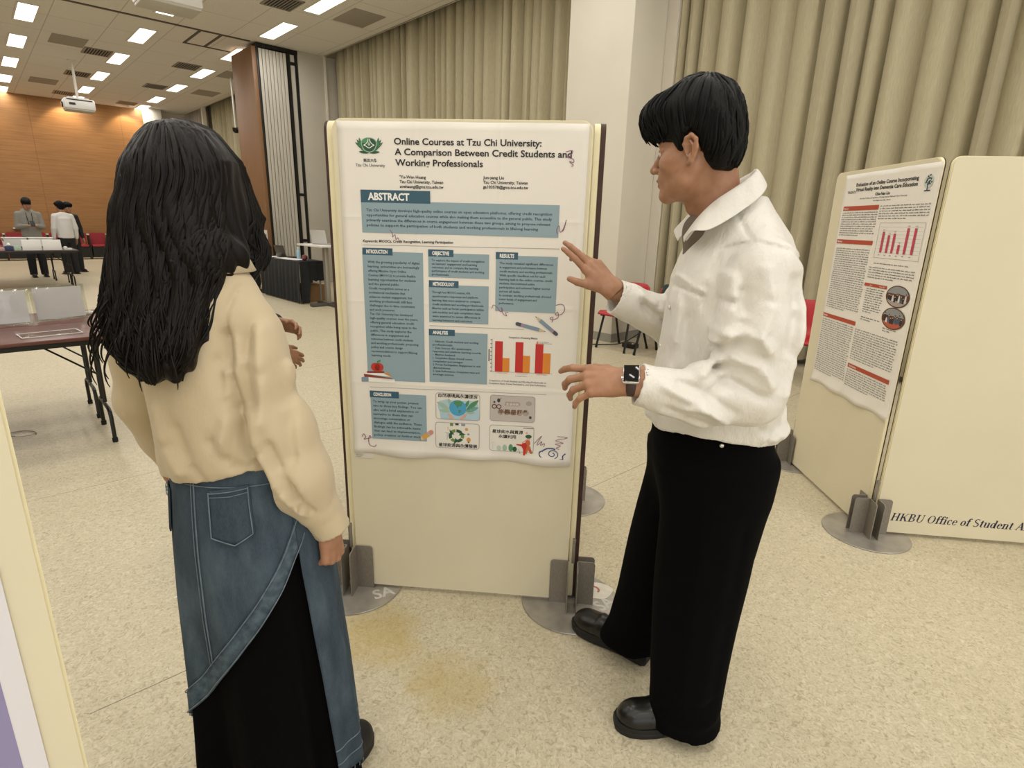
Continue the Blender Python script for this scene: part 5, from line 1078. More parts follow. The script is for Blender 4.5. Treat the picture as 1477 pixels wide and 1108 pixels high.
def hand_sdf(w, Rm, side, curl, spread, thumb, s=1.0, arm=0.12):
    """w wrist, Rm columns: finger direction, towards the thumb of a right hand, back of the hand; side -1 mirrors for a left hand"""
    K = [(0.088, 0.029, 0.001), (0.092, 0.008, 0.004), (0.087, -0.013, 0.002), (0.077, -0.031, -0.003)]; Ln = [(0.041, 0.025, 0.019), (0.045, 0.028, 0.020), (0.041, 0.026, 0.019), (0.032, 0.020, 0.017)]
    Rr = [(0.0098, 0.0088, 0.0080, 0.0066), (0.0100, 0.0090, 0.0082, 0.0068), (0.0096, 0.0086, 0.0078, 0.0064), (0.0085, 0.0076, 0.0068, 0.0058)]; W0 = [(0.004, 0.014, 0.0), (0.004, 0.005, 0.001), (0.004, -0.006, 0.001), (0.004, -0.015, 0.0)]
    meta = [rcone(W0[i], K[i], 0.0145, 0.0112) for i in range(4)]; fing = []
    for i in range(4):
        p = np.array(K[i]); pts = [p.copy()]; a = 0; sp = spread[i]
        for l, c_ in zip(Ln[i], curl[i]): a += rad(c_); p = p + l * np.array((math.cos(a) * math.cos(sp), math.cos(a) * math.sin(sp), -math.sin(a))); pts.append(p.copy())
        fing.append(chain(pts, Rr[i], 0.003))
    tp = [np.array((0.016, 0.020, -0.006))]
    for l, d in zip((0.044, 0.033, 0.027), thumb): tp.append(tp[-1] + l * nrm(d))
    th = chain(tp, [0.0155, 0.0118, 0.0100, 0.0078], 0.004); web = rcone((0.03, 0.012, -0.004), tuple(tp[1] * 0.8 + np.array(K[0]) * 0.2), 0.013, 0.009)
    palm = ellip((0.048, 0.0, -0.006), (0.046, 0.036, 0.013)); heel = ellip((0.026, -0.016, -0.010), (0.028, 0.018, 0.012)); fa = rcone((-arm, 0, -0.002), (0.006, 0, 0), 0.036, 0.024); flat = ellip((0.0, 0.0, 0.0), (0.036, 0.029, 0.020))
    def f(P):
        q = (P - w) @ Rm / s
        if side < 0: q = q * np.array((1, -1, 1))
        d = meta[0](q)
        for g in meta[1:]: d = smin(d, g(q), 0.010)
        d = smin(d, palm(q), 0.012); d = smin(d, heel(q), 0.012); d = smin(d, web(q), 0.014); d = smin(d, th(q), 0.008)
        fd = fing[0](q)
        for g in fing[1:]: fd = np.minimum(fd, g(q))
        d = smin(d, fd, 0.005); d = smin(d, flat(q), 0.012)
        qa = q * np.array((1, 0.88, 1.12)); d = smin(d, fa(qa), 0.012)
        return d * s
    return f
def bounds(pts, m): pts = np.array(pts); return pts.min(0) - m, pts.max(0) + m
# ---------------------------------------------------------------- strands of hair laid over a star-shaped volume
def march(f, c, dirs, rmax=0.4, n=70):
    """distance from c along each direction to the last crossing of the surface"""
    rr = np.linspace(0.02, rmax, n); P = (c + dirs[:, None, :] * rr[None, :, None]).reshape(-1, 3); d = f(P).reshape(len(dirs), n)
    ins = d < 0; last = np.where(ins.any(1), n - 1 - np.argmax(ins[:, ::-1], 1), 0); nx = np.minimum(last + 1, n - 1)
    d0 = d[np.arange(len(dirs)), last]; d1 = d[np.arange(len(dirs)), nx]; t = np.clip(d0 / np.where(np.abs(d0 - d1) < 1e-9, 1, d0 - d1), 0, 1); return rr[last] + t * (rr[nx] - rr[last])
def strips(mb, curves, wid, thick, outdir, n=6):
    """flattened tapering strands: curves list of point arrays, outdir list of outward directions"""
    for C_, O_, w_ in zip(curves, outdir, wid):
        k = len(C_)
        for_r = [(thick * (0.35 + 0.65 * math.sin(math.pi * min(1, (i + 1.2) / (k + 0.8)) ** 0.8)), w_ * (0.15 + 0.85 * math.sin(math.pi * min(1.0, (i + 1.5) / (k + 1.5)) ** 0.75))) for i in range(k)]
        mb.tube([tuple(p) for p in C_], for_r, n, True, up=tuple(O_))
SKIN = Nt('skin_tan', 0.5, 0, 0.4); _n = SKIN.noise(40, 3); SKIN.base(SKIN.ramp(_n, [(0.3, lin('9c7054')), (0.7, lin('ab8065'))])); SKIN.b.inputs['Subsurface Weight'].default_value = 0.08; SKIN.b.inputs['Subsurface Radius'].default_value = (0.01, 0.004, 0.002); SKIN.bump(SKIN.noise(260, 2), 0.1, 0.0006); SKIN = SKIN.m
LIPS = M('lip_skin', '8c5b4c', 0.45); EYEW = M('eye_white', 'd8d2c8', 0.2); IRIS = M('iris_dark', '1c120c', 0.1)
def hair_mat(name, a, b, rough=0.5):
    t = Nt(name, rough, 0, 0.2); v = t.scaled((70, 70, 6)); n = t.noise(5, 4, v); t.base(t.ramp(n, [(0.35, lin(a)), (0.7, lin(b))])); t.bump(n, 0.35, 0.002); t.b.inputs['Anisotropic'].default_value = 0.4; return t.m
HAIR_K = hair_mat('black_hair', '040404', '0b0a0a', 0.58); HAIR_D = hair_mat('dark_brown_hair', '080605', '17110e', 0.42)
def face_mat(c, Rm, s):
    def g(ctr):
        q = (ctr - c) @ Rm / s; m = np.zeros(len(q))
        m[(q[:, 0] > 0.086) & (((q[:, 1] / 0.0215) ** 2 + ((q[:, 2] + 0.0668) / 0.0125) ** 2) < 1)] = 1
        for s_ in (-1, 1):
            r = np.linalg.norm(q - np.array((0.0735, s_ * 0.032, 0)), axis=1); e = (r < 0.0129) & (q[:, 0] > 0.078) & (q[:, 2] < 0.0045) & (q[:, 2] > -0.006); m[e] = 2
            m[e & (np.hypot(q[:, 1] - s_ * 0.032, q[:, 2]) < 0.0058)] = 3
        return m
    return g
def shoe(parent, toe, heel, off, name='shoe', mat=None, sole_h=0.036, w=0.052, z0=0.0):
    toe = np.array((*toe, 0.0)); heel = np.array((*heel, 0.0)); d = toe - heel; L = np.linalg.norm(d); x = d / L; Rm = np.stack([x, np.array((-x[1], x[0], 0)), np.array((0, 0, 1.0))], 1)
    out = [];
    prof = [(0.0, 0.55), (0.04, 0.72), (0.12, 0.76), (0.28, 0.70), (0.45, 0.76), (0.62, 0.95), (0.76, 1.0), (0.88, 0.90), (0.96, 0.62), (1.0, 0.30)]
    side = [(u * L, w * k) for u, k in prof]; poly = side + [(u, -v) for u, v in side[::-1]]
    up_sdf_parts = [chain([(0.055, 0, 0.055), (0.12 * L / 0.3, 0, 0.055), (L * 0.62, 0, 0.048), (L * 0.80, 0, 0.045)], [0.036, 0.038, 0.040, 0.038], 0.03), ellip((L * 0.78, 0, sole_h + 0.004), (L * 0.205, w * 0.93, 0.046)), ellip((0.06, 0, 0.075), (0.05, 0.036, 0.055)), rcone((0.075, 0, 0.06), (0.075, 0, 0.12), 0.040, 0.038), ellip((L * 0.45, 0, 0.05), (L * 0.3, w * 0.72, 0.045))]
    def f(P):
        q = (P - heel) @ Rm; e = up_sdf_parts[0](q)
        for g in up_sdf_parts[1:]: e = smin(e, g(q), 0.02)
        e = e - 0.0028 * np.exp(-((q[:, 0] - L * 0.62 - 0.10 * q[:, 1] ** 2 / 0.002 * 0.1) / 0.006) ** 2) * (q[:, 2] > 0.045)
        e = np.maximum(e, np.maximum(sole_h - 0.004 - q[:, 2], q[:, 2] - 0.115)); return e
    lo, hi = bounds([heel + Rm @ np.array(p) for p in ((-0.02, -0.08, 0), (L + 0.02, 0.08, 0.14), (-0.02, 0.08, 0), (L + 0.02, -0.08, 0.14))], 0.01)
    v, q = iso(f, lo, hi, 0.004); o = np_mesh(name, [(relax(v, q, 1) + np.array((0, 0, z0)), q)], mat, parent, off)
    mb = MB(); X = Matrix(((Rm[0, 0], Rm[0, 1], 0, heel[0] - off[0]), (Rm[1, 0], Rm[1, 1], 0, heel[1] - off[1]), (0, 0, 1, z0), (0, 0, 0, 1)))
    rows = []
    for z, k in ((0.0, 0.96), (0.006, 1.0), (sole_h * 0.5, 1.02), (sole_h * 0.55, 0.985), (sole_h * 0.62, 1.02), (sole_h, 1.0)): rows.append([X @ Vector(((u - L / 2) * (1 + (k - 1) * 0.5) + L / 2, v_ * k, z)) for u, v_ in poly + poly[:1]])
    mb.grid(rows); n = len(poly); mb.add([r for r in rows[0][:-1]], [tuple(range(n))[::-1]]); mb.add([r for r in rows[-1][:-1]], [tuple(range(n))])
    mb.build('rubber_sole', M('black_rubber', '121211', 0.7), o, angle=50)
    return o
# ================================================================ THE MAN IN THE WHITE SHIRT
def hair_man(name, parent, off, c, Rm, s, mat, seed=1, n=230, zl=None, fringe=True):
    zx, zz = zl or ((-0.13, -0.075, -0.045, -0.030, -0.018, -0.004, 0.008, 0.017, 0.026, 0.042, 0.075, 0.11, 0.15), (-0.052, -0.060, -0.055, -0.03, 0.020, 0.034, 0.022, -0.012, -0.010, 0.018, 0.026, 0.028, 0.040))
    g = [ellip((-0.004, 0, 0.072), (0.098, 0.091, 0.098)), ellip((-0.056, 0, 0.0), (0.052, 0.070, 0.070)), ellip((-0.045, 0, 0.02), (0.062, 0.080, 0.06)), ellip((0.010, 0.0, 0.03), (0.05, 0.083, 0.06)), ellip((-0.04, 0, 0.06), (0.07, 0.085, 0.09))]
    if fringe: g.append(ellip((0.070, 0, 0.088), (0.068, 0.076, 0.056)))
    def loc(q):
        d = g[0](q)
        for h in g[1:]: d = smin(d, h(q), 0.02)
        d = d + 0.0022 * np.sin(q[:, 1] * 160 + 20 * q[:, 0] + 2 * np.sin(q[:, 2] * 50)) + 0.003 * waves(q, 60, seed)
        return smax(d, np.interp(q[:, 0], zx, zz) - q[:, 2], 0.008)
    lo, hi = bounds([c + Rm @ (np.array(p) * s) for p in ((-0.14, -0.12, -0.09), (0.17, 0.12, 0.2), (-0.14, 0.12, 0.2), (0.17, -0.12, -0.09), (-0.14, -0.12, 0.2), (0.17, 0.12, -0.09), (0.17, -0.12, 0.2), (-0.14, 0.12, -0.09))], 0.01)
    v, q = iso(lambda P: loc((P - c) @ Rm / s) * s, lo, hi, 0.0034 * max(1, s)); o = np_mesh(name, [(relax(v, q, 1), q)], mat, parent, off)
    rnd = np.random.RandomState(seed); cc = np.array((0, 0, 0.06)); crown = np.array((-0.035, 0.012, 0.17)) - cc; curves, outs, wid = [], [], []
    for i in range(n):
        ph = rnd.uniform(0, 2 * math.pi); ex, ey = 0.095 * math.cos(ph) + (0.03 if math.cos(ph) > 0.3 and fringe else 0), 0.085 * math.sin(ph); ez = np.interp(ex, zx, zz) + rnd.uniform(-0.004, 0.02)
        e = np.array((ex, ey, ez)) - cc; t0 = rnd.uniform(0.02, 0.6); k = 11; ts = np.linspace(t0, 1.0, k)
        ww = rnd.uniform(-0.25, 0.25); D = np.array([nrm((1 - t) * nrm(crown) + t * nrm(e) + np.array((0.20 * math.sin(math.pi * t) * (1 if math.cos(ph) > 0 else 0), ww * math.sin(math.pi * t) * 0.6, 0.15 * math.sin(math.pi * t)))) for t in ts])
        r = march(loc, cc, D, 0.22, 60) + 0.001; pts = cc + D * r[:, None]
        if fringe and math.cos(ph) > 0.45: tl = rnd.uniform(-0.002, 0.016); pts[-1] += np.array((0.003, 0, -tl)); pts[-2] += np.array((0.004, 0, -tl * 0.5)); pts[-3] += np.array((0.002, 0, -tl * 0.2))
        curves.append((c + (pts * s) @ Rm.T) - off); outs.append(Rm @ D[0]); wid.append(rnd.uniform(0.004, 0.0085) * s)
    mb = MB(); strips(mb, curves, wid, 0.0024 * s, outs, 5); mb.build('strands', mat, o, angle=180)
    return o
MR = np.array((0.50, 1.48, 0.0))
man = thing('person', 'man in white shirt and wide black trousers gesturing at the poster with both hands', 'person', tuple(MR))
Hc = np.array((0.431, 1.465, 1.664)); hf = nrm((-0.85, 0.52, -0.12)); Hr = frame3(hf, (0.02, 0.0, 1)); HS = 0.97
headf = head_sdf(Hc, Hr, HS)
neck = chain([(0.478, 1.476, 1.63), (0.500, 1.48, 1.53), (0.535, 1.482, 1.43)], [0.056, 0.058, 0.075], 0.02); chest0 = ellip((0.56, 1.48, 1.40), (0.11, 0.17, 0.10)); adam = ellip((0.437, 1.485, 1.535), (0.014, 0.014, 0.018))
def f_head(P): return smin(smin(headf(P), smin(neck(P), adam(P), 0.012), 0.022), chest0(P), 0.03)
hp = iso(f_head, (0.28, 1.28, 1.33), (0.70, 1.68, 1.80), 0.0027)
# left hand, palm down and fingers spread towards the poster
LW = np.array((0.262, 1.252, 1.142)); Lf = nrm((-0.955, 0.22, -0.06)); LRm = frame3(Lf, (-0.05, -0.70, 0.70)); LRm[:, 1] = LRm[:, 1]
lh0 = hand_sdf(LW, LRm, -1, [(10, 24, 16), (26, 34, 22), (30, 36, 24), (24, 30, 22)], [0.20, 0.05, -0.10, -0.34], [(0.75, 0.62, -0.45), (0.92, 0.30, -0.30), (0.97, 0.12, -0.2)], 1.0, 0.04)
lfa = rcone((0.37, 1.249, 1.120), (0.268, 1.251, 1.140), 0.033, 0.0255)
lh = lambda P: smin(lh0(P), lfa(P), 0.015)
lo, hi = bounds([LW + LRm @ np.array(p) for p in ((-0.14, -0.07, -0.1), (0.21, 0.09, 0.05), (-0.14, 0.09, 0.05), (0.21, -0.09, -0.1), (0.21, 0.09, -0.1), (0.21, -0.09, 0.05))], 0.01); lp_ = iso(lh, lo, hi, 0.0021)
RW = np.array((0.290, 1.70, 1.306)); Rf = nrm((-0.70, 0.16, 0.69)); t_ = nrm((-0.55, -0.66, -0.45)); n_ = nrm(np.cross(Rf, t_)); RRm = np.stack([Rf, nrm(t_ - Rf * (t_ @ Rf)), nrm(np.cross(Rf, t_))], 1)
rh = hand_sdf(RW, RRm, 1, [(-4, 8, 6), (2, 10, 8), (26, 34, 20), (40, 40, 26)], [0.06, -0.04, -0.08, -0.12], [(0.80, 0.58, -0.16), (0.78, 0.62, -0.05), (0.82, 0.56, 0.05)], 1.06, 0.10)
# the forearm comes in from the sleeve at its own angle, so the wrist bends
rfa = rcone((0.40, 1.715, 1.250), (0.297, 1.70, 1.300), 0.034, 0.0275)
rh2 = lambda P: smin(np.where(((P - RW) @ Rf) < -0.02, 1.0, rh(P)), rfa(P), 0.02)
lo, hi = bounds([RW + RRm @ np.array(p) for p in ((-0.05, -0.07, -0.09), (0.21, 0.12, 0.05), (-0.05, 0.12, 0.05), (0.21, -0.07, -0.09), (0.21, 0.12, -0.09), (-0.05, -0.07, 0.05))] + [np.array((0.44, 1.74, 1.23))], 0.012); rp_ = iso(rh2, lo, hi, 0.0021)
inner = [loft([(0.80, 0.565, 1.475, 0.12, 0.15), (1.0, 0.565, 1.475, 0.10, 0.14), (1.35, 0.56, 1.48, 0.12, 0.17)], 0), chain([(0.57, 1.385, 0.88), (0.545, 1.39, 0.5), (0.60, 1.40, 0.09)], [0.085, 0.06, 0.04]), chain([(0.56, 1.57, 0.88), (0.50, 1.62, 0.5), (0.47, 1.68, 0.09)], [0.085, 0.06, 0.04]), chain([(0.57, 1.30, 1.39), (0.545, 1.25, 1.115), (0.33, 1.25, 1.13)], [0.05, 0.04, 0.03]), chain([(0.57, 1.66, 1.39), (0.51, 1.745, 1.19), (0.38, 1.715, 1.26)], [0.05, 0.04, 0.03])]
bp_ = iso(lambda P: np.min([g(P) for g in inner], axis=0), (0.25, 1.15, 0.02), (0.78, 1.85, 1.5), 0.014)
fm = face_mat(Hc, Hr, HS)
body = np_mesh('body', [(relax(*hp, 1), hp[1]), (relax(*lp_, 1), lp_[1]), (relax(*rp_, 1), rp_[1]), bp_], [SKIN, LIPS, EYEW, IRIS], man, MR, fm)
hair_man('hair', man, MR, Hc, Hr, HS, HAIR_K)
mb = MB()
for s_ in (-1, 1):
    for i in range(9):
        u = i / 8; a = np.array((0.090 - 0.012 * u * u - 0.003, s_ * (0.016 + 0.036 * u), 0.020 + 0.006 * math.sin(u * 2.4))); b = a + np.array((0.001, s_ * 0.009, 0.004))
        mb.tube([tuple(Hc + Hr @ (a * HS) - MR), tuple(Hc + Hr @ (b * HS) - MR)], [(0.0014, 0.003), (0.0008, 0.001)], 5)
mb.build('eyebrows', HAIR_K, man)
# ---- shirt
SATIN = Nt('white_satin', 0.42, 0, 0.4); SATIN.base(lin('dcd8cf')); SATIN.b.inputs['Sheen Weight'].default_value = 0.2; SATIN.bump(SATIN.noise(9, 5, SATIN.scaled((1.6, 1.6, 0.8)), 0.62), 0.55, 0.02); SATIN = SATIN.m
TA = math.atan2(0.12, -0.99)
torso = loft([(0.90, 0.547, 1.47, 0.145, 0.165), (0.945, 0.549, 1.47, 0.164, 0.178), (0.985, 0.552, 1.47, 0.178, 0.188), (1.04, 0.556, 1.472, 0.178, 0.192), (1.16, 0.558, 1.475, 0.166, 0.190), (1.28, 0.556, 1.478, 0.156, 0.190), (1.36, 0.558, 1.48, 0.150, 0.185), (1.42, 0.562, 1.48, 0.136, 0.160), (1.47, 0.566, 1.48, 0.118, 0.12), (1.53, 0.545, 1.48, 0.088, 0.085), (1.56, 0.54, 1.48, 0.075, 0.075)], TA)
shl = chain([(0.570, 1.30, 1.402), (0.565, 1.40, 1.455), (0.556, 1.48, 1.48), (0.565, 1.56, 1.455), (0.568, 1.65, 1.402)], [0.066, 0.062, 0.068, 0.062, 0.064], 0.02)
backb = ellip((0.608, 1.48, 1.34), (0.086, 0.160, 0.13))
upL = chain([(0.560, 1.295, 1.385), (0.552, 1.262, 1.26), (0.542, 1.245, 1.125)], [0.079, 0.081, 0.071], 0.02); foL = chain([(0.548, 1.245, 1.115), (0.44, 1.243, 1.108), (0.345, 1.249, 1.122)], [0.068, 0.064, 0.054], 0.02)
cuL = rcone((0.350, 1.249, 1.122), (0.285, 1.251, 1.137), 0.050, 0.049)
upR = chain([(0.562, 1.655, 1.380), (0.535, 1.715, 1.27), (0.515, 1.745, 1.185)], [0.076, 0.074, 0.068], 0.02); foR = chain([(0.515, 1.745, 1.18), (0.42, 1.722, 1.235), (0.345, 1.708, 1.262)], [0.068, 0.062, 0.056], 0.02); cuR = rcone((0.36, 1.711, 1.258), (0.298, 1.70, 1.281), 0.054, 0.053)
FL = path_folds([(0.416, 1.2, 1.19), (0.455, 1.2, 1.255), (0.51, 1.2, 1.275), (0.55, 1.2, 1.225)], 0.011, 0.013) + path_folds([(0.405, 1.2, 1.165), (0.47, 1.2, 1.215), (0.53, 1.2, 1.20), (0.565, 1.2, 1.15)], 0.010, 0.012) + path_folds([(0.42, 1.2, 1.13), (0.48, 1.2, 1.165), (0.55, 1.2, 1.13)], -0.009, 0.010) + \
     path_folds([(0.33, 1.2, 1.15), (0.40, 1.2, 1.115), (0.47, 1.2, 1.075)], 0.008, 0.010) + path_folds([(0.36, 1.2, 1.155), (0.42, 1.2, 1.14), (0.50, 1.2, 1.09)], -0.007, 0.009) + path_folds([(0.335, 1.2, 1.10), (0.40, 1.2, 1.075), (0.46, 1.2, 1.055)], -0.006, 0.009) + path_folds([(0.37, 1.2, 1.10), (0.43, 1.2, 1.10), (0.49, 1.2, 1.06)], 0.006, 0.008) + \
     path_folds([(0.47, 1.2, 1.40), (0.475, 1.2, 1.33), (0.445, 1.2, 1.25)], 0.009, 0.016) + path_folds([(0.53, 1.2, 1.42), (0.545, 1.2, 1.34), (0.52, 1.2, 1.27)], 0.007, 0.018) + path_folds([(0.60, 1.2, 1.40), (0.61, 1.2, 1.32), (0.585, 1.2, 1.22)], -0.009, 0.016) + path_folds([(0.50, 1.2, 1.37), (0.50, 1.2, 1.30), (0.48, 1.2, 1.24)], -0.007, 0.012) + path_folds([(0.64, 1.2, 1.35), (0.62, 1.2, 1.22), (0.60, 1.2, 1.12)], 0.008, 0.016)
BODYF = path_folds([(0.72, 1.3, 1.22), (0.66, 1.3, 1.10), (0.60, 1.3, 1.02)], 0.010, 0.018) + path_folds([(0.74, 1.3, 1.10), (0.68, 1.3, 1.02), (0.62, 1.3, 0.97)], -0.008, 0.014) + path_folds([(0.70, 1.3, 1.36), (0.71, 1.3, 1.22), (0.70, 1.3, 1.08)], -0.007, 0.016) + path_folds([(0.43, 1.3, 1.30), (0.43, 1.3, 1.15), (0.40, 1.3, 1.02)], -0.007, 0.012) + path_folds([(0.46, 1.3, 1.28), (0.47, 1.3, 1.15), (0.45, 1.3, 1.02)], 0.008, 0.016) + path_folds([(0.405, 1.3, 1.33), (0.40, 1.3, 1.18), (0.38, 1.3, 1.0)], 0.007, 0.010) + \
        path_folds([(0.60, 1.3, 1.0), (0.68, 1.3, 0.975), (0.74, 1.3, 1.0)], 0.008, 0.014)
SEAM = path_folds([(0.513, 1.3, 1.541), (0.522, 1.3, 1.50), (0.530, 1.3, 1.46)], -0.0045, 0.0045) + path_folds([(0.445, 1.3, 1.30), (0.455, 1.3, 1.37), (0.480, 1.3, 1.435), (0.53, 1.3, 1.458), (0.60, 1.3, 1.44), (0.66, 1.3, 1.40), (0.69, 1.3, 1.31)], -0.006, 0.005) + path_folds([(0.385, 1.3, 1.366), (0.405, 1.3, 1.374), (0.425, 1.3, 1.352), (0.452, 1.3, 1.337)], 0.004, 0.0045) + path_folds([(0.388, 1.3, 1.356), (0.400, 1.3, 1.345), (0.425, 1.3, 1.335), (0.452, 1.3, 1.328)], -0.004, 0.004)
RF = path_folds([(0.36, 1.6, 1.30), (0.42, 1.6, 1.26), (0.47, 1.6, 1.22)], 0.009, 0.012) + path_folds([(0.37, 1.6, 1.27), (0.43, 1.6, 1.225), (0.50, 1.6, 1.20)], -0.009, 0.011) + path_folds([(0.38, 1.6, 1.32), (0.45, 1.6, 1.29), (0.52, 1.6, 1.24)], -0.007, 0.010)
def cuffcut(d, P, tip, ax, core):
    ax = nrm(ax); h = (P - tip) @ ax; d = np.maximum(d, h); return np.maximum(d, -np.maximum(core(P), -0.05 - h))
LAX = nrm((-0.97, 0.03, 0.22)); LT = np.array((0.288, 1.251, 1.136)); coreL = rcone((0.40, 1.249, 1.115), (0.25, 1.252, 1.145), 0.042, 0.042)
RAX = nrm((-0.93, -0.16, 0.34)); RT = np.array((0.300, 1.70, 1.280)); coreR = rcone((0.40, 1.715, 1.245), (0.26, 1.695, 1.297), 0.046, 0.046)
vneck = chain([(0.47, 1.48, 1.62), (0.448, 1.475, 1.560), (0.430, 1.47, 1.528)], [0.060, 0.034, 0.012], 0.01)
neckhole = chain([(0.53, 1.48, 1.56), (0.49, 1.48, 1.62)], [0.062, 0.066])
hemcore = loft([(0.85, 0.550, 1.47, 0.145, 0.160), (1.00, 0.553, 1.47, 0.150, 0.165)], TA)
def f_shirt(P):
    near = P[:, 1] < 1.47
    t = smin(torso(P), shl(P), 0.05); t = smin(t, backb(P), 0.05)
    t = t - np.where(near, 1.6 * folds(P, BODYF, 1), 0) - 0.004 * waves(P * np.array((1, 1, 0.6)), 26, 3) * np.clip((1.45 - P[:, 2]) / 0.1, 0, 1)
    t = t - 0.006 * np.sin(np.arctan2(P[:, 1] - 1.47, P[:, 0] - 0.56) * 9 + 1) * np.clip((1.06 - P[:, 2]) / 0.1, 0, 1)
    L = smin(smin(upL(P), foL(P), 0.028), cuL(P), 0.008); L = L - 1.6 * folds(P, FL, 1) - 0.003 * waves(P, 45, 5) - 0.010 * np.clip(0.16 - np.abs(waves(P * np.array((0.7, 1, 1.0)), 42, 51)), 0, 1) * np.clip((1.33 - P[:, 2]) / 0.15, 0.25, 1); L = cuffcut(L, P, LT, LAX, coreL)
    R_ = smin(smin(upR(P), foR(P), 0.028), cuR(P), 0.008); R_ = R_ - 1.5 * folds(P, RF, 1) - 0.003 * waves(P, 45, 6); R_ = cuffcut(R_, P, RT, RAX, coreR)
    d = smin(smin(t, L, 0.012), R_, 0.012); d = d - np.where(near, 1.3 * folds(P, SEAM, 1), 0)
    d = smax(d, -vneck(P), 0.006); d = smax(d, -neckhole(P), 0.006); d = np.maximum(d, -hemcore(P)); return np.maximum(d, np.interp(P[:, 0], (0.38, 0.50, 0.62, 0.76), (0.975, 0.990, 0.965, 0.940)) + 0.003 * np.sin(P[:, 0] * 45) - P[:, 2])
sv = iso(f_shirt, (0.25, 1.11, 0.92), (0.80, 1.86, 1.60), 0.0046)
shirt = np_mesh('shirt', [(relax(*sv, 1), sv[1])], SATIN, man, MR)
# collar: a folded strip running round the neck from lapel tip to lapel tip
def mirror(p): return (p[0] + 0.012, 2 * 1.478 - p[1], p[2])
half = [((0.420, 1.442, 1.462), (0.414, 1.448, 1.460), (0.412, 1.430, 1.448)), ((0.442, 1.424, 1.502), (0.438, 1.416, 1.510), (0.412, 1.376, 1.476)), ((0.466, 1.417, 1.534), (0.466, 1.406, 1.546), (0.445, 1.354, 1.480)), ((0.500, 1.415, 1.555), (0.503, 1.404, 1.574), (0.500, 1.356, 1.512)), ((0.540, 1.430, 1.580), (0.546, 1.420, 1.602), (0.562, 1.378, 1.556)), ((0.562, 1.455, 1.592), (0.572, 1.447, 1.622), (0.596, 1.428, 1.584)), ((0.568, 1.478, 1.595), (0.578, 1.478, 1.626), (0.606, 1.478, 1.590))]
full = half + [tuple(mirror(p) if i < 99 else p for i, p in enumerate(r)) for r in half[-2::-1]]
rows = [spline([r[k] for r in full], 5) for k in range(3)]
mid = [a.lerp(b, 0.5) + Vector((0, 0, 0.004)) for a, b in zip(rows[1], rows[2])]; top2 = [a.lerp(b, 0.12) + Vector((0, 0, 0.004)) for a, b in zip(rows[1], rows[2])]
low = [a + Vector((0.0, 0, -0.012)) for a in rows[0]]
mb = MB(); mb.grid([[tuple(p - Vector(MR)) for p in r] for r in (low, rows[0], rows[1], top2, mid, rows[2])]); o = mb.build('collar', SATIN, shirt, angle=180)
md = o.modifiers.new('thick', 'SOLIDIFY'); md.thickness = 0.0035; md.offset = 0; md = o.modifiers.new('soft', 'SUBSURF'); md.levels = 1; md.render_levels = 2
# grey-brown shirt under the collar
us = chain([(0.515, 1.48, 1.49), (0.470, 1.477, 1.475), (0.455, 1.474, 1.42)], [0.062, 0.046, 0.03], 0.02); u_ = iso(us, (0.38, 1.38, 1.36), (0.60, 1.58, 1.56), 0.005)
np_mesh('undershirt', [u_], M('taupe_cotton', '6f6357', 0.8), man, MR)
mb = MB()
for x, y, z in ((0.393, 1.435, 1.29), (0.380, 1.435, 1.19), (0.372, 1.44, 1.09)): mb.ell((x - MR[0], y - MR[1], z), (0.003, 0.0055, 0.0055), 10, 6)
mb.build('buttons', M('pearl', 'd9d5cb', 0.25), shirt)
# ---- trousers
BLKCLOTH = Nt('black_trousers', 0.95, 0, 0.08); BLKCLOTH.base(lin('060506')); BLKCLOTH.bump(BLKCLOTH.noise(300, 2), 0.1, 0.0006); BLKCLOTH = BLKCLOTH.m
pel = loft([(0.70, 0.558, 1.475, 0.10, 0.12), (0.80, 0.562, 1.475, 0.146, 0.175), (0.86, 0.560, 1.475, 0.162, 0.182), (0.95, 0.556, 1.475, 0.160, 0.170), (1.02, 0.555, 1.475, 0.150, 0.16)], TA)
nl = loft([(0.035, 0.556, 1.39, 0.108, 0.098), (0.10, 0.550, 1.39, 0.104, 0.096), (0.25, 0.545, 1.39, 0.112, 0.10), (0.45, 0.545, 1.39, 0.122, 0.105), (0.62, 0.548, 1.392, 0.130, 0.112), (0.78, 0.560, 1.392, 0.143, 0.117), (0.88, 0.565, 1.41, 0.145, 0.112)], 0)
fl = loft([(0.04, 0.450, 1.678, 0.118, 0.080), (0.09, 0.448, 1.675, 0.116, 0.082), (0.17, 0.456, 1.664, 0.098, 0.086), (0.30, 0.475, 1.645, 0.10, 0.098), (0.48, 0.495, 1.625, 0.105, 0.105), (0.65, 0.525, 1.60, 0.122, 0.112), (0.80, 0.555, 1.57, 0.138, 0.112), (0.88, 0.56, 1.56, 0.14, 0.105)], rad(-12))
TF = path_folds([(0.50, 1.3, 0.80), (0.49, 1.3, 0.55), (0.50, 1.3, 0.15)], 0.006, 0.022) + path_folds([(0.60, 1.3, 0.78), (0.60, 1.3, 0.5), (0.59, 1.3, 0.15)], -0.006, 0.02) + path_folds([(0.46, 1.3, 0.20), (0.55, 1.3, 0.16), (0.62, 1.3, 0.19)], -0.005, 0.018) + path_folds([(0.45, 1.3, 0.12), (0.54, 1.3, 0.095), (0.63, 1.3, 0.12)], 0.006, 0.018)
def f_tr(P):
    d = smin(smin(nl(P), fl(P), 0.015), pel(P), 0.06); d = d - folds(P, TF, 1) - 0.004 * waves(P * np.array((1, 1, 0.5)), 28, 9)
    cut = np.where((P[:, 1] > 1.53) & (P[:, 0] < 0.60), 0.070, 0.038); return np.maximum(d, cut + 0.006 * np.sin(P[:, 0] * 40) - P[:, 2])
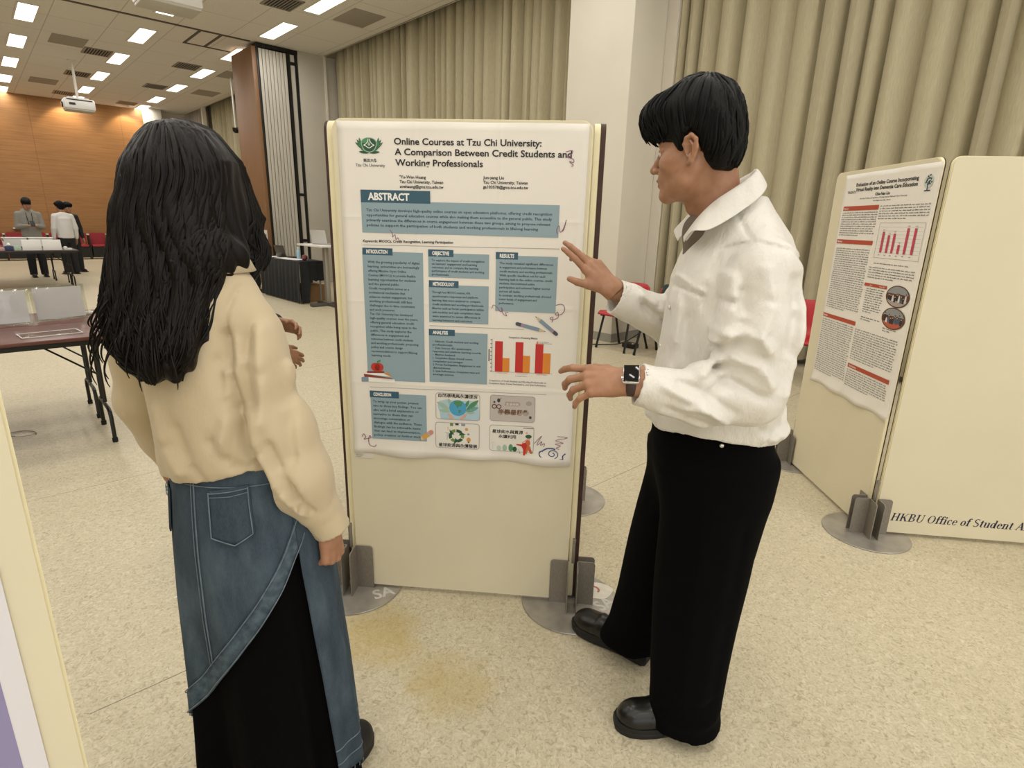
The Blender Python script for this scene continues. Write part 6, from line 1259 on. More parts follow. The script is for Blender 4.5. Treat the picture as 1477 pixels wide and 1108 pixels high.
tv = iso(f_tr, (0.28, 1.24, 0.02), (0.78, 1.80, 1.04), 0.0065); tr = np_mesh('trousers', [(relax(*tv, 2), tv[1])], BLKCLOTH, man, MR)
mb = MB(); mb.ell((0.523 - MR[0], 1.306 - MR[1], 0.968), (0.006, 0.003, 0.006), 12, 6); mb.build('rivet', M('chrome', 'c9c7c3', 0.2, 0.9), tr)
BLEATHER = M('black_leather', '141312', 0.28, var=0.1, vs=30, bump=0.06, bs=120)
shoe(man, (0.342, 1.392), (0.655, 1.400), MR, mat=BLEATHER); shoe(man, (0.262, 1.842), (0.508, 1.652), MR, mat=BLEATHER, z0=0.0075)
# ---- wristwatch on the left wrist
wc = LW - Lf * 0.012; ux = Lf; uz = LRm[:, 2]; uy = LRm[:, 1]
wt = bpy.data.objects.new('wristwatch', None); COL.objects.link(wt); wt.parent = man; wt.matrix_local = Matrix(((ux[0], uy[0], uz[0], wc[0] - MR[0]), (ux[1], uy[1], uz[1], wc[1] - MR[1]), (ux[2], uy[2], uz[2], wc[2]), (0, 0, 0, 1)))
mb = MB(); mb.tube([(0.0, 0.0345 * math.cos(a), 0.0290 * math.sin(a)) for a in np.linspace(0.5 * math.pi + 0.35, 2.5 * math.pi - 0.35, 40)], [(0.0022, 0.0115)] * 40, 8, up=(0, -0.3, 1)); mb.build('strap', M('brown_strap', '3a2a24', 0.5), wt)
mb = MB(); mb.box((-0.0195, -0.0240, 0.0245), (0.0195, 0.0240, 0.0360), bev=0.006); mb.build('silver_case', M('silver_case', 'c8c5c0', 0.25, 0.8), wt)
mb = MB(); mb.box((-0.0170, -0.0215, 0.0350), (0.0170, 0.0215, 0.0375), bev=0.004); mb.build('dark_screen', M('watch_glass', '0b0b10', 0.08), wt)
mb = MB(); mb.lathe([(0, 0), (0.0035, 0), (0.0035, 0.004), (0, 0.004)], 12, X=Matrix.Translation((0.018, 0.008, 0.028)) @ Matrix.Rotation(rad(90), 4, 'Y')); mb.build('crown', M('chrome', 'c9c7c3', 0.2, 0.9), wt)
# ================================================================ THE WOMAN IN CREAM BLOUSE AND DENIM SKIRT
WR = np.array((-0.62, 1.20, 0.0))
woman = thing('person', 'woman seen from behind with long wavy black hair, cream blouse and long denim skirt', 'person', tuple(WR))
wH = np.array((-0.690, 1.250, 1.535)); wf = nrm((0.50, 0.86, -0.05)); wR = frame3(wf, (0, 0, 1)); WS = 0.94
WA = rad(-14)                                     # torso turned a little towards the poster (clockwise)
def wl(l, d, z, c=(-0.635, 1.20)):               # l to her right, d forward
    return (c[0] + l * math.cos(WA) - d * math.sin(WA), c[1] + l * math.sin(WA) + d * math.cos(WA), z)
whead = head_sdf(wH, wR, WS); wneck = chain([wl(-0.015, 0.045, 1.50), wl(-0.01, 0.025, 1.42), wl(0, 0.01, 1.34)], [0.048, 0.049, 0.065], 0.02); wch = ellip(wl(-0.03, 0, 1.30), (0.10, 0.07, 0.06))
whp = iso(lambda P: smin(smin(whead(P), wneck(P), 0.02), wch(P), 0.03), (-0.85, 1.10, 1.22), (-0.48, 1.42, 1.68), 0.0032)
# right hand hanging, fingers softly curled
RW2 = np.array((-0.412, 1.172, 0.790)); f2 = nrm((-0.02, 0.06, -1.0)); d2_ = nrm((0.92, -0.25, 0.0)); Rw = frame3(f2, d2_)
wh0 = hand_sdf(RW2, Rw, 1, [(48, 58, 34), (56, 62, 38), (60, 64, 40), (62, 62, 40)], [0.04, 0.0, -0.04, -0.1], [(0.75, 0.45, -0.55), (0.85, 0.1, -0.5), (0.8, -0.1, -0.55)], 0.92, 0.03)
wfa = rcone((-0.440, 1.158, 0.87), (-0.412, 1.172, 0.79), 0.028, 0.0235)
wh = lambda P: smin(wh0(P), wfa(P), 0.012)
lo, hi = bounds([RW2 + Rw @ np.array(p) for p in ((-0.12, -0.07, -0.1), (0.17, 0.08, 0.05), (-0.12, 0.08, 0.05), (0.17, -0.07, -0.1), (0.17, 0.08, -0.1), (-0.12, -0.07, 0.05))], 0.01); whr = iso(wh, lo, hi, 0.0024)
# left hand reaches round in front of her
LW2 = np.array((-0.812, 1.345, 0.838)); f3 = nrm((0.80, 0.50, -0.25)); Lw = frame3(f3, (-0.3, 0.3, 0.9))
wh2 = hand_sdf(LW2, Lw, -1, [(20, 26, 18), (24, 30, 20), (28, 32, 22), (30, 32, 22)], [0.08, 0.02, -0.04, -0.1], [(0.75, 0.6, -0.3), (0.9, 0.3, -0.3), (0.95, 0.1, -0.3)], 0.92, 0.05)
lo, hi = bounds([LW2 + Lw @ np.array(p) for p in ((-0.08, -0.08, -0.1), (0.2, 0.08, 0.05), (-0.08, 0.08, 0.05), (0.2, -0.08, -0.1), (0.2, 0.08, -0.1), (0.2, -0.08, 0.05))], 0.01); whl = iso(wh2, lo, hi, 0.003)
win = [loft([(0.85, *wl(0, 0, 0)[:2], 0.11, 0.08), (1.30, *wl(-0.03, 0, 0)[:2], 0.10, 0.07)], WA), chain([wl(-0.08, 0, 0.9), wl(-0.08, 0.0, 0.48), wl(-0.09, -0.02, 0.09)], [0.08, 0.055, 0.035]), chain([wl(0.08, 0, 0.9), wl(0.09, 0.01, 0.48), (-0.485, 1.205, 0.09)], [0.08, 0.055, 0.035]), chain([(-0.590, 1.20, 1.27), (-0.505, 1.152, 1.05), (-0.425, 1.165, 0.84)], [0.042, 0.035, 0.026]), chain([(-0.77, 1.235, 1.27), (-0.842, 1.24, 1.08), (-0.83, 1.32, 0.87)], [0.042, 0.035, 0.026])]
wb = iso(lambda P: np.min([g(P) for g in win], axis=0), (-0.95, 1.05, 0.03), (-0.36, 1.42, 1.42), 0.014)
np_mesh('body', [(relax(*whp, 1), whp[1]), (relax(*whr, 1), whr[1]), (relax(*whl, 1), whl[1]), wb], [SKIN, LIPS, EYEW, IRIS], woman, WR, face_mat(wH, wR, WS))
# ---- hair: one long volume with wavy strands over it
HB = [(1.64, -0.688, 1.245, 0.055, 0.06), (1.59, -0.690, 1.235, 0.098, 0.095), (1.50, -0.704, 1.222, 0.114, 0.106), (1.42, -0.710, 1.200, 0.114, 0.098), (1.36, -0.710, 1.170, 0.118, 0.085), (1.30, -0.714, 1.135, 0.112, 0.068), (1.24, -0.712, 1.105, 0.100, 0.058), (1.20, -0.702, 1.090, 0.072, 0.048), (1.17, -0.694, 1.086, 0.040, 0.032)]
HBa = np.array(HB[::-1])
hcap = ellip((-0.690, 1.242, 1.552), (0.098, 0.106, 0.115)); hside = ellip((-0.632, 1.275, 1.500), (0.046, 0.062, 0.105)); hgap = ellip((-0.616, 1.238, 1.478), (0.040, 0.045, 0.065)); hfill = chain([(-0.655, 1.175, 1.45), (-0.630, 1.165, 1.405), (-0.598, 1.205, 1.405)], [0.055, 0.050, 0.042], 0.02); hbk = loft(HB, 0); hbump = ellip((-0.800, 1.245, 1.475), (0.030, 0.04, 0.055))
hlock = chain([(-0.640, 1.31, 1.56), (-0.618, 1.32, 1.48), (-0.606, 1.325, 1.40), (-0.618, 1.305, 1.365), (-0.640, 1.27, 1.36)], [0.045, 0.040, 0.035, 0.026, 0.012], 0.02)
facecut = ellip(wH + wR @ np.array((0.105, -0.012, -0.03)), (0.075, 0.055, 0.085), wR)
def f_whair(P):
    d = smin(hcap(P), hbk(P), 0.03); d = smin(d, hbump(P), 0.02); d = smin(d, hlock(P), 0.03); d = smin(d, hside(P), 0.02); d = smin(d, hfill(P), 0.03); d = smin(d, hgap(P), 0.03)
    th = np.arctan2(P[:, 1] - 1.2, P[:, 0] + 0.70); lowz = np.clip((1.56 - P[:, 2]) / 0.3, 0, 1)
    d = d + 0.0045 * np.sin(th * 22 + 3 * np.sin(P[:, 2] * 22)) * (0.3 + lowz) + 0.007 * waves(P * np.array((1, 1, 0.45)), 38, 21) * lowz
    return smax(d, -facecut(P), 0.02)
hv = iso(f_whair, (-0.90, 1.0, 1.12), (-0.50, 1.42, 1.70), 0.0042); hair = np_mesh('hair', [(relax(*hv, 1), hv[1])], HAIR_D, woman, WR)
rnd = np.random.RandomState(11); curves, outs, wid = [], [], []
crown = np.array((-0.700, 1.235, 1.666))
def ringpt(z, th, k):
    cx, cy, rx, ry = (np.interp(z, HBa[:, 0], HBa[:, i]) for i in (1, 2, 3, 4)); return np.array((cx + rx * k * math.cos(th), cy + ry * k * math.sin(th), z))
for i in range(300):
    th = rnd.uniform(-math.pi * 1.10, -math.pi * 0.10); zend = rnd.choice((rnd.uniform(1.16, 1.24), rnd.uniform(1.22, 1.36), rnd.uniform(1.18, 1.28)))
    ztop = rnd.choice((1.665, 1.65, 1.56, 1.48, 1.40), p=(0.5, 0.2, 0.1, 0.1, 0.10)); k = 26; amp = rnd.uniform(0.006, 0.018); ph = rnd.uniform(0, 6.28); fr = rnd.uniform(20, 30); pts = []; k0 = rnd.uniform(0.97, 1.05)
    for j in range(k):
        u = j / (k - 1); z = ztop + (zend - ztop) * u; low = max(0, min(1, (1.54 - z) / 0.28))
        kk = k0 * (1 + 0.03 * math.sin(ph * 2 + u * 7) * low); tt = th + (amp / 0.10) * math.sin(fr * (ztop - z) + ph) * low + 0.12 * math.sin(ph) * u
        p = ringpt(z, tt, kk)
        if z > 1.50:
            dcap = nrm(np.array((math.cos(tt) * max(0.05, (1.67 - z)) ** 0.5, math.sin(tt) * max(0.05, (1.67 - z)) ** 0.5, (z - 1.545) * 1.6))); q = np.array((-0.689, 1.240, 1.545)) + dcap * np.array((0.114, 0.113, 0.123)) * (0.995 + 0.01 * k0)
            w_ = min(1, (z - 1.50) / 0.07); p = p * (1 - w_) + q * w_
        if ztop > 1.6:
            w0 = max(0.0, 1 - u / 0.16) ** 1.3; p = p * (1 - w0) + (crown + np.array((0.022 * math.cos(th), 0.03 * math.sin(th) + 0.015 * math.sin(ph), 0.0))) * w0
        pts.append(p + np.array((0, 0, 0.006 * math.cos(fr * (ztop - z) + ph) * low)))
    curves.append(np.array(pts)); outs.append(nrm((math.cos(th), math.sin(th), 0.2))); wid.append(rnd.uniform(0.0035, 0.0085))
def project(cs, f, off):
    P = np.concatenate(cs); o_ = np.concatenate([np.full(len(c), x) for c, x in zip(cs, off)])
    for _ in range(4):
        d = f(P); g = np.stack([f(P + np.array(e) * 0.002) - d for e in ((1, 0, 0), (0, 1, 0), (0, 0, 1))], 1) / 0.002; g /= np.maximum(np.linalg.norm(g, axis=1), 0.4)[:, None]
        P = P - g * np.clip(d - o_, -0.02, 0.02)[:, None]
    out, k = [], 0
    for c in cs: out.append(P[k:k + len(c)]); k += len(c)
    return out
for i in range(46):   # lock falling over the right shoulder, and loose wisps
    base = [np.array(p) for p in ((-0.690, 1.25, 1.664), (-0.635, 1.280, 1.62), (-0.606, 1.305, 1.53), (-0.590, 1.310, 1.46), (-0.580, 1.308, 1.40), (-0.602, 1.290, 1.362), (-0.640, 1.26, 1.355))]
    o_ = rnd.normal(size=3) * 0.012; tw = rnd.uniform(-0.02, 0.02); cut = rnd.uniform(0.7, 1.0)
    P_ = np.array([tuple(v) for v in spline([b + o_ * (0.3 + 0.25 * n_i) + np.array((tw * math.sin(n_i * 1.3), 0, 0.01 * math.sin(n_i + tw * 90))) for n_i, b in enumerate(base)], 4)])
    curves.append(P_[:max(6, int(len(P_) * cut))]); outs.append(nrm((0.6, -0.6, 0.3))); wid.append(rnd.uniform(0.003, 0.007))
curves = project(curves, f_whair, [rnd.uniform(-0.001, 0.0025) for _ in curves])
for c in curves[:300]:
    m = rnd.uniform(0.0, 0.008); k = len(c); sw = nrm((rnd.uniform(-1, 1), -0.5, 0.2)); c += sw * (np.clip((np.arange(k) / k - 0.72) / 0.28, 0, 1) ** 2 * m)[:, None]
curves = [c - WR for c in curves]
for i in range(30):
    th = rnd.uniform(-math.pi * 0.95, -math.pi * 0.3); z0 = rnd.uniform(1.22, 1.34); p0 = ringpt(z0, th, 1.02); dr = np.array((math.cos(th), math.sin(th) * 0.6, 0)); L_ = rnd.uniform(0.06, 0.12)
    P_ = [p0 + dr * (0.022 * math.sin(2.6 * u) + 0.012 * u) + np.array((0, 0, -L_ * u + 0.02 * u * u)) for u in np.linspace(0, 1, 12)]; curves.append(np.array(P_) - WR); outs.append(dr + np.array((0, 0, 0.1))); wid.append(0.0022)
mb = MB(); strips(mb, curves, wid, 0.0019, outs, 6); mb.build('strands', HAIR_D, hair, angle=180)
# ---- blouse
CREAMC = Nt('cream_blouse', 0.6, 0, 0.3); CREAMC.base(lin('c2b294')); CREAMC.b.inputs['Sheen Weight'].default_value = 0.15; CREAMC.bump(CREAMC.noise(8, 5, CREAMC.scaled((1.6, 1.6, 0.7)), 0.6), 0.3, 0.015); CREAMC = CREAMC.m
tc = [(0.895, 0.0, 0.0, 0.140, 0.105), (0.925, 0.0, 0.0, 0.160, 0.124), (0.97, 0.0, -0.003, 0.162, 0.130), (1.05, -0.010, -0.005, 0.152, 0.126), (1.18, -0.035, -0.004, 0.140, 0.116), (1.26, -0.042, 0.0, 0.128, 0.104), (1.32, -0.040, 0.004, 0.110, 0.090), (1.37, -0.030, 0.01, 0.074, 0.066), (1.41, -0.024, 0.02, 0.054, 0.055)]
wt_ = loft([(z, *wl(l, d, 0)[:2], a, b) for z, l, d, a, b in tc], WA)
wsh = chain([(-0.775, 1.235, 1.285), (-0.715, 1.225, 1.335), (-0.655, 1.215, 1.352), (-0.612, 1.205, 1.325), (-0.578, 1.195, 1.275)], [0.060, 0.056, 0.056, 0.055, 0.058], 0.02)
rs1 = chain([(-0.578, 1.195, 1.268), (-0.535, 1.165, 1.16), (-0.505, 1.148, 1.04), (-0.470, 1.146, 0.93), (-0.438, 1.158, 0.855)], [0.063, 0.067, 0.071, 0.071, 0.050], 0.03); rcf = rcone((-0.436, 1.160, 0.862), (-0.408, 1.174, 0.782), 0.046, 0.043)
ls1 = chain([(-0.775, 1.235, 1.275), (-0.825, 1.235, 1.18), (-0.842, 1.235, 1.085)], [0.064, 0.065, 0.060], 0.03); ls2 = chain([(-0.848, 1.240, 1.07), (-0.842, 1.290, 0.97), (-0.830, 1.333, 0.855)], [0.060, 0.058, 0.046], 0.02)
RAX2 = nrm((0.028, 0.014, -0.08)); RT2 = np.array((-0.409, 1.1735, 0.786)); rcore = rcone((-0.43, 1.163, 0.845), (-0.400, 1.178, 0.76), 0.037, 0.037)
LAX2 = nrm((0.01, 0.035, -0.085)); LT2 = np.array((-0.830, 1.335, 0.838)); lcore = rcone((-0.84, 1.305, 0.90), (-0.828, 1.345, 0.81), 0.038, 0.038)
# soft creases of the sleeve and back, drawn on the side seen from behind
WF = path_folds([(-0.555, 1.1, 1.30), (-0.540, 1.1, 1.20), (-0.530, 1.1, 1.10)], -0.010, 0.014) + path_folds([(-0.520, 1.1, 1.28), (-0.500, 1.1, 1.18), (-0.505, 1.1, 1.06)], 0.008, 0.015) + path_folds([(-0.490, 1.1, 1.22), (-0.465, 1.1, 1.10), (-0.455, 1.1, 0.98)], -0.007, 0.013) + path_folds([(-0.53, 1.1, 1.12), (-0.515, 1.1, 1.02), (-0.48, 1.1, 0.93)], 0.008, 0.014) + path_folds([(-0.50, 1.1, 1.05), (-0.475, 1.1, 0.97), (-0.445, 1.1, 0.90)], -0.007, 0.011) + path_folds([(-0.46, 1.1, 0.95), (-0.44, 1.1, 0.90), (-0.425, 1.1, 0.865)], -0.006, 0.008) + path_folds([(-0.475, 1.1, 0.93), (-0.455, 1.1, 0.89), (-0.44, 1.1, 0.86)], 0.005, 0.008)
WB = path_folds([(-0.58, 1.1, 1.20), (-0.57, 1.1, 1.10), (-0.60, 1.1, 1.0)], 0.008, 0.016) + path_folds([(-0.60, 1.1, 1.22), (-0.585, 1.1, 1.13), (-0.55, 1.1, 1.08)], -0.007, 0.013) + path_folds([(-0.74, 1.1, 1.12), (-0.72, 1.1, 1.02), (-0.68, 1.1, 0.95)], 0.007, 0.018) + path_folds([(-0.62, 1.1, 1.05), (-0.58, 1.1, 0.99), (-0.54, 1.1, 0.97)], -0.006, 0.014) + path_folds([(-0.69, 1.1, 1.08), (-0.66, 1.1, 0.99), (-0.63, 1.1, 0.94)], -0.006, 0.014)
WSEAM = path_folds([(-0.588, 1.1, 1.27), (-0.572, 1.1, 1.18), (-0.556, 1.1, 1.09), (-0.533, 1.1, 1.0), (-0.502, 1.1, 0.935)], -0.011, 0.013) + path_folds([(-0.565, 1.1, 1.350), (-0.580, 1.1, 1.30), (-0.585, 1.1, 1.24)], -0.0045, 0.0045) + path_folds([(-0.535, 1.1, 1.352), (-0.50, 1.1, 1.30), (-0.48, 1.1, 1.20)], -0.0035, 0.0045)
def f_blouse(P):
    bk = P[:, 1] < 1.22; t = smin(wt_(P), wsh(P), 0.045); t = t - np.where(bk, 1.7 * folds(P, WB, 1), 0) - 0.004 * waves(P * np.array((1, 1, 0.6)), 26, 31)
    t = t - 0.005 * np.sin(np.arctan2(P[:, 1] - 1.2, P[:, 0] + 0.635) * 11) * np.clip((1.0 - P[:, 2]) / 0.08, 0, 1)
    R_ = smin(rs1(P), rcf(P), 0.006); R_ = R_ - np.where(bk, 1.7 * folds(P, WF, 1), 0) - 0.0035 * waves(P * np.array((1, 1, 0.5)), 42, 33) - 0.006 * np.clip(0.15 - np.abs(waves(P * np.array((1, 1, 0.45)), 30, 61)), 0, 1); R_ = cuffcut(R_, P, RT2, RAX2, rcore)
    L = smin(ls1(P), ls2(P), 0.02) - 0.003 * waves(P, 40, 34); L = cuffcut(L, P, LT2, LAX2, lcore)
    d = smin(smin(t, R_, 0.005), L, 0.010); d = d - np.where(bk, 1.4 * folds(P, WSEAM, 1), 0)
    hem = np.interp(P[:, 0], (-0.80, -0.72, -0.64, -0.55, -0.46), (0.925, 0.935, 0.945, 0.968, 0.955)); body_ = np.maximum(d, hem - P[:, 2])
    return np.where((P[:, 0] > -0.50) | (P[:, 0] < -0.785), np.where((P[:, 2] < 0.97) & (np.abs(P[:, 0] + 0.635) < 0.20) & (R_ > 0.01) & (L > 0.01), body_, d), body_)
bv = iso(f_blouse, (-0.96, 1.02, 0.75), (-0.36, 1.42, 1.44), 0.0046); blouse = np_mesh('blouse', [(relax(*bv, 1), bv[1])], CREAMC, woman, WR)
mb = MB(); cc_ = rcone((-0.436, 1.160, 0.862), (-0.408, 1.174, 0.782), 0.046, 0.043); mb.ell(tuple(np.array((-0.418, 1.123, 0.842)) - WR), (0.005, 0.003, 0.005), 10, 6); mb.build('cuff_button', M('cream_button', 'd0c2a4', 0.3), blouse)
wcol = [spline([tuple(np.array(wl(0.062 * r * math.cos(a) - 0.012, 0.018 + 0.062 * r * math.sin(a), z)) - WR) for a in np.linspace(rad(-240), rad(60), 16)], 3) for r, z in ((0.86, 1.375), (0.92, 1.415), (1.02, 1.418), (1.35, 1.372))]
mb = MB(); mb.grid(wcol); o = mb.build('collar', CREAMC, blouse, angle=180); md = o.modifiers.new('thick', 'SOLIDIFY'); md.thickness = 0.003
# ---- skirt: wrapped denim over a black under-skirt
DEN = Nt('blue_denim', 0.85, 0, 0.15); v_ = DEN.scaled((1, 1, 0.35)); n1_ = DEN.noise(16, 5, v_, 0.6); n2_ = DEN.noise(420, 2, DEN.scaled((1, 1, 0.3))); c_ = DEN.ramp(n1_, [(0.28, lin('232b34')), (0.5, lin('36424d')), (0.75, lin('525f6a'))]); DEN.base(DEN.mix(DEN.math('MULTIPLY', n2_, 0.35), c_, lin('5f6d7a'))); DEN.bump(n1_, 0.35, 0.008); DEN = DEN.m
HEMD = Nt('denim_hem', 0.85, 0, 0.15); n_h = HEMD.noise(60, 4); HEMD.base(HEMD.ramp(n_h, [(0.3, lin('3a4752')), (0.7, lin('586671'))])); HEMD.bump(n_h, 0.3, 0.003); HEMD = HEMD.m
STITCH = M('pale_stitching', '66737f', 0.8, var=0.2, vs=60)
SK = np.array([(0.02, -0.612, 1.205, 0.190, 0.178), (0.15, -0.610, 1.203, 0.188, 0.172), (0.40, -0.612, 1.202, 0.182, 0.160), (0.62, -0.618, 1.200, 0.176, 0.150), (0.78, -0.622, 1.200, 0.166, 0.138), (0.90, -0.628, 1.200, 0.152, 0.120), (0.98, -0.630, 1.200, 0.148, 0.108), (1.02, -0.630, 1.200, 0.142, 0.102)]) + np.array((0, 0.009, 0, 0, 0))
SA_ = rad(-6)
def skp(th, z, off=0.0, wav=1.0):
    cx, cy, a, b = (float(np.interp(z, SK[:, 0], SK[:, i])) for i in (1, 2, 3, 4)); dn = max(0.0, (0.85 - z) / 0.85)
    w = wav * (0.014 * math.sin(5 * th + 0.8) * dn + 0.011 * math.sin(9 * th + 2.0 + z * 2) * dn + 0.005 * math.sin(17 * th + 3 * z) * dn + 0.004 * math.sin(14 * th) * dn); ca, sa = math.cos(th), math.sin(th)
    x, y = (a + w + off) * ca, (b + w + off) * sa; return Vector((cx + x * math.cos(SA_) - y * math.sin(SA_) - WR[0], cy + x * math.sin(SA_) + y * math.cos(SA_) - WR[1], z))
TH0, TH1 = rad(-196), rad(-22)       # the open edge runs from her left hip round the back to the right
def zhem(th):
    u = (th - TH0) / (TH1 - TH0); return 0.150 + 0.65 * max(0.0, min(1.0, u)) ** 1.25
def zbot(th):
    return zhem(th)
# main wrap: from the right front, round the left, across the back to the slanting hem
ths = np.linspace(rad(-300), TH1, 130); rows = []
for i in range(41):
    row = []
    for th in ths:
        zb = zhem(th) if th > TH0 else 0.150; z = 1.0 + (zb - 1.0) * i / 40; row.append(skp(th, z, 0.006))
    rows.append(row)
mb = MB(); mb.grid(rows); sk = mb.build('skirt_wrap', DEN, woman, angle=180); md = sk.modifiers.new('thick', 'SOLIDIFY'); md.thickness = 0.0025
mb = MB(); hems = ths[ths > rad(-205)]
mb.grid([[skp(th, (zhem(th) if th > TH0 else 0.150) + dz, 0.0095) for th in hems] for dz in (-0.002, 0.02, 0.045, 0.062)]); o = mb.build('hem_band', HEMD, sk, angle=180); o.modifiers.new('thick', 'SOLIDIFY').thickness = 0.003
mb = MB()
for dz in (0.003, 0.060): mb.tube([skp(th, (zhem(th) if th > TH0 else 0.150) + dz, 0.0125) for th in hems], 0.0012, 5)
mb.tube([skp(rad(-103), z, 0.0075) for z in np.linspace(0.98, zhem(rad(-103)) + 0.06, 40)], 0.0016, 5); mb.tube([skp(rad(-106), z, 0.0075) for z in np.linspace(0.98, zhem(rad(-106)) + 0.06, 40)], 0.001, 5)
mb.tube([skp(th, 0.935, 0.0085) for th in np.linspace(rad(-230), TH1, 60)], 0.0012, 5); mb.build('stitching', STITCH, sk)
# right-hand panel hanging to the ankle
ths2 = np.linspace(rad(-29), rad(82), 60); rows = []
for i in range(41):
    z = 1.0 + (0.085 - 1.0) * i / 40; rows.append([skp(th - 0.22 * max(0, (0.72 - z) / 0.7) * (1 - (th - ths2[0]) / (ths2[-1] - ths2[0])) * -1.0, z, 0.0115 + 0.01 * max(0, (0.5 - z))) for th in ths2])
mb = MB(); mb.grid(rows); p2k = mb.build('skirt_panel', DEN, woman, angle=180); p2k.modifiers.new('thick', 'SOLIDIFY').thickness = 0.0025
mb = MB(); mb.tube([r for r in [rows[36][k] + Vector((0, 0, 0)) for k in range(60)]], 0.0014, 5); mb.tube([rows[38][k] for k in range(60)], 0.0014, 5); mb.build('stitching', STITCH, p2k)
rndm = random.Random(5); mb = MB()
for k in range(0, 60, 2):
    a = rows[40][k]; mb.tube([a, a + Vector((rndm.uniform(-0.004, 0.004), rndm.uniform(-0.004, 0.004), -rndm.uniform(0.006, 0.018)))], 0.0011, 4)
mb.build('frayed_edge', STITCH, p2k)
# back pocket with stitched border
def pocket(u, v): return skp(rad(-90 + 31 * u) , 0.928 + 0.012 * u - (0.105 + 0.022 * (1 - abs(2 * u - 1.1))) * v, 0.011, 1.0)
mb = MB(); mb.grid([[pocket(u, v) for u in np.linspace(0, 1, 14)] for v in np.linspace(0, 1, 12)]); pk = mb.build('back_pocket', DEN, sk, angle=180); pk.modifiers.new('thick', 'SOLIDIFY').thickness = 0.003
mb = MB(); edge = [pocket(0.03, v) for v in np.linspace(0.03, 0.97, 10)] + [pocket(u, 0.97) for u in np.linspace(0.03, 0.97, 12)] + [pocket(0.97, v) for v in np.linspace(0.97, 0.03, 10)]
OUT = Vector((0.0, -0.003, 0))
mb.tube([e + OUT for e in edge], 0.0014, 5); mb.tube([pocket(u, 0.05) + OUT for u in np.linspace(0.03, 0.97, 12)], 0.0012, 5); mb.tube([pocket(u, 0.13) + OUT for u in np.linspace(0.03, 0.97, 12)], 0.001, 5); mb.build('pocket_stitching', STITCH, pk)
def pocket2(u, v): return skp(rad(-158 + 20 * u), 0.905 - 0.10 * v, 0.011, 1.0)
mb = MB(); mb.grid([[pocket2(u, v) for u in np.linspace(0, 1, 10)] for v in np.linspace(0, 1, 10)]); pk2 = mb.build('side_pocket', DEN, sk, angle=180); pk2.modifiers.new('thick', 'SOLIDIFY').thickness = 0.003
mb = MB(); mb.tube([pocket2(u, 0.04) + Vector((-0.002, -0.002, 0)) for u in np.linspace(0, 1, 8)], 0.0013, 5); mb.tube([pocket2(u, 0.14) + Vector((-0.002, -0.002, 0)) for u in np.linspace(0, 1, 8)], 0.001, 5); mb.build('pocket_stitching', STITCH, pk2)
mb = MB(); mb.grid([[skp(th, 0.96 + (0.025 - 0.96) * i / 30, -0.004, 1.4) for th in np.linspace(-math.pi, math.pi, 120)] for i in range(31)]); mb.build('black_underskirt', BLKCLOTH, woman, angle=180)
shoe(woman, (-0.402, 1.338), (-0.498, 1.115), WR, mat=M('black_matte_shoe', '121112', 0.6), w=0.045, sole_h=0.03); shoe(woman, (-0.66, 1.33), (-0.72, 1.10), WR, mat=M('black_matte_shoe', '121112', 0.6), w=0.045, sole_h=0.03)
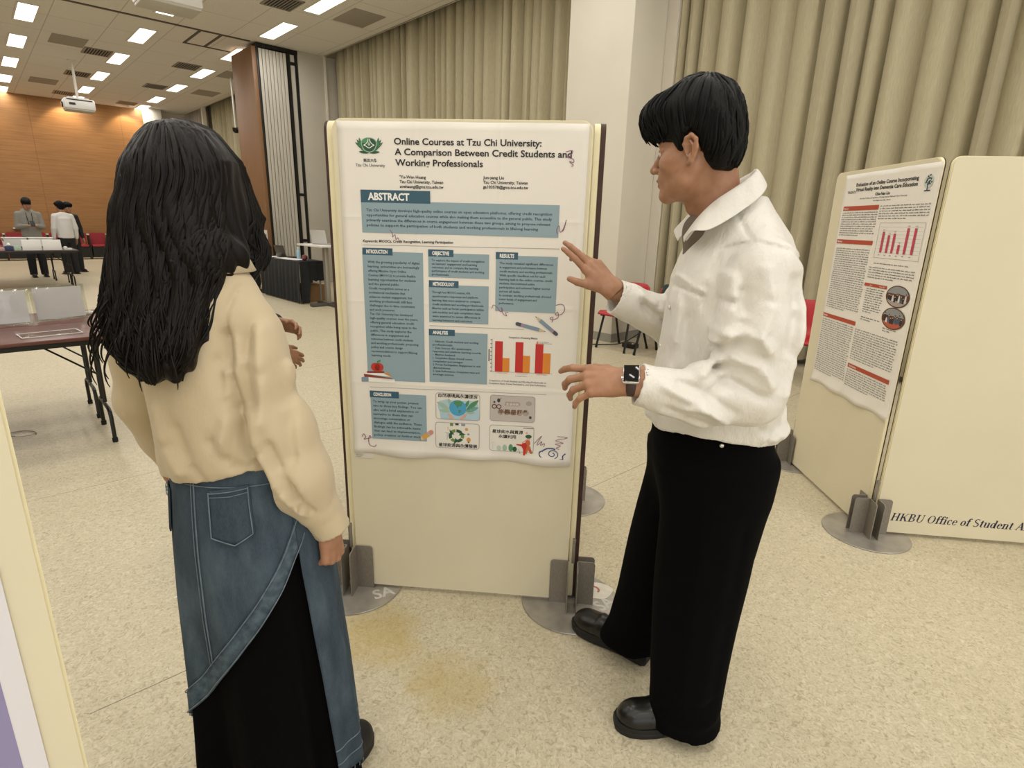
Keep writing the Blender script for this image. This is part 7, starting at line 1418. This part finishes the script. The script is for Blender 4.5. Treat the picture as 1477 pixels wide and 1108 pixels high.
# ================================================================ OTHER PEOPLE IN THE HALL
def figure(loc, face, height, label, top, bottom, hair=HAIR_K, arms='down', res=0.012, seed=1, hood=False, long_hair=False, mats=None, top_name='shirt'):
    """standing person: local x forward, y left; face = heading angle; built about 1.70 m tall and scaled"""
    r = thing('person', label, 'person', loc, face); r.scale = (height / 1.70,) * 3; O = (0, 0, 0); E = lambda c, q: ellip(c, q)
    hc = np.array((0.03, 0, 1.575)); hR = frame3((0.95, 0, -0.30 if arms == 'phone' else -0.05), (0, 0, 1)); hd = head_sdf(hc, hR, 0.93); nk = chain([(0.0, 0, 1.50), (-0.02, 0, 1.38)], [0.05, 0.06])
    if arms == 'phone': el = [((-0.01, s * 0.215, 1.10), (0.22, s * 0.07, 1.13)) for s in (1, -1)]
    elif arms == 'clasp': el = [((-0.01, s * 0.21, 1.10), (0.20, s * 0.045, 1.02 + 0.06 * s)) for s in (1, -1)]
    elif arms == 'reach': el = [((0.05, 0.22, 1.10), (0.12, 0.22, 0.86)), ((0.17, -0.20, 1.12), (0.40, -0.17, 1.02))]
    else: el = [((-0.02, s * 0.235, 1.09), (0.03, s * 0.245, 0.84)) for s in (1, -1)]
    sh = [(-0.02, s * 0.175, 1.365) for s in (1, -1)]; hands = []
    for s, (e, w) in zip((1, -1), el):
        f = nrm(np.array(w) - np.array(e)) if arms != 'reach' else nrm(np.array(w) - np.array(e)); up = (0, s * 0.9, 0.45) if arms == 'clasp' else ((0, s * 1.0, 0.1) if abs(f[2]) > 0.8 else (0, s * 0.3, 1)); hands.append(hand_sdf(np.array(w), frame3(f, up), -s, [(18, 26, 16)] * 4, [0.08, 0.02, -0.04, -0.1], [(0.75, 0.6, -0.35), (0.9, 0.3, -0.25), (0.95, 0.1, -0.2)], 0.97, 0.10))
    skin = iso(lambda P: smin(hd(P), nk(P), 0.02), (-0.15, -0.16, 1.36), (0.20, 0.16, 1.75), min(res, 0.006)); parts = [skin]
    for hs_, (e, w) in zip(hands, el): lo, hi = bounds([np.array(w)], 0.21); parts.append(iso(hs_, lo, hi, min(res * 0.55, 0.0065)))
    legs0 = [chain([(-0.01, s * 0.09, 0.88), (0.0, s * 0.095, 0.48), (-0.02, s * 0.10, 0.08)], [0.07, 0.05, 0.035]) for s in (1, -1)]; core = [loft([(0.85, -0.02, 0, 0.08, 0.12), (1.36, -0.02, 0, 0.08, 0.13)], 0)] + legs0 + [chain([q, e, w], [0.04, 0.035, 0.025]) for q, (e, w) in zip(sh, el)]
    parts.append(iso(lambda P: np.min([g(P) for g in core], axis=0), (-0.16, -0.34, 0.04), (0.48, 0.34, 1.45), 0.018)); np_mesh('body', parts, [SKIN, LIPS, EYEW, IRIS], r, O, face_mat(hc, hR, 0.93))
    T = loft([(0.86, -0.015, 0, 0.125, 0.175), (0.95, -0.015, 0, 0.130, 0.178), (1.15, -0.02, 0, 0.122, 0.170), (1.32, -0.025, 0, 0.110, 0.165), (1.40, -0.02, 0, 0.07, 0.10), (1.45, -0.01, 0, 0.058, 0.06)], 0); S = chain([sh[0], (-0.02, 0, 1.41), sh[1]], [0.062, 0.06, 0.062], 0.02)
    A_ = [chain([q, e, tuple(np.array(e) * 0.12 + np.array(w) * 0.88)], [0.066, 0.056, 0.042], 0.015) for q, (e, w) in zip(sh, el)]; hd2 = chain([(-0.07, 0.07, 1.44), (-0.10, 0, 1.46), (-0.07, -0.07, 1.44)], [0.045, 0.055, 0.045], 0.02) if hood else None
    def ft(P):
        d = smin(T(P), S(P), 0.04)
        for a in A_: d = smin(d, a(P), 0.012)
        if hd2 is not None: d = smin(d, hd2(P), 0.015)
        return d - 0.005 * waves(P, 32, seed)
    tv_ = iso(ft, (-0.22, -0.36, 0.83), (0.48, 0.36, 1.54), res); tp_ = np_mesh(top_name, [(relax(*tv_, 1), tv_[1])], top, r, O)
    pl_ = loft([(0.76, -0.01, 0, 0.10, 0.13), (0.88, -0.015, 0, 0.115, 0.16), (0.98, -0.015, 0, 0.11, 0.15)], 0); lg = [chain([(-0.01, s * 0.085, 0.84), (0.0, s * 0.095, 0.48), (-0.02, s * 0.10, 0.07)], [0.098, 0.080, 0.070], 0.02) for s in (1, -1)]
    bt_ = iso(lambda P: np.maximum(smin(smin(lg[0](P), lg[1](P), 0.008), pl_(P), 0.03), 0.05 - P[:, 2]), (-0.18, -0.25, 0.03), (0.18, 0.25, 1.0), res); np_mesh('trousers', [(relax(*bt_, 1), bt_[1])], bottom, r, O)
    for s in (1, -1):
        mb = MB(); mb.ell((0.055, s * 0.105, 0.045), (0.125, 0.046, 0.042), 18, 10); mb.box((-0.075, s * 0.105 - 0.043, 0.0), (0.18, s * 0.105 + 0.043, 0.028), bev=0.012); mb.ell((-0.03, s * 0.105, 0.07), (0.05, 0.042, 0.045), 14, 8); mb.build('shoe', BLEATHER, r)
    if long_hair:
        hb_ = [E(tuple(hc + np.array((-0.025, 0, 0.035))), (0.105, 0.092, 0.112)), loft([(1.22, -0.11, 0, 0.04, 0.08), (1.35, -0.08, 0, 0.06, 0.105), (1.50, -0.03, 0, 0.08, 0.105), (1.58, 0.0, 0, 0.08, 0.09)], 0)]; fc_ = E(tuple(hc + np.array((0.10, 0, -0.04))), (0.07, 0.06, 0.10))
        h_ = iso(lambda P: smax(smin(hb_[0](P), hb_[1](P), 0.03) + 0.003 * np.sin(np.arctan2(P[:, 1], P[:, 0]) * 18), -fc_(P), 0.02), (-0.22, -0.16, 1.18), (0.16, 0.16, 1.76), min(res, 0.007)); np_mesh('hair', [(relax(*h_, 1), h_[1])], hair, r, O)
    else: hair_man('hair', r, np.zeros(3), hc, hR, 0.93, hair, seed, 60)
    return r, tp_
# someone standing beyond the woman, hands clasped in front
GREYM = M('grey_marl_hoodie', '8b8880', 0.85, var=0.08, vs=60); WSHIRT = M('white_cotton_shirt', 'd6d3d0', 0.6); BSUIT = M('black_suit', '141316', 0.7); NAVYT = M('dark_trousers', '15151a', 0.8)
DARKTOP = M('dark_grey_top', '2a2828', 0.8)
figure((-1.215, 2.40, 0), rad(14), 1.62, 'person with clasped hands showing past the sleeve of the woman', DARKTOP, NAVYT, arms='clasp', res=0.009, seed=4, long_hair=True, top_name='jumper')
p_ = AB(1.06, 17.25); r, tp_ = figure((p_.x, p_.y, 0), math.atan2(-Bv.y, -Bv.x) + rad(5), 1.74, 'person in grey hooded sweatshirt looking down at a phone by the wooden wall', GREYM, NAVYT, arms='phone', hood=True, seed=7, top_name='hooded_sweatshirt')
mb = MB(); mb.tube([(0.09, 0.05, 1.40), (0.115, 0.045, 1.28), (0.12, 0.03, 1.16)], 0.007, 6); mb.tube([(0.09, -0.05, 1.40), (0.115, -0.045, 1.28), (0.12, -0.03, 1.12)], 0.007, 6); mb.build('drawstrings', DARKTOP, tp_)
ph_ = thing('mobile_phone', 'dark mobile phone held by the person in the grey hooded sweatshirt', 'phone', mw=r.matrix_world @ Matrix.Identity(4)); ph_.matrix_world = Matrix.Translation((p_.x, p_.y, 0)) @ Matrix.Rotation(math.atan2(-Bv.y, -Bv.x) + rad(5), 4, 'Z') @ Matrix.Translation((0.33, 0, 1.20)) @ Matrix.Rotation(rad(-40), 4, 'Y')
mb = MB(); mb.box((-0.005, -0.04, -0.075), (0.005, 0.04, 0.075), bev=0.003); mb.build('casing', BLK, ph_)
mb = MB(); mb.box((-0.0062, -0.036, -0.068), (-0.0048, 0.036, 0.068)); mb.build('display', M('phone_glass', '20242c', 0.1), ph_, smooth=False)
p_ = AB(1.72, 17.75); figure((p_.x, p_.y, 0), math.atan2(Bv.y, Bv.x) + rad(22), 1.70, 'person in white shirt and black trousers seen from behind near the wooden wall', WSHIRT, NAVYT, seed=9)
p_ = AB(1.90, 18.35); figure((p_.x, p_.y, 0), math.atan2(-Bv.y, -Bv.x) + rad(25), 1.69, 'person in black suit half hidden behind the white-shirted person', BSUIT, BSUIT, seed=12, top_name='jacket')
p_ = AB(0.02, 15.9); figure((p_.x, p_.y, 0), math.atan2(Av.y, Av.x) + rad(-8), 1.62, 'person at the left edge reaching an arm over the distant tables', WSHIRT, NAVYT, arms='reach', seed=15)
t = Nt('checked_cloth', 0.8); ck_ = t.n('TexChecker', Scale=28.0); t.link(t.obj(), ck_.inputs['Vector']); ck_.inputs['Color1'].default_value = lin('d5d2cc'); ck_.inputs['Color2'].default_value = lin('1a1a1c'); t.base(ck_.outputs[0])
figure((-5.56, 12.25, 0), rad(200), 1.74, 'person in checked black and white shirt mostly hidden behind long dark hair', t.m, NAVYT, seed=17)
figure((-2.72, 10.62, 0), rad(215), 1.52, 'person in black behind the standing desk, mostly hidden by the poster board', BSUIT, BSUIT, seed=19, top_name='jacket')
# ---------------------------------------------------------------- fixed small things near the far doorway
mb = MB(); mb.box((-0.02, -0.18, -0.09), (0.02, 0.18, 0.09), bev=0.005); es = thing('exit_light', 'small green sign box on the brown end panel behind the checked shirt', 'sign', mw=ROOM @ Matrix.Translation((4.80, 13.75, 1.78)))
mb.build('green_box', M('dull_green', '3f5a34', 0.5), es)
